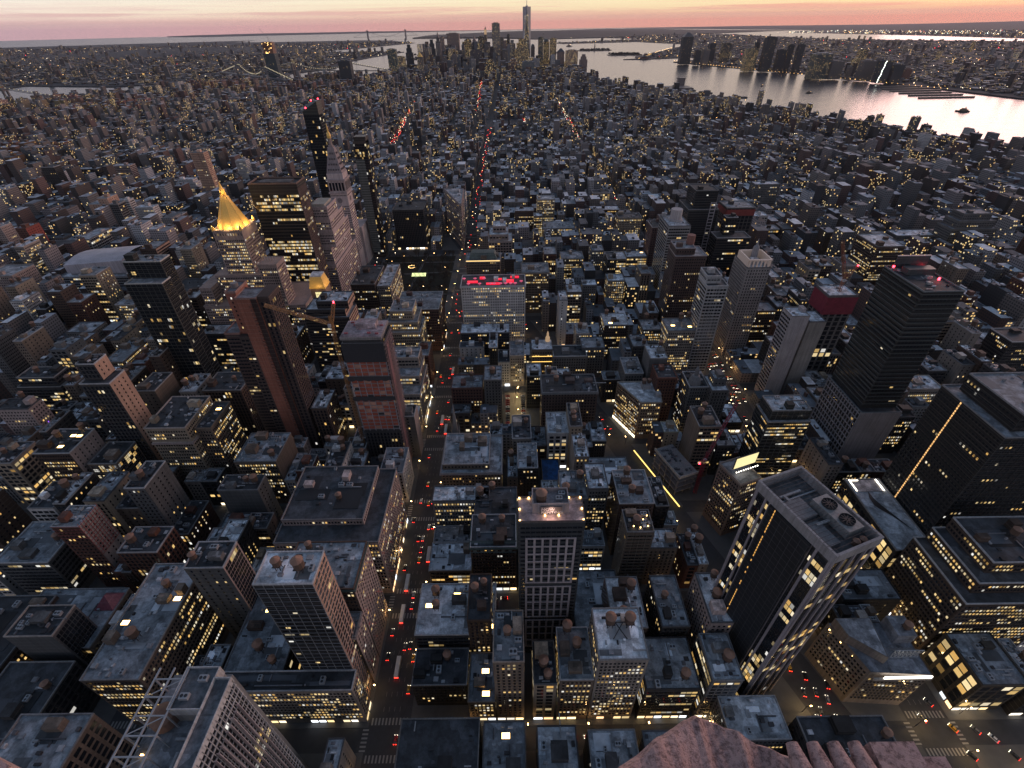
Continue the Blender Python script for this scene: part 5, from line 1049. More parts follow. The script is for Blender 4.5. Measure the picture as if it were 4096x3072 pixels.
for k in range(7): t0, t1 = (k+.08)/7, (k+.92)/7; a = [PL[3][i]+(PL[0][i]-PL[3][i])*t0 for i in (0, 1)]; b = [PL[3][i]+(PL[0][i]-PL[3][i])*t1 for i in (0, 1)]; m.face([(a[0]-.15, a[1]-.1, .6), (b[0]-.15, b[1]-.1, .6), (b[0]-.15, b[1]-.1, 3.8), (a[0]-.15, a[1]-.1, 3.8)], 0, (1, .85, .6))
m.build('shop_window_pane', [SHOP], r, glow=True)

# unfinished low frame in the excavation, lit walkway shed, church spire, parking lot cabin
r = root_of('unfinished_building', 'low concrete frame with pale edge beam in the excavated site', 'construction site', 213, 352, 'the low concrete frame', 25, BANG, rect=(196, 232, 328, 376))
solid(r, 'floor_slab', lambda m: [m.box(-10, 8, -18, 18, z, z+.6, bot=True) for z in (6, 12, 18, 23)], color=(.33, .28, .27))
solid(r, 'edge_beam', lambda m: (m.box(-10.4, -10, -18, 18, 22.5, 25.5, bot=True), m.box(-10.4, 8, -18.4, -18, 22.5, 25.5, bot=True)), color=(.6, .57, .56))
solid(r, 'column', lambda m: [m.box(x-.4, x+.4, y-.4, y+.4, 0, 23) for x in (-9, -1, 7) for y in (-16, -8, 0, 8, 16)], color=(.3, .27, .26))
solid(r, 'stacked_formwork', lambda m: [m.box(x, x+rg.uniform(1, 3), y, y+rg.uniform(.6, 2), 23.6, 24+rg.uniform(.3, 1.4)) for x, y in [(rg.uniform(-9, 5), rg.uniform(-16, 15)) for _ in range(26)]], PAINT, (.12, .11, .12))
r = tag(empty('walkway_shed', (200, 352, 0), BANG), 'long lit pedestrian shed along the excavated site on the diagonal street', 'walkway')
solid(r, 'deck', lambda m: m.box(-1.2, 1.2, -34, 36, 3.2, 3.5, bot=True), PAINT, (.16, .15, .14)); solid(r, 'post', lambda m: [m.box(x, x+.15, y, y+.15, 0, 3.2) for x in (-1.2, 1.05) for y in np.arange(-34, 36, 3)], METAL)
solid(r, 'light_strip', lambda m: m.box(-2.1, -1.25, -34, 36, 2.6, 3.1, bot=True), mat_emit('shed_lamps', (1, .68, .18), 2.2, sample=True))
r = root_of('church', 'slender grey stone church spire on the avenue corner', 'church', 22, 386, 'the stone church spire', 60, rect=(15, 45, 376, 394))
solid(r, 'spire', lambda m: m.loft(0, 0, [(2.9, 30), (2.6, 31), (.1, 62)], 8), color=(.30, .28, .27))
solid(r, 'tower', lambda m: (m.box(-3.4, 3.4, -3.4, 3.4, 0, 30), [m.loft(x, y, [(.8, 30), (.1, 37)], 4) for x in (-3, 3) for y in (-3, 3)]), color=(.28, .26, .25))
solid(r, 'nave', lambda m: (m.box(3.4, 22, -5, 5, 0, 12, top=False), m.face([(3.4, -5, 12), (22, -5, 12), (22, 0, 18), (3.4, 0, 18)]), m.face([(3.4, 0, 18), (22, 0, 18), (22, 5, 12), (3.4, 5, 12)])), color=(.16, .13, .12))

# extra pieces on the labelled blocks
def find(short): return next(q for q, s, _ in SEEN if s == short)
q = find('the red-lit roof-garden block')
for k in range(12): solid(q, 'umbrella', lambda m: m.loft(-34+k*6+rg.uniform(-1, 1), -12+rg.choice((0, 0, 5, 14)), [(.15, 82.4), (.15, 84.4), (2.1, 84.6), (.1, 85.6)], 10), mat_emit('pink_canopy', (1, .08, .2), .55, base=(.5, .2, .25)) if k == 0 else bpy.data.materials['pink_canopy'])
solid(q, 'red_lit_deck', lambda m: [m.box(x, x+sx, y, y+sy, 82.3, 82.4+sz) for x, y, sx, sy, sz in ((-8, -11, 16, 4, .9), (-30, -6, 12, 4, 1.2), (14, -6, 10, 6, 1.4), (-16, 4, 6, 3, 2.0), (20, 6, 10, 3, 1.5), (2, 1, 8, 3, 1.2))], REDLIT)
q = find('the glowing-cornice hotel'); solid(q, 'cornice_light', lambda m: (m.box(-21.6, 21.6, -14.2, -13.9, 79.2, 80.2)), mat_emit('cornice_lamps', (1, .66, .25), 1.6))
solid(q, 'mansard', lambda m: [m.face([(*a, 80), (*b, 80), (b[0]*.8, b[1]*.6, 87), (a[0]*.8, a[1]*.6, 87)]) for a, b in (((-18, -9), (18, -9)), ((18, -9), (18, 11)), ((18, 11), (-18, 11)), ((-18, 11), (-18, -9)))]+[m.box(-14.4, 14.4, -5.4, 6.6, 86, 87.1)], color=(.13, .17, .16))
q = find('the mansard hotel'); solid(q, 'mansard', lambda m: m.face([(-15, -13.4, 46), (15, -13.4, 46), (15, -9, 53.2), (-15, -9, 53.2)]), color=(.12, .16, .16))
for k in range(6): solid(q, 'dormer', lambda m: (m.box(-13+k*4.6, -11+k*4.6, -13.6, -10, 47.5, 50)), color=(.2, .25, .25))
q = find('the broad white-roofed tower')
for x in (-4.6, 5.2): tank(q, x, 3.5, 74.4, 1.15, 4.6)
solid(q, 'tank_truss', lambda m: (m.bar((-4.6, 3.5, 78.5), (5.2, 3.5, 78.5), .2), m.bar((-2, 3.5, 78.5), (3.5, -3, 74.4), .2), m.bar((2, 3.5, 78.5), (-3.5, -3, 74.4), .2)), DARKM)
q = find('the rosy pyramid loft'); solid(q, 'pyramid_lantern', lambda m: m.loft(21, 10, [(8.6, 29.6), (.2, 37)], 4, ph=math.pi/4), PAINT, (.42, .11, .15))
q = find('the tick-marked store')
pts_t = [(-2.5, 13), (-5.2, 8), (-5.6, 3), (-3.6, .5), (1.5, -4), (8.5, -13.5), (3.2, -3.5), (-.4, 3.2), (-2.2, 7.5)]
solid(q, 'roof_emblem', lambda m: m.face([(x+.5, y*1.35+2, 41.55) for x, y in pts_t[::-1]]), DARKM)
solid(q, 'roof_terrace', lambda m: (m.box(-11, 10, 19, 30, 41.3, 41.9)), ROOF, (.5, .45, .44)); solid(q, 'terrace_light', lambda m: (m.box(-10.6, -10.1, 19, 30, 42, 42.5), m.box(-10, -4, 29, 29.5, 42, 42.5), m.box(9.4, 10, 19, 30, 42, 42.6)), WHITEL)
q = find('the black hotel tower'); m = MB()
for k in range(62): m.face([(-29.1, 8.4, 4+k*2.05), (-29.1, 7.4, 4+k*2.05), (-29.1, 7.4, 5.4+k*2.05), (-29.1, 8.4, 5.4+k*2.05)])
m.build('light_line', [mat_emit('stack_lamp', (1, .55, .2), 1.4)], q)
q = find('the black banded tower')
for x, y in ((-10, 20), (-2, 22), (8, -2), (12, 18)): solid(q, 'beacon', lambda m: m.loft(x, y, [(.7, 174.3), (.7, 176)], 6), REDL)
def bands(m):
    for k in range(27): z = 75+k*3.7; m.box(-13.7, 14.7, -18.95, -18.6, z, z+.75, bot=True); m.box(-13.8, -13.45, -18.6, 24.5, z, z+.75, bot=True)
solid(q, 'spandrel_rib', bands, PAINT, (.085, .10, .105))
solid(q, 'crown_fin', lambda m: (m.box(-10, 14, 20, 20.8, 174, 183), m.box(-8, 12, 8, 15, 174, 178)), PAINT, (.06, .07, .08))
solid(q, 'crown_edge', lambda m: m.box(-10.2, 14.2, 19.8, 21, 183, 183.6), PAINT, (.6, .5, .5))
def bg_(m):
    for k in range(13): z = 6+k*5.2; m.box(-16.5, -16.05, -24.5, 24.5, z, z+.9, bot=True)
    for k in range(15): m.box(-16.45, -16.05, -24.5+k*3.4, -23.6+k*3.4, 2, 71)
solid(q, 'base_grid', bg_, color=(.33, .31, .33)); solid(q, 'base_wall', lambda m: m.box(-16.05, 16.1, -24.9, -24.52, 2, 71), color=(.34, .31, .32))
q = find('the curtained red') if any(s == 'the curtained red' for _, s, _ in SEEN) else find('the red-netted tower')
solid(q, 'safety_net', lambda m: m.box(-14.6, 14.6, -12.6, 12.6, 92, 110, top=False), mat_simple('red_netting', (.17, .018, .035), .9, var=.6, scale=.35))
q = find('the orange-floored frame'); solid(q, 'safety_net', lambda m: m.box(-21.4, 21.4, -17.4, 17.4, 88, 97, top=False), mat_simple('orange_netting', (.20, .04, .035), .9, var=.5, scale=.3))
q = find('the round-drum tower'); solid(q, 'drum', lambda m: (m.loft(1, 3, [(9.5, 107), (9.5, 109), (7.5, 109.2), (7.5, 122)], 20)), color=(.55, .5, .5))
q = find('the drum-topped brown tower'); solid(q, 'drum', lambda m: m.loft(2, 3, [(4.6, 114), (4.6, 125)], 18), color=(.32, .15, .12))
q = find('the domed-turret office'); solid(q, 'dome', lambda m: m.loft(-3, -6, [(5.2, 48), (5.2, 60), (5.6, 60.5), (5, 66), (3.4, 70), (1.8, 71), (1.8, 76), (1.2, 78), (.1, 81)], 14), color=(.2, .2, .21))
q = find('the colonnade-topped tower'); solid(q, 'lit_colonnade', lambda m: [m.box(-11+k*4, -9.6+k*4, -16.6, -15.6, 111, 119) for k in range(6)]+[m.box(-12, 12, -17, -15, 119, 120.4, bot=True), m.box(-12, 12, 10, 12, 112, 120.4), m.box(-12.4, -11, -15, 12, 112, 120.4), m.box(11, 12.4, -15, 12, 112, 120.4)], mat_emit('pale_colonnade', (1, .7, .5), .06, base=(.5, .44, .42)))  # columns emit faintly in place of lamps shining on them
solid(q, 'dome', lambda m: m.loft(3, 6, [(3.4, 112), (3.4, 124), (2.9, 126), (1.2, 128), (.8, 131), (.1, 135)], 12), color=(.4, .38, .4))
q = find('the ladder-framed tower'); solid(q, 'ladder_frame', lambda m: (m.box(8, 9, -24.6, -24, 0, 116), m.box(15, 16, -24.6, -24, 0, 116), [m.box(9, 15, -24.55, -24, z, z+1.2, bot=True) for z in np.arange(4, 116, 4.6)]), color=(.45, .42, .45))
q = find('the louvred college'); solid(q, 'roof_shell', lambda m: ([m.face([(-46, -30+k*12, 52+9*math.sin(.5+k*.42)), (40, -30+k*12, 58+9*math.sin(.5+k*.42)), (40, -18+k*12, 58+9*math.sin(.5+(k+1)*.42)), (-46, -18+k*12, 52+9*math.sin(.5+(k+1)*.42))]) for k in range(5)], m.face([(-46, -30, 44), (40, -30, 44), (40, -30, 62.3), (-46, -30, 56.3)]), m.face([(40, -30, 44), (40, 30, 44), (40, 30, 62), (40, -30, 62.3)])), PAINT, (.60, .55, .60))
q = find('the pink corner house'); m = MB()
for k in range(4): m.face([(15.1, -4+k*1.2, 18+k*3), (15.1, -3.2+k*1.2, 18+k*3), (15.1, -3.2+k*1.2, 19.5+k*3), (15.1, -4+k*1.2, 19.5+k*3)])
m.build('violet_window_pane', [mat_emit('violet_lamp', (.4, .12, 1), 1.5)], q)
q = find('the scaffolded brick tower'); solid(q, 'scaffold', lambda m: ([m.bar((9.4, -8.5+k*2.1, 40), (9.4, -8.5+k*2.1, 72), .12) for k in range(9)], [m.bar((9.4, -8.5, z), (9.4, 8.5, z), .14) for z in np.arange(40, 73, 3)], [m.bar((-9, -8.9, z), (9.4, -8.9, z), .12) for z in np.arange(58, 73, 3)]), PAINT, (.42, .12, .11))
q = find('the rooftop-bar tower'); solid(q, 'roof_lamp', lambda m: [m.box(x, x+.5, y, y+.5, 70.2, 71) for x, y in ((-4, -5), (0, -6), (5, -5), (3, 0), (6, 3))], ORANGE)
q = find('the mast-frame block'); solid(q, 'mast_frame', lambda m: ([m.bar((2+k*3, -12, 36), (2+k*3, -12, 42), .18) for k in range(7)], [m.bar((2+k*3, -12, 36), (5+k*3, -12, 42), .12) for k in range(6)], m.bar((2, -12, 42), (20, -12, 42), .2), m.bar((2, -4, 41), (20, -4, 41), .2), [m.bar((2+k*3, -12, 42), (2+k*3, -4, 41), .14) for k in range(7)]), METAL)
q = find('the gold-banded loft'); solid(q, 'light_band', lambda m: (m.box(-11, 11, -11.3, -11.05, 24, 24.6), m.box(-11, 11, -11.3, -11.05, 31, 31.6)), mat_emit('gold_strip', (1, .6, .15), 2)); solid(q, 'cupola', lambda m: m.loft(7, 8, [(2.6, 39), (2.4, 44), (1.2, 46), (1.2, 49), (.1, 52)], 10), FLOOD)

# ------------------------------------------------------------------ the rest of the blocks: smaller houses between the surveyed ones
ORD = ['', 'second ', 'third ', 'fourth ', 'fifth ', 'sixth ', 'seventh ', 'eighth ', 'ninth ', 'tenth ', 'eleventh ', 'twelfth ', 'thirteenth ', 'fourteenth ', 'fifteenth ', 'sixteenth ', 'seventeenth ', 'eighteenth ', 'nineteenth ', 'twentieth ']
TENS = ['', '', 'twenty', 'thirty', 'forty', 'fifty', 'sixty', 'seventy', 'eighty', 'ninety']
CARD = ['', 'first', 'second', 'third', 'fourth', 'fifth', 'sixth', 'seventh', 'eighth', 'ninth', 'tenth', 'eleventh', 'twelfth', 'thirteenth', 'fourteenth', 'fifteenth', 'sixteenth', 'seventeenth', 'eighteenth', 'nineteenth']
def ordinal(k):
    if k < 20: return CARD[k]
    return TENS[k//10]+('ieth' if k % 10 == 0 else '-'+CARD[k % 10]) if k % 10 else TENS[k//10][:-1]+'ieth'
OPEN = [(-146, -14, 642, 880), (64, 89, 408, 478), (196, 236, 326, 378), (240, 262, 140, 200), (-250, -180, 1540, 1800)]   # park, car park, excavation, squares
def free(x0, x1, y0, y1):
    for a, b, c, d in HRECT:
        if x0 < b and x1 > a and y0 < d and y1 > c: return False
    for a, b, c, d in OPEN:
        if x0 < b and x1 > a and y0 < d and y1 > c: return False
    if y0 < 900 and x1 > bway(y1)-12.5 and x0 < bway(y0)+12.5: return False
    return True
def zone(x, y, rg):
    """typical roof height"""
    if y < 900 and -170 < x < 325: return rg.choice((16, 26, 34, 38, 42, 46, 50, 56))
    if y < 900 and -460 < x <= -170: return rg.choice((18, 28, 36, 42, 48, 54, 64))
    if y < 900 and x <= -460: return rg.choice((15, 18, 20, 24, 30, 40, 52, 66))
    if y < 900: return rg.choice((15, 18, 22, 28, 36, 42, 48, 54))
    if y < 1620 and -310 < x < 600: return rg.choice((18, 24, 30, 34, 38, 44, 50))
    if y < 1620: return rg.choice((13, 14, 16, 18, 20, 26, 34, 52))
    if y > 3500 and -900 < x < 700: return rg.choice((18, 22, 26, 30, 40, 60))
    return rg.choice((11, 12, 14, 15, 16, 18, 20, 24, 26, 30, 46 if rg.random() < .5 else 18))
rf = random.Random(77)
def lots(bx0, bx1, by0, by1, rg, wmin=8, wmax=24):
    out = []; mid = (by0+by1)/2
    for (ya, yb) in ((by0, mid-1), (mid+1, by1)):
        x = bx0
        while x < bx1-4:
            w = rg.uniform(wmin, wmax)
            if bx1-x-w < 6: w = bx1-x
            back = rg.uniform(0, 7)
            out.append((x, x+w-.15, ya, yb-back) if ya == by0 else (x, x+w-.15, ya+back, yb)); x += w
    return out
def in_view(x0, x1, y0, y1, h):
    p = proj((x0+x1)/2, y0, h)
    return p is not None and -40 < p[0] < 1064 and -20 < p[1] < 800
CAND = []
for (bx0, bx1, by0, by1, n) in BLOCKS:
    for l in lots(bx0, bx1, by0, by1, rf, *((8, 19) if by0 < 1000 else (7, 20))):
        h = zone((l[0]+l[1])/2, l[2], rf)*rf.uniform(.85, 1.15)
        x0, x1, y0, y1 = l
        if not in_view(x0, x1, y0, y1, h): continue
        if y0 < 230 and x0 < 330 and h > 34: h = 34
        if 255 < x0 < 297 and 330 < y0 < 500: h = min(h, 13)
        if 322 < x0 < 350 and 400 < y0 < 580: h = min(h, 13)
        ok = free(x0, x1, y0, y1)
        if not ok:      # keep what is left of the lot beside a surveyed building
            for q in ((x0, x1, y0, (y0+y1)/2-1), (x0, x1, (y0+y1)/2+1, y1), (x0, (x0+x1)/2, y0, y1), ((x0+x1)/2, x1, y0, y1)):
                if q[1]-q[0] > 6 and free(*q): x0, x1, y0, y1 = q; ok = True; h = min(h, 30); break
        if not ok: continue
        CAND.append((x0, x1, y0, y1, h))
def shown(c):
    x0, x1, y0, y1, h = c; cx = (x0+x1)/2; p = proj(cx, y0, h); s = 483/p[2]
    return (x1-x0)*s*((y1-y0)*s*.6+h*s*.5)
CAND.sort(key=shown, reverse=True)
NEAR, REST = CAND[:300], CAND[300:]
# what each one looks like decides its label; the anchor is the nearest surveyed building in view
TONE = [('grey', 'grey'), ('brown', 'brown'), ('brick', 'red brick'), ('tan', 'tan'), ('dark', 'dark'), ('lime', 'stone'), ('black', 'black'), ('sand', 'cream'), ('white', 'white')]
recs = []
for c in NEAR:
    x0, x1, y0, y1, h = c; tone = rf.choice(TONE[:7] if rf.random() < .85 else TONE[7:]); roof = rf.choice('mmmddlllw'if y0 < 500 else 'mmdlllwl'); tk = rf.choice((0, 0, 0, 1, 1, 2)) if h > 20 else 0
    lit = rf.choice((.03, .08, .15, .3, .5, .75)) if y0 < 900 else rf.choice((.05, .15, .4, .8))
    recs.append([c, tone, roof, tk, lit])
sp_ = [(s, p) for _, s, p in SEEN if p]
count = {}
for c, tone, roof, tk, lit in sorted(recs, key=lambda r: r[0][2]):
    x0, x1, y0, y1, h = c; p = proj((x0+x1)/2, y0, h)
    s, q = min(sp_, key=lambda t: (t[1][0]-p[0])**2+((t[1][1]-p[1])*1.2)**2)
    dx, dy = p[0]-q[0], p[1]-q[1]
    rel = ('just right of' if dx > 0 else 'just left of') if abs(dx) > abs(dy)*1.3 else ('beyond' if dy < 0 else 'in front of')
    size = 'low' if h < 22 else 'mid-height' if h < 38 else 'tall'
    feat = {'m': 'grey', 'd': 'black', 'l': 'pale', 'w': 'white'}[roof]+(' bare', ' one-tank', ' twin-tank')[tk]+' roof'
    kind = 'loft' if h > 24 else 'walk-up'; word = tone[1].replace('red ', '')
    key = (size, word, feat, kind, rel, s); count[key] = count.get(key, 0)+1; k = count[key]
    lab = f'{size} {word} {kind}, {feat}, {rel} {s}'
    if k > 1: lab = f'{ordinal(k)} {lab}'
    building('loft_building' if h > 24 else 'walk_up_building', lab, 'loft building' if h > 24 else 'walk-up', x0, x1, y0, y1, h, tone[0], roof, rf.choice(('p', 'd', 'd', 'w', 'b', 'v')) if lit > .2 else rf.choice(('p', 's', 'd', 'p')), lit, tanks=tk, bulk=1 if h > 15 and y0 < 700 else (1 if rf.random() < .5 else 0), acs=rf.choice((0, 0, 1, 2)) if y0 < 520 else 0, side='s' if rf.random() < .8 else None, shop=1 if y0 < 700 and rf.random() < .75 else 0, vents=9 if y0 < 600 else 5, seed=int(x0*37+y0*911) & 0xffffff)
    HRECT.pop()

# ------------------------------------------------------------------ far city masses (past the 300 that show largest)
def mass(name, label, boxes, cols, kind='stuff', parent=None, mat=None, extra=None):
    """boxes: rows x, y, hx, hy, z0, z1, angle"""
    b = np.asarray(boxes, float); n = len(b); c, s = np.cos(b[:, 6]), np.sin(b[:, 6])
    sx, sy = np.array([-1, 1, 1, -1]), np.array([-1, -1, 1, 1])
    lx, ly = sx[None]*b[:, 2:3], sy[None]*b[:, 3:4]
    X = b[:, 0:1]+lx*c[:, None]-ly*s[:, None]; Y = b[:, 1:2]+lx*s[:, None]+ly*c[:, None]
    dz = -((b[:, 0]-75)**2+(b[:, 1]-63)**2)/(2*RE); dz = np.where(np.hypot(b[:, 0], b[:, 1]) < 4300, 0, dz)
    V = np.zeros((n, 8, 3)); V[:, :4, 0] = X; V[:, 4:, 0] = X; V[:, :4, 1] = Y; V[:, 4:, 1] = Y; V[:, :4, 2] = (b[:, 4]+dz)[:, None]; V[:, 4:, 2] = (b[:, 5]+dz)[:, None]
    fl = np.array([(0, 1, 5, 4), (1, 2, 6, 5), (2, 3, 7, 6), (3, 0, 4, 7), (4, 5, 6, 7)])
    Fc = (np.arange(n)[:, None, None]*8+fl[None]).reshape(-1, 4)
    me = mesh_np(name, V.reshape(-1, 3), Fc, [mat or FAR], None, np.repeat(np.asarray(cols, float), 5, 0))
    H = b[:, 5]-b[:, 4]; UV = np.zeros((n, 5, 4, 2)); rr = np.random.RandomState(len(b)); o = rr.randint(0, 400, n)*3.4
    for k in range(4):
        w = (b[:, 2] if k % 2 == 0 else b[:, 3])*2; UV[:, k, 1, 0] = w; UV[:, k, 2, 0] = w; UV[:, k, 2, 1] = H; UV[:, k, 3, 1] = H; UV[:, k, :, 0] += (o+k*1000)[:, None]
    ul = me.uv_layers.new(name='metres'); ul.data.foreach_set('uv', UV.reshape(-1).astype(np.float32))
    a = me.attributes.new('rnd', 'FLOAT', 'FACE'); a.data.foreach_set('value', np.repeat(extra if extra is not None else rr.rand(n), 5).astype(np.float32))
    o = link(name, me, parent)
    if kind: o['kind'] = kind
    if label: o['label'] = label
    return o
rm = random.Random(5)
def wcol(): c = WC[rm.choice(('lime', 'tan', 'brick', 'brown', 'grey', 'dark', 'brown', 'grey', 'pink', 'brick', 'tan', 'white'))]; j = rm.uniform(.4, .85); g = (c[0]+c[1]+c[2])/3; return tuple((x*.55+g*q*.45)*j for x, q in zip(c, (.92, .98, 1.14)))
bx, cl = [], []
def push(x0, x1, y0, y1, z1, z0=0, ang=0, col=None): bx.append(((x0+x1)/2, (y0+y1)/2, (x1-x0)/2, (y1-y0)/2, z0, z1, ang)); cl.append(col or wcol())
def clutter(x0, x1, y0, y1, h):
    for _ in range(rm.choice((0, 1, 1, 2, 3))):
        w, d = rm.uniform(1.5, 5), rm.uniform(1.5, 5)
        if x1-x0 > w+1 and y1-y0 > d+1: x, y = rm.uniform(x0, x1-w), rm.uniform(y0, y1-d); push(x, x+w, y, y+d, h+rm.uniform(1, 4.5), h-.2)
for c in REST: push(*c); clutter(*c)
# outer blocks: same grid carried on to the rivers and down to the tip
ax = [-2700, -2430, -2160, -1890, -1620, -1336, -1052]; grid_x = [(a+12, b-12) for a, b in zip(ax, ax[1:])]+[(a+h, b-k) for (a, h), (b, k) in zip(AVE, AVE[1:])]+[(1421, 1690), (1714, 1950)]
for n in range(34, -24, -1):
    y0, y1 = st(n)+9, st(n-1)-9
    for x0, x1 in grid_x:
        if n >= 14 and -1052 <= x0 and x1 <= 1406: continue
        if y0 > 4200: continue
        for l in lots(x0, x1, y0, y1, rm, 7 if y0 < 2600 else 9, 18 if y0 < 2600 else 24):
            cx, cy = (l[0]+l[1])/2, (l[2]+l[3])/2
            if not inside(MAN, cx, cy) or not inside(MAN, l[1]+25, cy) or not inside(MAN, l[0]-25, cy): continue
            if -330 < cx < -120 and 1600 < cy < 1800: continue
            if -40 < cx < 170 and 2130 < cy < 2330: continue
            if -1290 < cx < -1050 and 1930 < cy < 2180: continue
            if abs(cx-(-45-(cy-1700)*.03)) < 14 and cy > 1700: continue
            if abs(cx-(318-.362*cy+(cy-1610)*.0)) < 14 and 900 < cy < 1620: continue
            if abs(cx-(-300-(cy-1610)*.08)) < 14 and cy > 1610: continue
            h = zone(cx, cy, rm)*rm.uniform(.85, 1.15)
            if not in_view(*l, h): continue
            if rm.random() < .05 and cy > 900: h = rm.uniform(36, 72)
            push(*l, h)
            if cy < 2600: clutter(*l, h)
# housing slabs by the east river, tower rows
for (x, y, nx, ny, sx, sy, h, col) in ((-1950, 2560, 5, 4, 75, 90, 44, (.20, .11, .08)), (-1700, 1420, 7, 6, 62, 66, 40, (.15, .075, .05)), (-2350, 2750, 4, 3, 90, 100, 55, (.24, .16, .12)), (-1500, 3300, 8, 3, 85, 110, 52, (.16, .095, .075)), (-1900, 3500, 6, 3, 80, 100, 60, (.17, .10, .08)), (980, 760, 4, 3, 55, 75, 62, (.09, .07, .065)), (1200, 1000, 3, 2, 70, 75, 60, (.1, .08, .07)), (-1250, 3900, 5, 3, 70, 90, 60, (.15, .1, .085))):
    for i in range(nx):
        for j in range(ny):
            cx, cy = x+i*sx+rm.uniform(-8, 8), y+j*sy+rm.uniform(-8, 8)
            if not inside(MAN, cx, cy): continue
            c = tuple(v*rm.uniform(.8, 1.2) for v in col); hh = h*rm.uniform(.9, 1.1)
            if rm.random() < .5: push(cx-9, cx+9, cy-24, cy+24, hh, col=c)
            else: push(cx-24, cx+24, cy-9, cy+9, hh, col=c); push(cx-8, cx+8, cy-20, cy+20, hh, col=c)
            push(cx-4, cx+4, cy-4, cy+4, hh+6, hh-1, col=c)
# downtown infill
for _ in range(330):
    x, y = rm.uniform(-820, 640), rm.uniform(3900, 5500)
    if not inside(MAN, x, y) or (y > 5000 and abs(x+200) > 420): continue
    w, d = rm.uniform(12, 24), rm.uniform(12, 24); h = rm.uniform(28, 120 if -560 < x < 480 else 70); push(x-w, x+w, y-d, y+d, h)
for _ in range(90):
    x, y = rm.uniform(-640, 120), rm.uniform(4450, 5250)
    if inside(MAN, x, y): w = rm.uniform(10, 20); push(x-w, x+w, y-w, y+w, rm.uniform(110, 205))
mass('distant_city', None, bx, cl)
# Brooklyn, Queens, New Jersey, Staten Island
def scatter(name, poly, n, y_max, hs, seed, big=0.03, near=None):
    r2 = random.Random(seed); B_, C_ = [], []
    xs = [p[0] for p in poly]; ys = [p[1] for p in poly]; k = 0
    while len(B_) < n and k < n*60:
        k += 1; d = 2500+(y_max-2500)*r2.random()**1.7; a = r2.uniform(-.86, .86); x, y = 75+d*math.tan(a)*.9, d
        if not inside(poly, x, y) or not inside(poly, x+60, y) or not inside(poly, x-60, y) or not inside(poly, x, y-60): continue
        q = 1+d/7000; q = 1+d/16000; w, dd = r2.uniform(5, 13)*q, r2.uniform(5, 14)*q; h = r2.choice(hs)*r2.uniform(.8, 1.2)
        if r2.random() < big: h = r2.uniform(35, 75); w, dd = r2.uniform(10, 18), r2.uniform(10, 18)
        hh = (njhill(x, y) if poly is NJ else 0); B_.append((x, y, w, dd, -2+hh, h+2+hh, r2.choice((.25, .25, -.4, .6)))); C_.append(tuple(v*.6 for v in wcol()))
    return mass(name, None, B_, C_)
scatter('distant_borough', BQ, 6500, 13500, (8, 9, 10, 12, 14, 18), 3, .045)
scatter('distant_shore_town', NJ, 6000, 15000, (7, 8, 10, 12, 16), 4, .03)
scatter('distant_island_town', SI, 500, 17000, (7, 8, 10), 6, .01)

# ------------------------------------------------------------------ skyline towers far down the island and across the river
def sky_tower(label, x0, x1, y, h, col, lit, top='flat', cat='skyscraper', short=None, depth=None, name='skyscraper', rnd=None):
    w = x1-x0; d = depth or max(22, w*.8); z = drop((x0+x1)/2, y) if y > 4300 else 0
    r = tag(empty(name, ((x0+x1)/2, y+d/2, z)), label, cat, None); hx = w/2
    rnd = lit # far facade: lit share follows the random number
    def blk(nm, bs): o = mass(nm, None, [(0, 0, 0, 0, 0, 0, 0)]*0 or [(b[0], b[1], b[2], b[3], b[4], b[5], 0) for b in bs], [col]*len(bs), kind=None, parent=r, extra=np.array([rnd]*len(bs))); return o
    if top == 'flat': blk('tower', [(0, 0, hx, d/2, 0, h)]); blk('roof_plant', [(0, 0, hx*.6, d*.3, h, h+5)])
    elif top == 'step': blk('tower', [(0, 0, hx, d/2, 0, h*.72), (0, 0, hx*.72, d*.36, h*.72, h*.88), (0, 0, hx*.45, d*.24, h*.88, h)])
    elif top == 'pyr': blk('tower', [(0, 0, hx, d/2, 0, h*.86)]); solid(r, 'pyramid_roof', lambda m: m.loft(0, 0, [(hx*1.38, h*.86), (hx*.3, h)], 4, ph=math.pi/4), PAINT, (.12, .12, .13))
    elif top == 'spire': blk('tower', [(0, 0, hx, d/2, 0, h*.8), (0, 0, hx*.6, d*.3, h*.8, h*.9)]); solid(r, 'spire', lambda m: m.loft(0, 0, [(hx*.5, h*.9), (.4, h*1.06)], 6), PAINT, (.16, .14, .14))
    elif top == 'dome': blk('tower', [(0, 0, hx, d/2, 0, h*.9)]); solid(r, 'dome', lambda m: m.loft(0, 0, [(hx, h*.9), (hx*.9, h*.95), (hx*.6, h*.985), (.5, h)], 14), PAINT, (.13, .15, .15))
    elif top == 'lant': blk('tower', [(0, 0, hx, d/2, 0, h*.84)]); solid(r, 'lit_lantern', lambda m: m.box(-hx*.7, hx*.7, -d*.3, d*.3, h*.84, h*.96), FLOOD); solid(r, 'spire', lambda m: m.loft(0, 0, [(hx*.6, h*.96), (.3, h*1.03)], 4), PAINT, (.2, .17, .15))
    elif top == 'gold': blk('tower', [(0, 0, hx, d/2, 0, h*.82)]); solid(r, 'golden_pyramid', lambda m: m.loft(0, 0, [(hx*1.1, h*.82), (.3, h)], 8), GOLD)
    return r
DK, MD, PKT, GL = (.035, .04, .045), (.16, .14, .13), (.27, .20, .18), (.05, .07, .075)
LO, HI, MI = 0.0271*1.0, 0.0243, 0.0205      # random values whose window share is low, high, middle
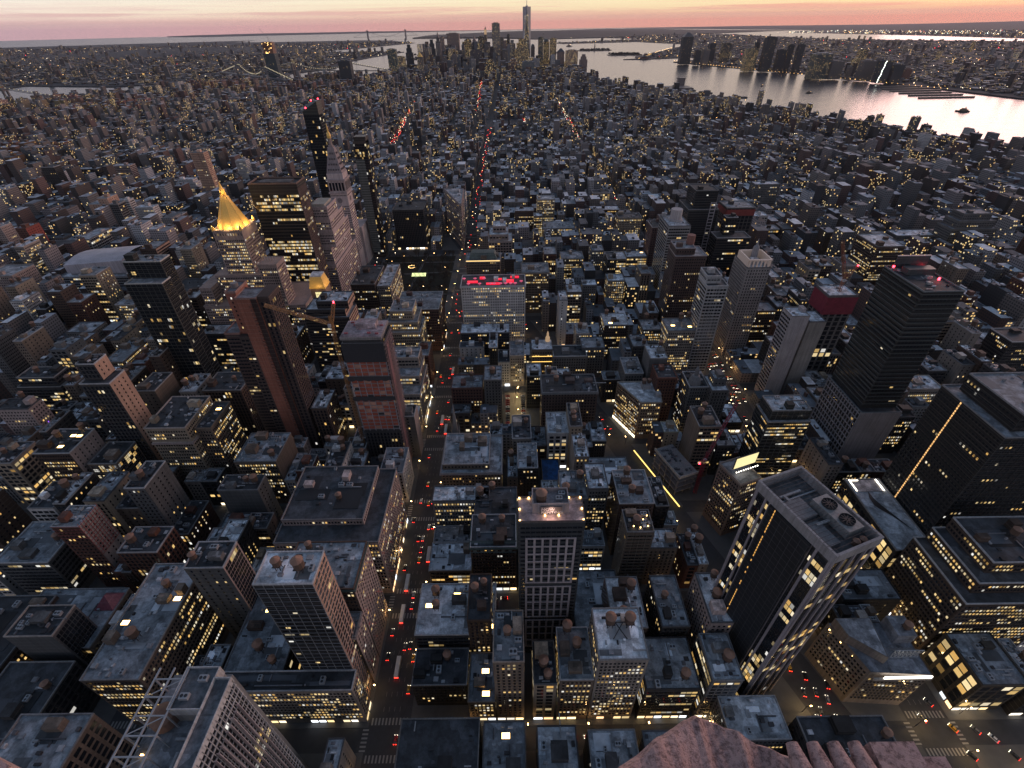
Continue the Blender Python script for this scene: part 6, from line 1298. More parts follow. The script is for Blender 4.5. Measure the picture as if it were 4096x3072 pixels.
DT = [('slab of green glass at the eastern edge of the downtown cluster', -803, -740, 4300, 177, (.07, .10, .10), MI, 'flat'), ('stubby lit apartment tower beside the green glass slab', -782, -718, 4500, 123, MD, HI, 'flat'), ('dark tower with stepped top behind the stubby lit tower', -757, -702, 4800, 190, DK, LO, 'step'),
('small tower crowned with orange-lit golden pyramid', -583, -543, 4250, 160, MD, MI, 'gold'), ('broad dark tower behind the orange-lit pyramid', -667, -605, 5000, 183, DK, LO, 'flat'), ('stepped dark tower on the waterfront cluster', -582, -528, 4900, 218, DK, LO, 'step'), ('spired tower tallest of the eastern downtown group', -528, -487, 4960, 255, MD, LO, 'spire'), ('slim tower pressed against the spired tower', -486, -452, 4930, 232, PKT, LO, 'flat'),
('wide boxy bank tower showing the bay on both sides', -457, -352, 5200, 252, PKT, LO, 'flat'), ('dark broad tower below the boxy bank tower', -425, -347, 4700, 160, DK, MI, 'flat'), ('black slab with lit lower windows near the centre of downtown', -291, -234, 5000, 211, DK, HI, 'flat'), ('pale needle tower with pointed stepped crown', -233, -186, 5000, 232, PKT, LO, 'spire'), ('windowless dark telephone tower with flat top', -217, -127, 4500, 153, (.09, .08, .085), 0.0, 'flat'),
('dark tower left of the lantern-topped tower', -171, -122, 4900, 232, DK, MI, 'flat'), ('slim tower ending in a glowing lantern', -125, -99, 4960, 290, MD, LO, 'lant'), ('tall steel residential tower, tallest left of the spired giant', -49, 11, 4650, 318, (.19, .18, .18), MI, 'flat'), ('low shoulder tower joined to the steel residential tower', 12, 40, 4680, 225, MD, LO, 'flat'), ('narrow pale tower right of the steel residential tower', 36, 61, 4900, 200, PKT, LO, 'flat'), ('thin dark new tower against the bay', 64, 88, 4950, 240, DK, LO, 'flat'),
('bright yellow-lit office tower at the foot of the spired giant', 121, 236, 4500, 222, (.10, .09, .08), HI, 'step'), ('stout mid-rise stepped tower with lit rows', -86, -8, 3900, 127, DK, HI, 'step'), ('red-tinged stepped tower beside the lit mid-rise', 70, 146, 4000, 122, (.14, .08, .07), MI, 'step'), ('rounded grey tower behind the yellow-lit office tower', 254, 284, 4720, 182, MD, LO, 'dome'), ('thin green-lit glass tower right of the spired giant', 310, 349, 4690, 225, GL, MI, 'flat'), ('dome-topped tower lit golden near the river edge', 357, 402, 4770, 215, (.12, .1, .08), HI, 'dome'), ('flat-topped golden-lit tower beside the dome-topped tower', 404, 455, 4720, 215, (.12, .1, .08), HI, 'flat'), ('brown tower with truncated pyramid top', 456, 510, 4600, 155, PKT, LO, 'pyr'), ('massive cream-lit tower near the river edge', 519, 609, 4550, 142, PKT, HI, 'flat'), ('last brown tower of downtown at the river edge', 619, 676, 4480, 120, PKT, LO, 'step'), ('pale glass block in front of the spired giant', 167, 252, 4000, 104, (.16, .18, .19), LO, 'flat'),
('dark lone public tower before the bridge', -996, -922, 3700, 142, DK, LO, 'flat')]
for lab, a, b, y, h, c, q, t in DT: sky_tower(lab, a, b, y, h, c, q, t)
NT = [('tallest dark tower alone on the far river point', 1597, 1683, 5200, 231, DK, 0.0, 'pyr'), ('dark tower with red beacons inland of the lone point tower', 1888, 1944, 5347, 145, DK, LO, 'flat'), ('banded dark office across the river', 1970, 2041, 5238, 151, DK, MI, 'flat'), ('greenish lit waterfront office with terraced top', 1843, 1921, 4377, 140, GL, HI, 'flat'), ('slim dark tower behind the terraced office', 1909, 1941, 4420, 177, DK, LO, 'flat'), ('tall slanting black tower on the far bank', 1943, 2012, 4317, 209, DK, 0.0, 'flat'), ('small dark block beside the lone point tower', 1686, 1734, 5084, 108, DK, LO, 'flat'), ('low dark block next to the beacon tower', 1748, 1802, 5067, 112, MD, LO, 'flat'), ('mid-size dark block east of the slanting black tower', 2043, 2097, 4300, 133, DK, LO, 'flat'), ('first of two dark twin towers on the far bank', 2099, 2135, 4285, 162, DK, LO, 'flat'), ('second of two dark twin towers on the far bank', 2140, 2182, 4224, 167, DK, LO, 'flat'), ('yellow banded apartment block at the pier tip', 2007, 2108, 3700, 135, GL, MI, 'flat'), ('grey block behind the yellow banded block', 2112, 2190, 3690, 95, MD, LO, 'flat'), ('green-topped lit tower far inland', 2654, 2708, 4329, 126, DK, HI, 'flat'), ('curved grey block by the far marina', 2233, 2305, 3555, 103, MD, LO, 'flat'), ('dark glass tower with jagged white light line down its edge', 2263, 2325, 3435, 112, DK, LO, 'flat'), ('dark neighbour of the white-lined tower', 2340, 2400, 3427, 91, DK, LO, 'flat'), ('squat block between the grey block and the marina', 2203, 2228, 3647, 66, MD, LO, 'flat'), ('reddish slab farthest along the marina', 2476, 2514, 3517, 62, (.17, .08, .06), LO, 'flat'), ('low slab near the ferry slips', 2149, 2183, 4019, 94, DK, LO, 'flat')]
for lab, a, b, y, h, c, q, t in NT:
    r = sky_tower(lab, a, b, y, h, c, q, t)
    if 'jagged' in lab:
        pts = [(-31, 2), (-29, 30), (-24, 42), (-26, 64), (-20, 84), (-22, 96), (-17, 111)]
        solid(r, 'light_line', lambda m: [m.bar((p[0]+8, -26, p[1]), (q_[0]+8, -26, q_[1]), 1.0) for p, q_ in zip(pts, pts[1:])], mat_emit('white_light_line', (.95, 1, .9), 4))
# spired giant
r = tag(empty('skyscraper', (218, 4670, 0)), 'tallest tower of downtown, tapering glass with chamfered corners and mast', 'skyscraper')
m = MB(); a = [(-30, -30), (30, -30), (30, 30), (-30, 30)]; t = [(0, -30), (30, 0), (0, 30), (-30, 0)]
m.prism(a, 0, 56, top=False)
for i in range(4):
    j = (i+1) % 4; m.face([(*a[i], 56), (*a[j], 56), (*t[i], 413)]); m.face([(*t[i], 413), (*a[j], 56), (*t[j], 413)], 1)
m.face([(*p, 413) for p in t]); m.build('tower', [mat_simple('blue_glass', (.06, .07, .085), .18, var=.3, scale=.05), mat_simple('bright_glass', (.30, .28, .32), .15, var=.2, scale=.05)], r)  # same glass twice; paler facets have the sky's glare painted in
w = []
for k in range(70):
    z = 60+k*4.4; f_ = (z-56)/357
    for i in range(10):
        if rg.random() < .22: u = -26+i*5.2; u *= (1-f_*.5); w.append(([(u-1.4, -30.3, z), (u+1.4, -30.3, z), (u+1.4, -30.3, z+2.6), (u-1.4, -30.3, z+2.6)], tuple(c*1.2 for c in glow_of(rg))))
panes(w, r); solid(r, 'mast', lambda m: (m.loft(0, 0, [(9, 413), (9, 419), (2.2, 420), (1.6, 470), (.5, 541)], 8)), METAL)
# sharp new tower with crane near the bridges
r = sky_tower('bronze-topped unfinished tower with crane rising near the bridges', -1636, -1559, 4150, 170, GL, LO, 'flat', cat='construction site', name='unfinished_tower')
solid(r, 'bare_floor', lambda m: [m.box(-37, 37, -30, 30, 170+k*5, 172.2+k*5, bot=True) for k in range(13)]+[m.box(-30, 30, -24, 24, 170, 236)], PAINT, (.32, .14, .07))
solid(r, 'work_light', lambda m: [m.box(rg.uniform(-36, 34), 0, -31, -30.4, 172+k*1.5, 174+k*1.5) for k in range(1)]+[m.box(x, x+3, -30.6, -30.2, z, z+2) for x, z in [(rg.uniform(-36, 33), rg.uniform(172, 232)) for _ in range(14)]], ORANGE)
solid(r, 'jib', lambda m: (m.bar((10, 0, 236), (10, 0, 262), 1.2), m.bar((10, 0, 260), (-35, 0, 310), .8)), METAL)

# ------------------------------------------------------------------ bridges, statue, piers, boats
def bridge(label, x1, y1, x2, y2, th, deck, span, col, lights=None, tw=12):
    d = math.dist((x1, y1), (x2, y2)); ux, uy = (x2-x1)/d, (y2-y1)/d; r = tag(empty('suspension_bridge', ((x1+x2)/2, (y1+y2)/2, drop((x1+x2)/2, (y1+y2)/2)), math.atan2(uy, ux)), label, 'bridge')
    a = d/2
    for s in (-a, a): solid(r, 'bridge_tower', lambda m: (m.box(s-tw*.5, s+tw*.5, -17, -9, -20, th), m.box(s-tw*.5, s+tw*.5, 9, 17, -20, th), m.box(s-tw*.4, s+tw*.4, -9, 9, th-12, th, bot=True), m.box(s-tw*.4, s+tw*.4, -9, 9, deck-5, deck+4, bot=True)), PAINT, col)
    solid(r, 'deck', lambda m: m.box(-a-span, a+span, -15, 15, deck-5, deck, bot=True), PAINT, col)
    cat = lambda t: deck+6+(th-deck-6)*(t/a)**2 if abs(t) <= a else th-(th-deck)*min(1, (abs(t)-a)/span)
    ts = np.linspace(-a-span, a+span, 41)
    solid(r, 'cable', lambda m: [m.bar((p, y, cat(p)), (q, y, cat(q)), 1.3) for p, q in zip(ts, ts[1:]) for y in (-13, 13)], PAINT, col)
    if lights: solid(r, 'cable_lamp', lambda m: [m.loft(p, y, [(lights, cat(p)), (lights, cat(p)+lights*2)], 5) for p in np.linspace(-a-span, a+span, 64) for y in (-13,)], mat_emit('bridge_lamp', (1, .85, .55), .7) if 'bridge_lamp' not in bpy.data.materials else bpy.data.materials['bridge_lamp'])
    return r
bridge('long grey suspension bridge at the mouth of the bay', *ll(40.6080, -74.0380), *ll(40.6045, -74.0520), 211, 70, 420, (.12, .12, .14), None, 26)
bridge('lamp-strung suspension bridge right behind the unfinished bronze tower', *ll(40.7098, -73.9912), *ll(40.7058, -73.9897), 100, 42, 380, (.10, .11, .13), 2.6, 9)
bridge('stone-towered bridge with lamp garlands nearest the downtown cluster', *ll(40.7076, -73.9990), *ll(40.7044, -73.9946), 86, 40, 330, (.14, .12, .11), 2.3, 14)
bridge('heavy steel suspension bridge far up the east river', *ll(40.7150, -73.9760), *ll(40.7122, -73.9690), 94, 42, 300, (.12, .12, .13), 1.6, 9)
r = tag(empty('statue', (1252, 8073, drop(1252, 8073)+2)), 'robed statue with raised torch on its island pedestal', 'statue')
solid(r, 'pedestal', lambda m: (m.loft(0, 0, [(45, 0), (42, 10)], 11), m.loft(0, 0, [(15, 10), (10, 20), (9, 45)], 4, ph=.78)), PAINT, (.16, .13, .12))
solid(r, 'figure', lambda m: (m.loft(0, 0, [(6.5, 45), (5.6, 58), (4.6, 68), (4.2, 76), (2.2, 79.5), (2.2, 84), (2.6, 86), (1, 88)], 10), m.bar((3, 0, 76), (6.5, 0, 85), 1.5), m.bar((6.5, 0, 85), (7, 0, 92), 1.1), m.bar((-3, -2, 74), (-4, -4.5, 66), 1.6)), PAINT, (.10, .16, .14))
solid(r, 'torch', lambda m: m.loft(7, 0, [(.8, 92), (2, 94), (.2, 97.5)], 7), ORANGE)
def clumps(name, pts, col, zz=0):
    m = MB(); r3 = random.Random(8)
    for x, y, s in pts:
        for _ in range(26):
            a, e, q = r3.uniform(0, 6.28), r3.uniform(0, 1.5), s*r3.uniform(.5, 1); c = Vector((x+q*math.cos(a)*math.cos(e), y+q*math.sin(a)*math.cos(e), drop(x, y)+2+q*.9*math.sin(e)+s*.4)); k = s*.35
            n1, n2 = Vector((r3.uniform(-1, 1), r3.uniform(-1, 1), r3.uniform(-1, 1)))*k, Vector((r3.uniform(-1, 1), r3.uniform(-1, 1), r3.uniform(-1, 1)))*k; m.face([tuple(c-n1-n2), tuple(c+n1-n2), tuple(c+n1+n2), tuple(c-n1+n2)])
    o = m.build(name, [mat_simple(name+'_leaf', col, 1, var=.5, scale=.02)]); o['kind'] = 'stuff'; return o
cp = [(1252+rm.uniform(-190, 190), 8073+rm.uniform(-80, 80), rm.uniform(9, 15)) for _ in range(60)]+[(1438+rm.uniform(-170, 170), 6901+rm.uniform(-70, 70), rm.uniform(9, 16)) for _ in range(60)]
xg, yg = GOV[0]; cp += [(rm.uniform(min(p[0] for p in GOV), max(p[0] for p in GOV)), rm.uniform(min(p[1] for p in GOV), max(p[1] for p in GOV)), 14) for _ in range(60)]
cp = [c for c in cp if c[0] < 1700 and (not (c[1] < 6700) or inside(GOV, c[0], c[1]))]
clumps('island_trees', cp, (.03, .035, .025))
def terminal():
    r = tag(empty('ferry_terminal', (1470, 6040, drop(1470, 6040)+2)), 'old rail terminal with steep clock gable on the far shore', 'terminal')
    solid(r, 'hall', lambda m: (m.box(-40, 40, -15, 20, 0, 16)), PAINT, (.18, .09, .07)); solid(r, 'roof', lambda m: m.loft(0, 0, [(40, 16), (6, 30)], 4, ph=.785), PAINT, (.08, .07, .07)); solid(r, 'cupola', lambda m: m.loft(0, 0, [(6, 30), (5, 40), (.3, 54)], 8), PAINT, (.2, .12, .1))
terminal()
# piers on both banks
def pier(x0, x1, y0, y1, label, shed=0):
    r = tag(empty('pier', ((x0+x1)/2, (y0+y1)/2, 0)), label, 'pier'); a, b = (x1-x0)/2, (y1-y0)/2
    solid(r, 'deck', lambda m: m.box(-a, a, -b, b, -8, 1.5), PAINT, (.10, .095, .09))
    if shed: solid(r, 'shed', lambda m: m.box(-a*.9, a*.9, -b*.8, b*.8, 1.5, shed), PAINT, (.14, .12, .12))
for k, (y, ln) in enumerate(((1480, 210), (1560, 230), (1640, 200), (1705, 150))): pier(1560-(k*30), 1560-k*30+ln, y, y+26, ('long shed pier nearest on the home bank', 'second long shed pier on the home bank', 'third shed pier on the home bank', 'short shed pier by the bridge of masts')[k], 9)
pier(930, 1130, 3230, 3390, 'square flat pier with sports field beyond the ventilation tower', 10); pier(1060, 1290, 2900, 2935, 'slim lamp-lined recreation pier on the home bank'); pier(960, 1180, 3100, 3130, 'second slim recreation pier farther down the home bank')
for k in range(6): pier(2150-k*14, 2420-k*14, 3250-k*95, 3262-k*95, f'{ordinal(k+1)} of the narrow finger piers along the far bank')
r = tag(empty('ventilation_tower', (1086, 3394, 0)), 'square ventilation tower standing at the home bank pier head', 'tower'); solid(r, 'shaft', lambda m: m.box(-20, 20, -14, 14, 0, 44), PAINT, (.19, .16, .16)); solid(r, 'cap', lambda m: m.box(-21, 21, -15, 15, 44, 48, bot=True), PAINT, (.13, .11, .11))
def boat(label, x, y, s, ang, wake=400):
    r = tag(empty('ferry_boat', (x, y, drop(x, y)-3.6), ang), label, 'boat')
    solid(r, 'hull', lambda m: m.prism([(-18*s, -5*s), (12*s, -5*s), (20*s, 0), (12*s, 5*s), (-18*s, 5*s)], -1, 3.5*s), PAINT, (.06, .055, .05))
    solid(r, 'cabin', lambda m: (m.box(-13*s, 9*s, -4*s, 4*s, 3.5*s, 7*s), m.box(-8*s, 6*s, -3*s, 3*s, 7*s, 10*s)), PAINT, (.30, .22, .16)); solid(r, 'funnel', lambda m: m.loft(-4*s, 0, [(1.2*s, 10*s), (1.0*s, 14*s)], 8), DARKM); solid(r, 'deck_lamp', lambda m: m.box(7*s, 8*s, -.5*s, .5*s, 10*s, 11*s), ORANGE)
boat('tugboat trailing a wake in midstream, nearest downtown', 1581, 3415, .9, .9); boat('small ferry heading downriver in midstream', 1679, 3052, .9, -.6); boat('largest ferry with orange cabin near the home bank', 1976, 2357, 1.3, 2.6); boat('little boat beside the pier dock on the far bank', 1990, 3560, .8, 0); boat('boat crossing the upper bay by the statue', 720, 7600, 2.0, .4); boat('long barge anchored in the upper bay', 1050, 9500, 2.6, .1)

# ------------------------------------------------------------------ park square
solid(None, 'park_lawn', lambda m: m.face([(-141, 656, .17), (-22, 656, .17), (-22, 868, .17), (-141, 868, .17)]), GRASS)['kind'] = 'structure'
tag(solid(None, 'park_path', lambda m: [m.face([(-141, y, .19), (-22, y+o, .19), (-22, y+o+4, .19), (-141, y+4, .19)]) for y, o in ((690, 30), (740, -20), (790, 10), (840, 0))]+[m.face([(-90, 656, .2), (-86, 656, .2), (-70, 868, .2), (-74, 868, .2)])], PAVE), kind='structure')
def tree_mesh(seed):
    r4 = random.Random(seed); m = MB()
    def limb(p, d, ln, rad, k):
        q = p+d*ln; m.bar(tuple(p), tuple(q), rad)
        if k == 0: return
        for _ in range(3):
            nd_ = (d+Vector((r4.uniform(-.8, .8), r4.uniform(-.8, .8), r4.uniform(-.1, .5)))).normalized(); limb(q, nd_, ln*r4.uniform(.6, .8), rad*.6, k-1)
    for _ in range(4): limb(Vector((0, 0, 4)), Vector((r4.uniform(-.6, .6), r4.uniform(-.6, .6), 1)).normalized(), 4.0, .17, 4)
    return mesh_np('crown', m.v, m.f, [BARK])
TM = [tree_mesh(k) for k in range(3)]; tb = MB(); tb.loft(0, 0, [(.38, 0), (.28, 4.4)], 7); TT = mesh_np('trunk', tb.v, tb.f, [BARK])
rt_ = random.Random(12); k = 0; tp = []
while len(tp) < 95:
    x, y = rt_.uniform(-139, -24), rt_.uniform(658, 866)
    if 756 < y < 800 and -96 < x < -60 or any((x-a)**2+(y-b)**2 < 40 for a, b in tp): continue
    tp.append((x, y)); r = tag(empty('bare_tree', (x, y, .17), rt_.uniform(0, 6.28)), 'bare winter tree among many in the dark park square', 'tree', 'bare trees of the park square'); s = rt_.uniform(.8, 1.25); r.scale = (s, s, s); link('trunk', TT, r); link('crown', TM[k % 3], r); k += 1
for i, (x, y) in enumerate([(-250+rt_.uniform(0, 70), 1610+rt_.uniform(0, 150)) for _ in range(40)]):
    r = tag(empty('bare_tree', (x, y, .1), rt_.uniform(0, 6.28)), 'bare winter tree in the farther square beyond the clock tower', 'tree', 'bare trees of the farther square'); link('trunk', TT, r); link('crown', TM[i % 3], r)
r = tag(empty('light_pavilion', (-74, 786, .2)), 'row of upright glowing light bars on the park lawn', 'light sculpture')
for k in range(11): solid(r, 'light_bar', lambda m: m.bar((-11+k*2.1, 0, 0), (-10+k*2.1, 3, 4.5), .35), mat_emit('green_white_bar', (.9, 1, .45), 2.2) if k == 0 else bpy.data.materials['green_white_bar'])
r = tag(empty('fountain', (-91, 822, .2)), 'round fountain basin with warm rim lights in the park', 'fountain'); solid(r, 'basin', lambda m: m.loft(0, 0, [(6, 0), (6, .9)], 20), PAVE); solid(r, 'rim_light', lambda m: [m.box(5.6*math.cos(a)-.3, 5.6*math.cos(a)+.3, 5.6*math.sin(a)-.3, 5.6*math.sin(a)+.3, .9, 1.4) for a in np.arange(0, 6.28, .45)], ORANGE)

# ------------------------------------------------------------------ vehicles
def _car(col):
    b = MB(); b.prism([(-.9, -2.2), (.9, -2.2), (.93, 1.9), (.7, 2.25), (-.7, 2.25), (-.93, 1.9)], .32, .92)
    f = [(-.8, -1.7), (.8, -1.7), (.8, 1.1), (-.8, 1.1)]; t = [(-.66, -1.2), (.66, -1.2), (.66, .4), (-.66, .4)]
    for i in range(4): j = (i+1) % 4; b.face([(*f[i], .92), (*f[j], .92), (*t[j], 1.45), (*t[i], 1.45)], 1)
    b.face([(*p, 1.46) for p in t])
    for x in (-.86, .86):
        for y in (-1.35, 1.4): b.face([(x*1.02, y+.33*math.cos(a), .34+.33*math.sin(a)) for a in np.linspace(0, 6.283, 9)[:-1]], 2)
    return mesh_np('car_body', b.v, b.f, [mat_simple('car_paint_'+col[0], col[1], .3, var=.1), GLASS, DARKM], b.m)
CC = [('black', (.015, .015, .017)), ('silver', (.35, .36, .38)), ('white', (.6, .6, .6)), ('grey', (.12, .12, .13)), ('red', (.3, .02, .02)), ('yellow', (.62, .33, .02))]
CM = {c[0]: _car(c) for c in CC}
def light_mesh(nm, mt, w, h): b = MB(); b.box(-w/2, w/2, -.08, .08, 0, h, bot=True); return mesh_np(nm, b.v, b.f, [mt])
TLM, HLM = light_mesh('tail_lamp', TAIL, .55, .32), light_mesh('head_lamp', HEAD, .45, .3)
ccount = {}
def car(x, y, rz, street, color=None, on=True, parked=False):
    c = color or rt_.choice(('black', 'black', 'black', 'silver', 'white', 'grey', 'grey', 'yellow', 'yellow', 'red')); k = ccount[(c, street)] = ccount.get((c, street), 0)+1
    kind = 'taxi' if c == 'yellow' else 'car'
    r = tag(empty('taxi' if c == 'yellow' else 'car', (x, y, .02), rz), f'{ordinal(k)} {c} {kind} {street}, counted from the deck', kind, f'vehicles {street}')
    link('car_body', CM[c], r)
    if on:
        for s in (-.62, .62): link('tail_lamp', TLM, r, loc=(s, -2.28, .55)); link('head_lamp', HLM, r, loc=(s*1.0, 2.28, .5))
def _bus():
    b = MB(); b.box(-1.28, 1.28, -6, 6, .4, 3.1); b.box(-1.31, 1.31, -5.6, 5.6, 1.5, 2.5, 1); b.box(-.8, .8, -3, -1, 3.1, 3.35)
    return mesh_np('bus_body', b.v, b.f, [mat_simple('bus_paint', (.62, .62, .64), .4, var=.1), GLASS], b.m)
BUS = _bus(); bl = MB(); bl.box(-1.2, 1.2, -.1, .1, 0, .5, bot=True); BTL = mesh_np('tail_lamp', bl.v, bl.f, [TAIL])
def bus(x, y, label, rz=0): r = tag(empty('city_bus', (x, y, .02), rz), label, 'bus'); link('bus_body', BUS, r); link('tail_lamp', BTL, r, loc=(0, -6.1, .7)); link('head_lamp', HLM, r, loc=(0, 6.1, .7))
for x, y, l in ((-.5, 199, 'white city bus nearest the deck on the central avenue'), (-4, 256, 'white bus beside the green-corniced block on the central avenue'), (8.5, 279, 'white bus at the kerb opposite the black stepped-roof block'), (-3.5, 233, 'white tour bus with red stripe following the avenue bus'), (2, 434, 'white bus passing the church spire side of the avenue'), (7, 420, 'white bus right beside the church spire'), (5, 520, 'white bus near the white-walled corner on the avenue')): bus(x, y, l)
blk = [(-3, 187), (-.5, 199), (-4, 256), (8.5, 279), (-3.5, 233), (2, 434), (7, 420), (5, 520)]
ys = 150.0
while ys < 640:
    for lx in (-8.2, -5, -1.7, 1.7, 5, 8.2):
        if rt_.random() < (.11 if ys < 320 else .12) and all(abs(lx-a) > 2.6 or abs(ys-b) > 9 for a, b in blk) and abs((ys/80.5) % 1-.0) > .09: car(lx, ys+rt_.uniform(-2, 2), 0, 'on the central avenue', parked=False)
    ys += 9
ys = 330.0
while ys < 660:
    for lx in (301.5, 305, 308.5, 312, 315.5, 319):
        if rt_.random() < .33: car(lx, ys+rt_.uniform(-2, 2), math.pi, 'on the western avenue')
    ys += 8.5
for i, (x, y) in enumerate(((247, 168), (251, 172), (255, 160), (258, 168), (249, 158), (253, 182), (246, 182), (258, 178), (262, 186), (251, 191), (244, 196), (240, 204))): car(x, y, -BANG*.6, 'by the sign-truss block')
for x, y in ((321, 163), (307, 168), (316, 176), (333, 162), (340, 158), (345, 150), (322, 150), (330, 141)): car(x, y, .5, 'on the bright crossing', color='yellow' if x == 321 else None)
for row, x in enumerate((68.5, 84.5)):
    for k in range(17): car(x, 415+k*3.6, math.pi/2, ('in the eastern car park row', 'in the western car park row')[row], color=rt_.choice(('black', 'black', 'grey', 'silver', 'white', 'red')), on=False, parked=True)
car(76.5, 424, 0, 'down the open car park aisle', color='yellow')
for x, y in ((70, 400), (78, 404), (82, 401), (92, 405), (66, 397)): car(x, y, math.pi/2, 'on the street before the car park')
for x, y in ((66, 244), (58, 240), (118, 318), (122, 324), (126, 321)): car(x, y, math.pi/2, 'on the narrow street beside the tall rental tower')
for x in range(60, 190, 9):
    if rt_.random() < .7: car(x, 159+rt_.choice((-2, 2)), math.pi/2, 'on the shop-lit cross street')
for k in range(22):
    t = rt_.uniform(400, 880); car(bway(t)+rt_.uniform(-4, 4), t, BANG, 'on the diagonal street')
solid(None, 'car_park', lambda m: m.face([(65, 411, .165), (88, 411, .165), (88, 479, .165), (65, 479, .165)]), mat_simple('worn_concrete', (.20, .17, .13), .9, var=.3))['kind'] = 'structure'

# ------------------------------------------------------------------ street lamps (lit)
lp = MB(); lp.bar((0, 0, 0), (0, 0, 8.6), .11); lp.bar((0, 0, 8.6), (2.2, 0, 9.0), .07); POLE = mesh_np('pole', lp.v, lp.f, [DARKM])
lh = MB(); lh.box(1.7, 2.6, -.22, .22, 8.8, 9.05, bot=True); HEADM = mesh_np('lamp_head', lh.v, lh.f, [LAMP])
def lamp(x, y, rz, street, e=420, col=(1, .60, .24)):
    r = tag(empty('street_lamp', (x, y, .1), rz), f'lit street lamp on a tall pole {street}', 'street lamp', f'street lamps {street}'); link('pole', POLE, r); link('lamp_head', HEADM, r)
    if e:
        d = bpy.data.lights.new('lamp_light', 'POINT'); d.energy = e*.8; d.color = col; d.shadow_soft_size = .35; o = bpy.data.objects.new('lamp_light', d); COL.objects.link(o); o.parent = r; o.location = (2.1, 0, 8.4)
for y in range(140, 900, 46):
    lamp(-13.2, y, 0, 'along the kerb of the central avenue', 800); lamp(13.2, y+20, math.pi, 'along the kerb of the central avenue', 800)
for y in range(330, 700, 40): lamp(297, y, 0, 'along the western avenue', 1500); lamp(323, y+18, math.pi, 'along the western avenue', 1500)
for x in range(30, 240, 34): lamp(x, 153, math.pi/2, 'on the shop-lit cross street', 900); lamp(x+16, 167, -math.pi/2, 'on the shop-lit cross street', 900)
for n in (31, 30, 29, 28, 27):
    for x in list(range(-130, -20, 50))+list(range(30, 240, 50)): lamp(x, st(n)-7, math.pi/2, f'on the {ordinal(33-n)} cross street below the shop-lit one', 650)
for y in range(150, 900, 50): lamp(bway(y)-10, y, BANG, 'along the diagonal street', 1300)
for x, y in ((254, 150), (262, 158), (240, 172), (318, 150), (330, 170), (345, 140), (312, 200), (318, 230), (322, 256), (338, 196), (300, 164)): lamp(x, y, 0, 'around the bright crossing', 3200, (1, .66, .28))
for x, y in ((76, 420), (77, 440), (76, 460), (77, 476)): lamp(x, y, 0, 'over the open car park', 3200, (1, .78, .42))
for x, y in ((-130, 670), (-40, 680), (-60, 730), (-120, 760), (-35, 800), (-110, 850), (-60, 860), (-95, 700)): lamp(x, y, 0, 'in the dark park square', 600, (1, .5, .18))

# ------------------------------------------------------------------ far lights: traffic streams and lamps too many to count
def dots(name, rows, mats, size_of=None):
    m = MB()
    for x, y, zz, s, k in rows: m.loft(x, y, [(s*.5, zz), (s, zz+s*.6), (s*.5, zz+s*1.2)], 4, k)
    o = m.build(name, mats); o['kind'] = 'stuff'; return o
rd = random.Random(21); rows = []
def stream(x_of, y0, y1, dens, w=6, red=.6):
    y = y0
    while y < y1:
        for _ in range(dens):
            if rd.random() < .8: rows.append((x_of(y)+rd.uniform(-w, w), y+rd.uniform(-5, 5), .8, .32+.00022*y, 0 if rd.random() < red else (1 if rd.random() < .7 else 2)))
        y += 9+y*.004
stream(lambda y: 0, 650, 2150, 1, 7, .75); stream(lambda y: 318-.362*y, 890, 1560, 1, 7, .4); stream(lambda y: -300-(y-1610)*.09, 1560, 3100, 3, 11, .6); stream(lambda y: -45-(y-1700)*.03, 2400, 4100, 1, 8, .6); stream(lambda y: 310, 660, 2000, 2, 7, .25); stream(lambda y: 584, 500, 1900, 1, 7, .5)
stream(lambda y: 120+(y-2000)*.05, 2000, 3600, 2, 7, .5); stream(lambda y: 310+(y-2000)*.02, 2000, 3300, 2, 9, .3); stream(lambda y: -155, 560, 1600, 1, 5, .3); stream(lambda y: -453, 700, 2000, 1, 5, .6); stream(lambda y: 858, 700, 1700, 1, 7, .4); stream(lambda y: -824, 800, 2400, 1, 8, .5); stream(lambda y: -1052, 900, 2600, 1, 8, .4)
dots('distant_traffic', rows, [TAIL, HEAD, ORANGE])
rows = []
def field(poly, n, y0, y1, smin, smax, spread=.86):
    k = 0
    while k < n:
        d = y0+(y1-y0)*rd.random()**1.4; a = rd.uniform(-spread, spread); x, y = 75+d*math.tan(a)*.9, d
        if inside(poly, x, y): rows.append((x, y, drop(x, y)+9+(njhill(x, y) if poly is NJ else 0), rd.uniform(smin, smax)*(.5+d/9000), rd.choice((0, 0, 0, 1, 1, 2) if rd.random() < .96 else (3,)))); k += 1
        else: k += .02
field(BQ, 900, 2500, 13000, 1.0, 2.4); field(NJ, 1000, 3000, 16000, 1.0, 2.4); field(SI, 90, 9000, 15000, 1.0, 2.2)
for _ in range(420):      # container port floodlights behind the narrow bay
    la, lo = rd.uniform(40.655, 40.735), rd.uniform(-74.185, -74.145); x, y = ll(la, lo); rows.append((x, y, drop(x, y)+20, rd.uniform(3, 7), rd.choice((0, 1, 1, 4))))
for p, q, n in ((P('40.7350,-74.0270')[0], P('40.7160,-74.0320')[0], 60), (P('40.7075,-74.0335')[0], P('40.6985,-74.0480')[0], 34), (P('40.6985,-74.0480')[0], P('40.6930,-74.0580')[0], 24), (P('40.7120,-74.0335')[0], P('40.7160,-74.0325')[0], 14)):
    for k in range(n): t = k/n; x, y = p[0]+(q[0]-p[0])*t+8, p[1]+(q[1]-p[1])*t; rows.append((x, y, drop(x, y)+8, rd.uniform(1.2, 2.2), 0))
k = 0
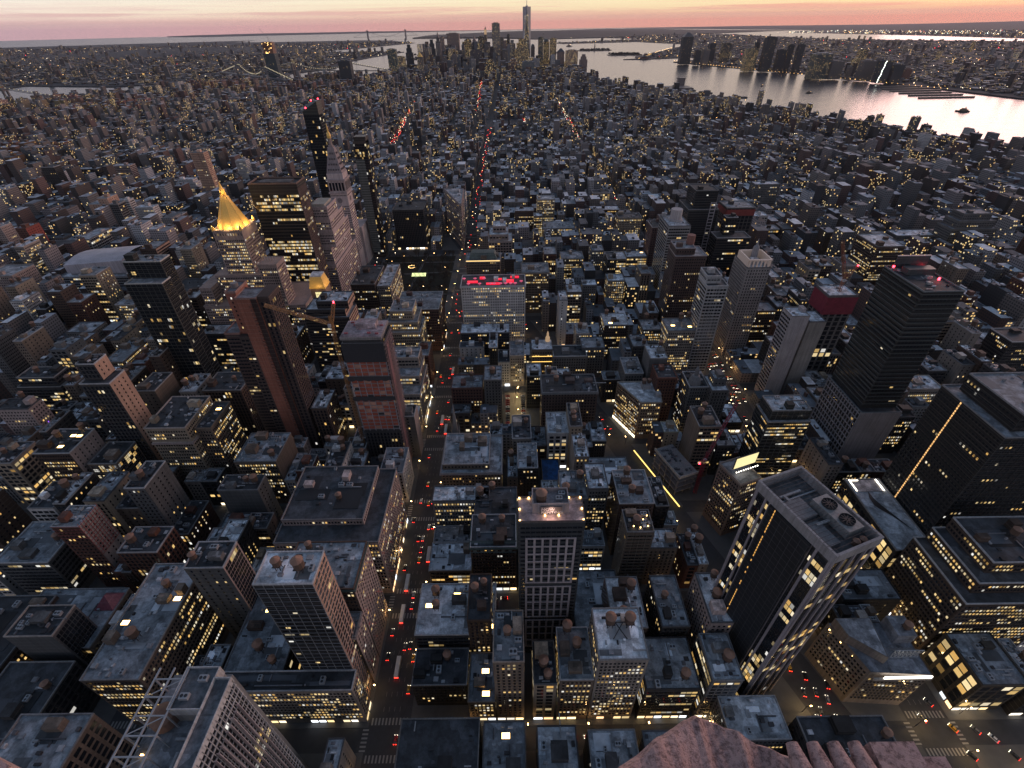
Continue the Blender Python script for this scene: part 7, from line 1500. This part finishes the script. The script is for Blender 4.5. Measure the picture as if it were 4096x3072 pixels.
while k < 1500:
    y = 600+3500*rd.random()**1.2; x = 75+y*rd.uniform(-.95, .95)
    if inside(MAN, x, y) and in_view(x-1, x+1, y, y, 8): rows.append((x, y, rd.uniform(5, 9) if rd.random() < .6 else rd.uniform(14, 24), .3+y*.00033, rd.choice((0, 0, 0, 1, 2, 2)))); k += 1
dots('distant_lamps', rows, [mat_emit('sodium_lamp', (1, .58, .18), 7), mat_emit('pale_lamp', (1, .84, .58), 7), mat_emit('dim_lamp', (1, .7, .4), 4), REDL, mat_emit('cool_lamp', (.85, 1, .9), 6)])

# ------------------------------------------------------------------ carved stone ledge right under the deck
def stone():
    m, nt, b = new_mat('rosy_limestone'); p = nd(nt, 'ShaderNodeTexCoord').outputs['Object']
    f1, f2 = noise(nt, 5, 8, p, .7), noise(nt, 26, 6, p, .75)
    c = ramp(nt, f1, [(.30, (.10, .055, .055)), (.44, (.42, .27, .255)), (.7, (.66, .46, .43))])
    nt.links.new(mixc(nt, .55, c, ramp(nt, f2, [(.40, (.08, .05, .05)), (.52, (.62, .42, .40))])), b.inputs['Base Color']); b.inputs['Roughness'].default_value = .95
    bp = nd(nt, 'ShaderNodeBump'); bp.inputs['Strength'].default_value = .8; bp.inputs['Distance'].default_value = .05; nt.links.new(f2, bp.inputs['Height']); nt.links.new(bp.outputs[0], b.inputs['Normal'])
    return m
STONE = stone()
def at(u, v, t):     # a surveyed point: picture position (1024 frame) and distance in front of the lens
    d = _fw+_r2*(u-512)/(FPX/4)-_u2*(v-384)/(FPX/4); p = CP+d*t; return Vector(p)
def slab(name, parent, rim, z_drop, mat=STONE, sub=0):
    """a stone whose upper edge follows rim; it has real height below"""
    m = MB(); top = [tuple(p) for p in rim]; bot = [(p[0], p[1], p[2]-z_drop) for p in rim]
    m.face(top)
    for i in range(len(rim)): j = (i+1) % len(rim); m.face([bot[i], bot[j], top[j], top[i]])
    return m.build(name, [mat], parent)
r = tag(empty('stone_ledge', tuple(at(700, 740, 3.2))), 'weathered rosy stone ledge with pointed top and rounded flutes under the deck', 'stone ledge'); r_inv = Vector(r.location)
def loc(p): return Vector(p)-r_inv
def grid_surface(name, fn, nu, nv, close_to=None):
    m = MB(); g = [[fn(i/nu, j/nv) for j in range(nv+1)] for i in range(nu+1)]
    for i in range(nu):
        for j in range(nv): m.face([tuple(g[i][j]), tuple(g[i+1][j]), tuple(g[i+1][j+1]), tuple(g[i][j+1])])
    return m.build(name, [STONE], r, smooth=True)
# pointed block: upper rim follows the worn edge, the top runs back towards the deck
RIM = [(596, 800, 2.9), (621, 768, 3.0), (640, 755, 3.1), (660, 738, 3.2), (676, 728, 3.3), (688, 719, 3.35), (700, 716, 3.4), (712, 719, 3.4), (724, 725, 3.35), (740, 733, 3.3), (757, 742, 3.25), (784, 752, 3.15), (803, 762, 3.05), (826, 775, 3.0), (850, 800, 2.9)]
RP = [loc(at(*q)) for q in RIM]
def rimpt(u):
    k = min(len(RP)-2, int(u*(len(RP)-1))); t = u*(len(RP)-1)-k; return RP[k].lerp(RP[k+1], t)
rs_ = random.Random(4); ph_ = [rs_.uniform(0, 6.28) for _ in range(12)]
def blockf(u, v):
    p = rimpt(u); w = .012*(math.sin(31*u+ph_[0])+math.sin(57*u+ph_[1]+9*v)+math.sin(90*u+ph_[2])*.6)
    if v < .3: t = v/.3; return Vector((p.x, p.y+.03*math.sin(t*1.57)-.0, p.z-.75*(1-t)+w-.02))
    t = (v-.3)/.7; b = .05*math.sin(min(1, t*3)*1.57)
    return Vector((p.x*(1)+(RP[6].x-p.x)*.0, p.y-1.5*t, p.z+b+w+.02*math.sin(14*t+ph_[3]+20*u)-.05*t))
grid_surface('pointed_block', blockf, 70, 26)
fl0, fl1 = loc(at(787, 746, 2.7)), loc(at(871, 745, 2.7)); dx_ = (fl1-fl0)/4
for k in range(4):
    c = fl0+dx_*(k+.5); rad = dx_.length*.5
    grid_surface('flute', lambda u, v: Vector((c.x+rad*min(1, .55+4*v)*math.cos(math.pi*2*u), c.y+.03-1.2*v, c.z-rad*.98+rad*min(1, .55+4*v)*math.sin(math.pi*2*u))), 22, 9)
e0, e1 = loc(at(872, 747, 2.7)), loc(at(919, 748, 2.7))
m = MB(); m.box(e0.x+.01, e1.x, e0.y-1.3, e0.y+.03, e0.z-.6, e0.z-.02); m.build('square_block', [STONE], r)
e2 = loc(at(952, 763, 2.7)); m = MB(); m.box(e1.x+.01, e2.x, e0.y-1.3, e0.y-.02, e0.z-.7, e0.z-.10); m.build('lower_block', [STONE], r)
r2_ = tag(empty('stone_block', tuple(at(6, 770, 2.6))), 'small rosy stone corner at the lower left below the deck', 'stone block'); m = MB(); m.prism([(-.35, -.5), (.17, -.5), (-.0, .02), (-.18, .09), (-.35, .10)], -.5, .0); m.build('block', [STONE], r2_)

# ------------------------------------------------------------------ air
def haze():
    m = bpy.data.materials.new('pale_haze'); m.use_nodes = True; nt = m.node_tree; nt.nodes.clear()
    o = nt.nodes.new('ShaderNodeOutputMaterial'); v = nt.nodes.new('ShaderNodeVolumePrincipled'); v.inputs['Color'].default_value = (.72, .74, .86, 1); v.inputs['Density'].default_value = HAZE; v.inputs['Anisotropy'].default_value = .3
    nt.links.new(v.outputs[0], o.inputs['Volume'])
    m2 = MB(); m2.box(-42500, 42500, -42500, 42500, -180, 575, bot=True); b = m2.build('haze', [m]); b['kind'] = 'stuff'
HAZE = 1.0e-5
haze()
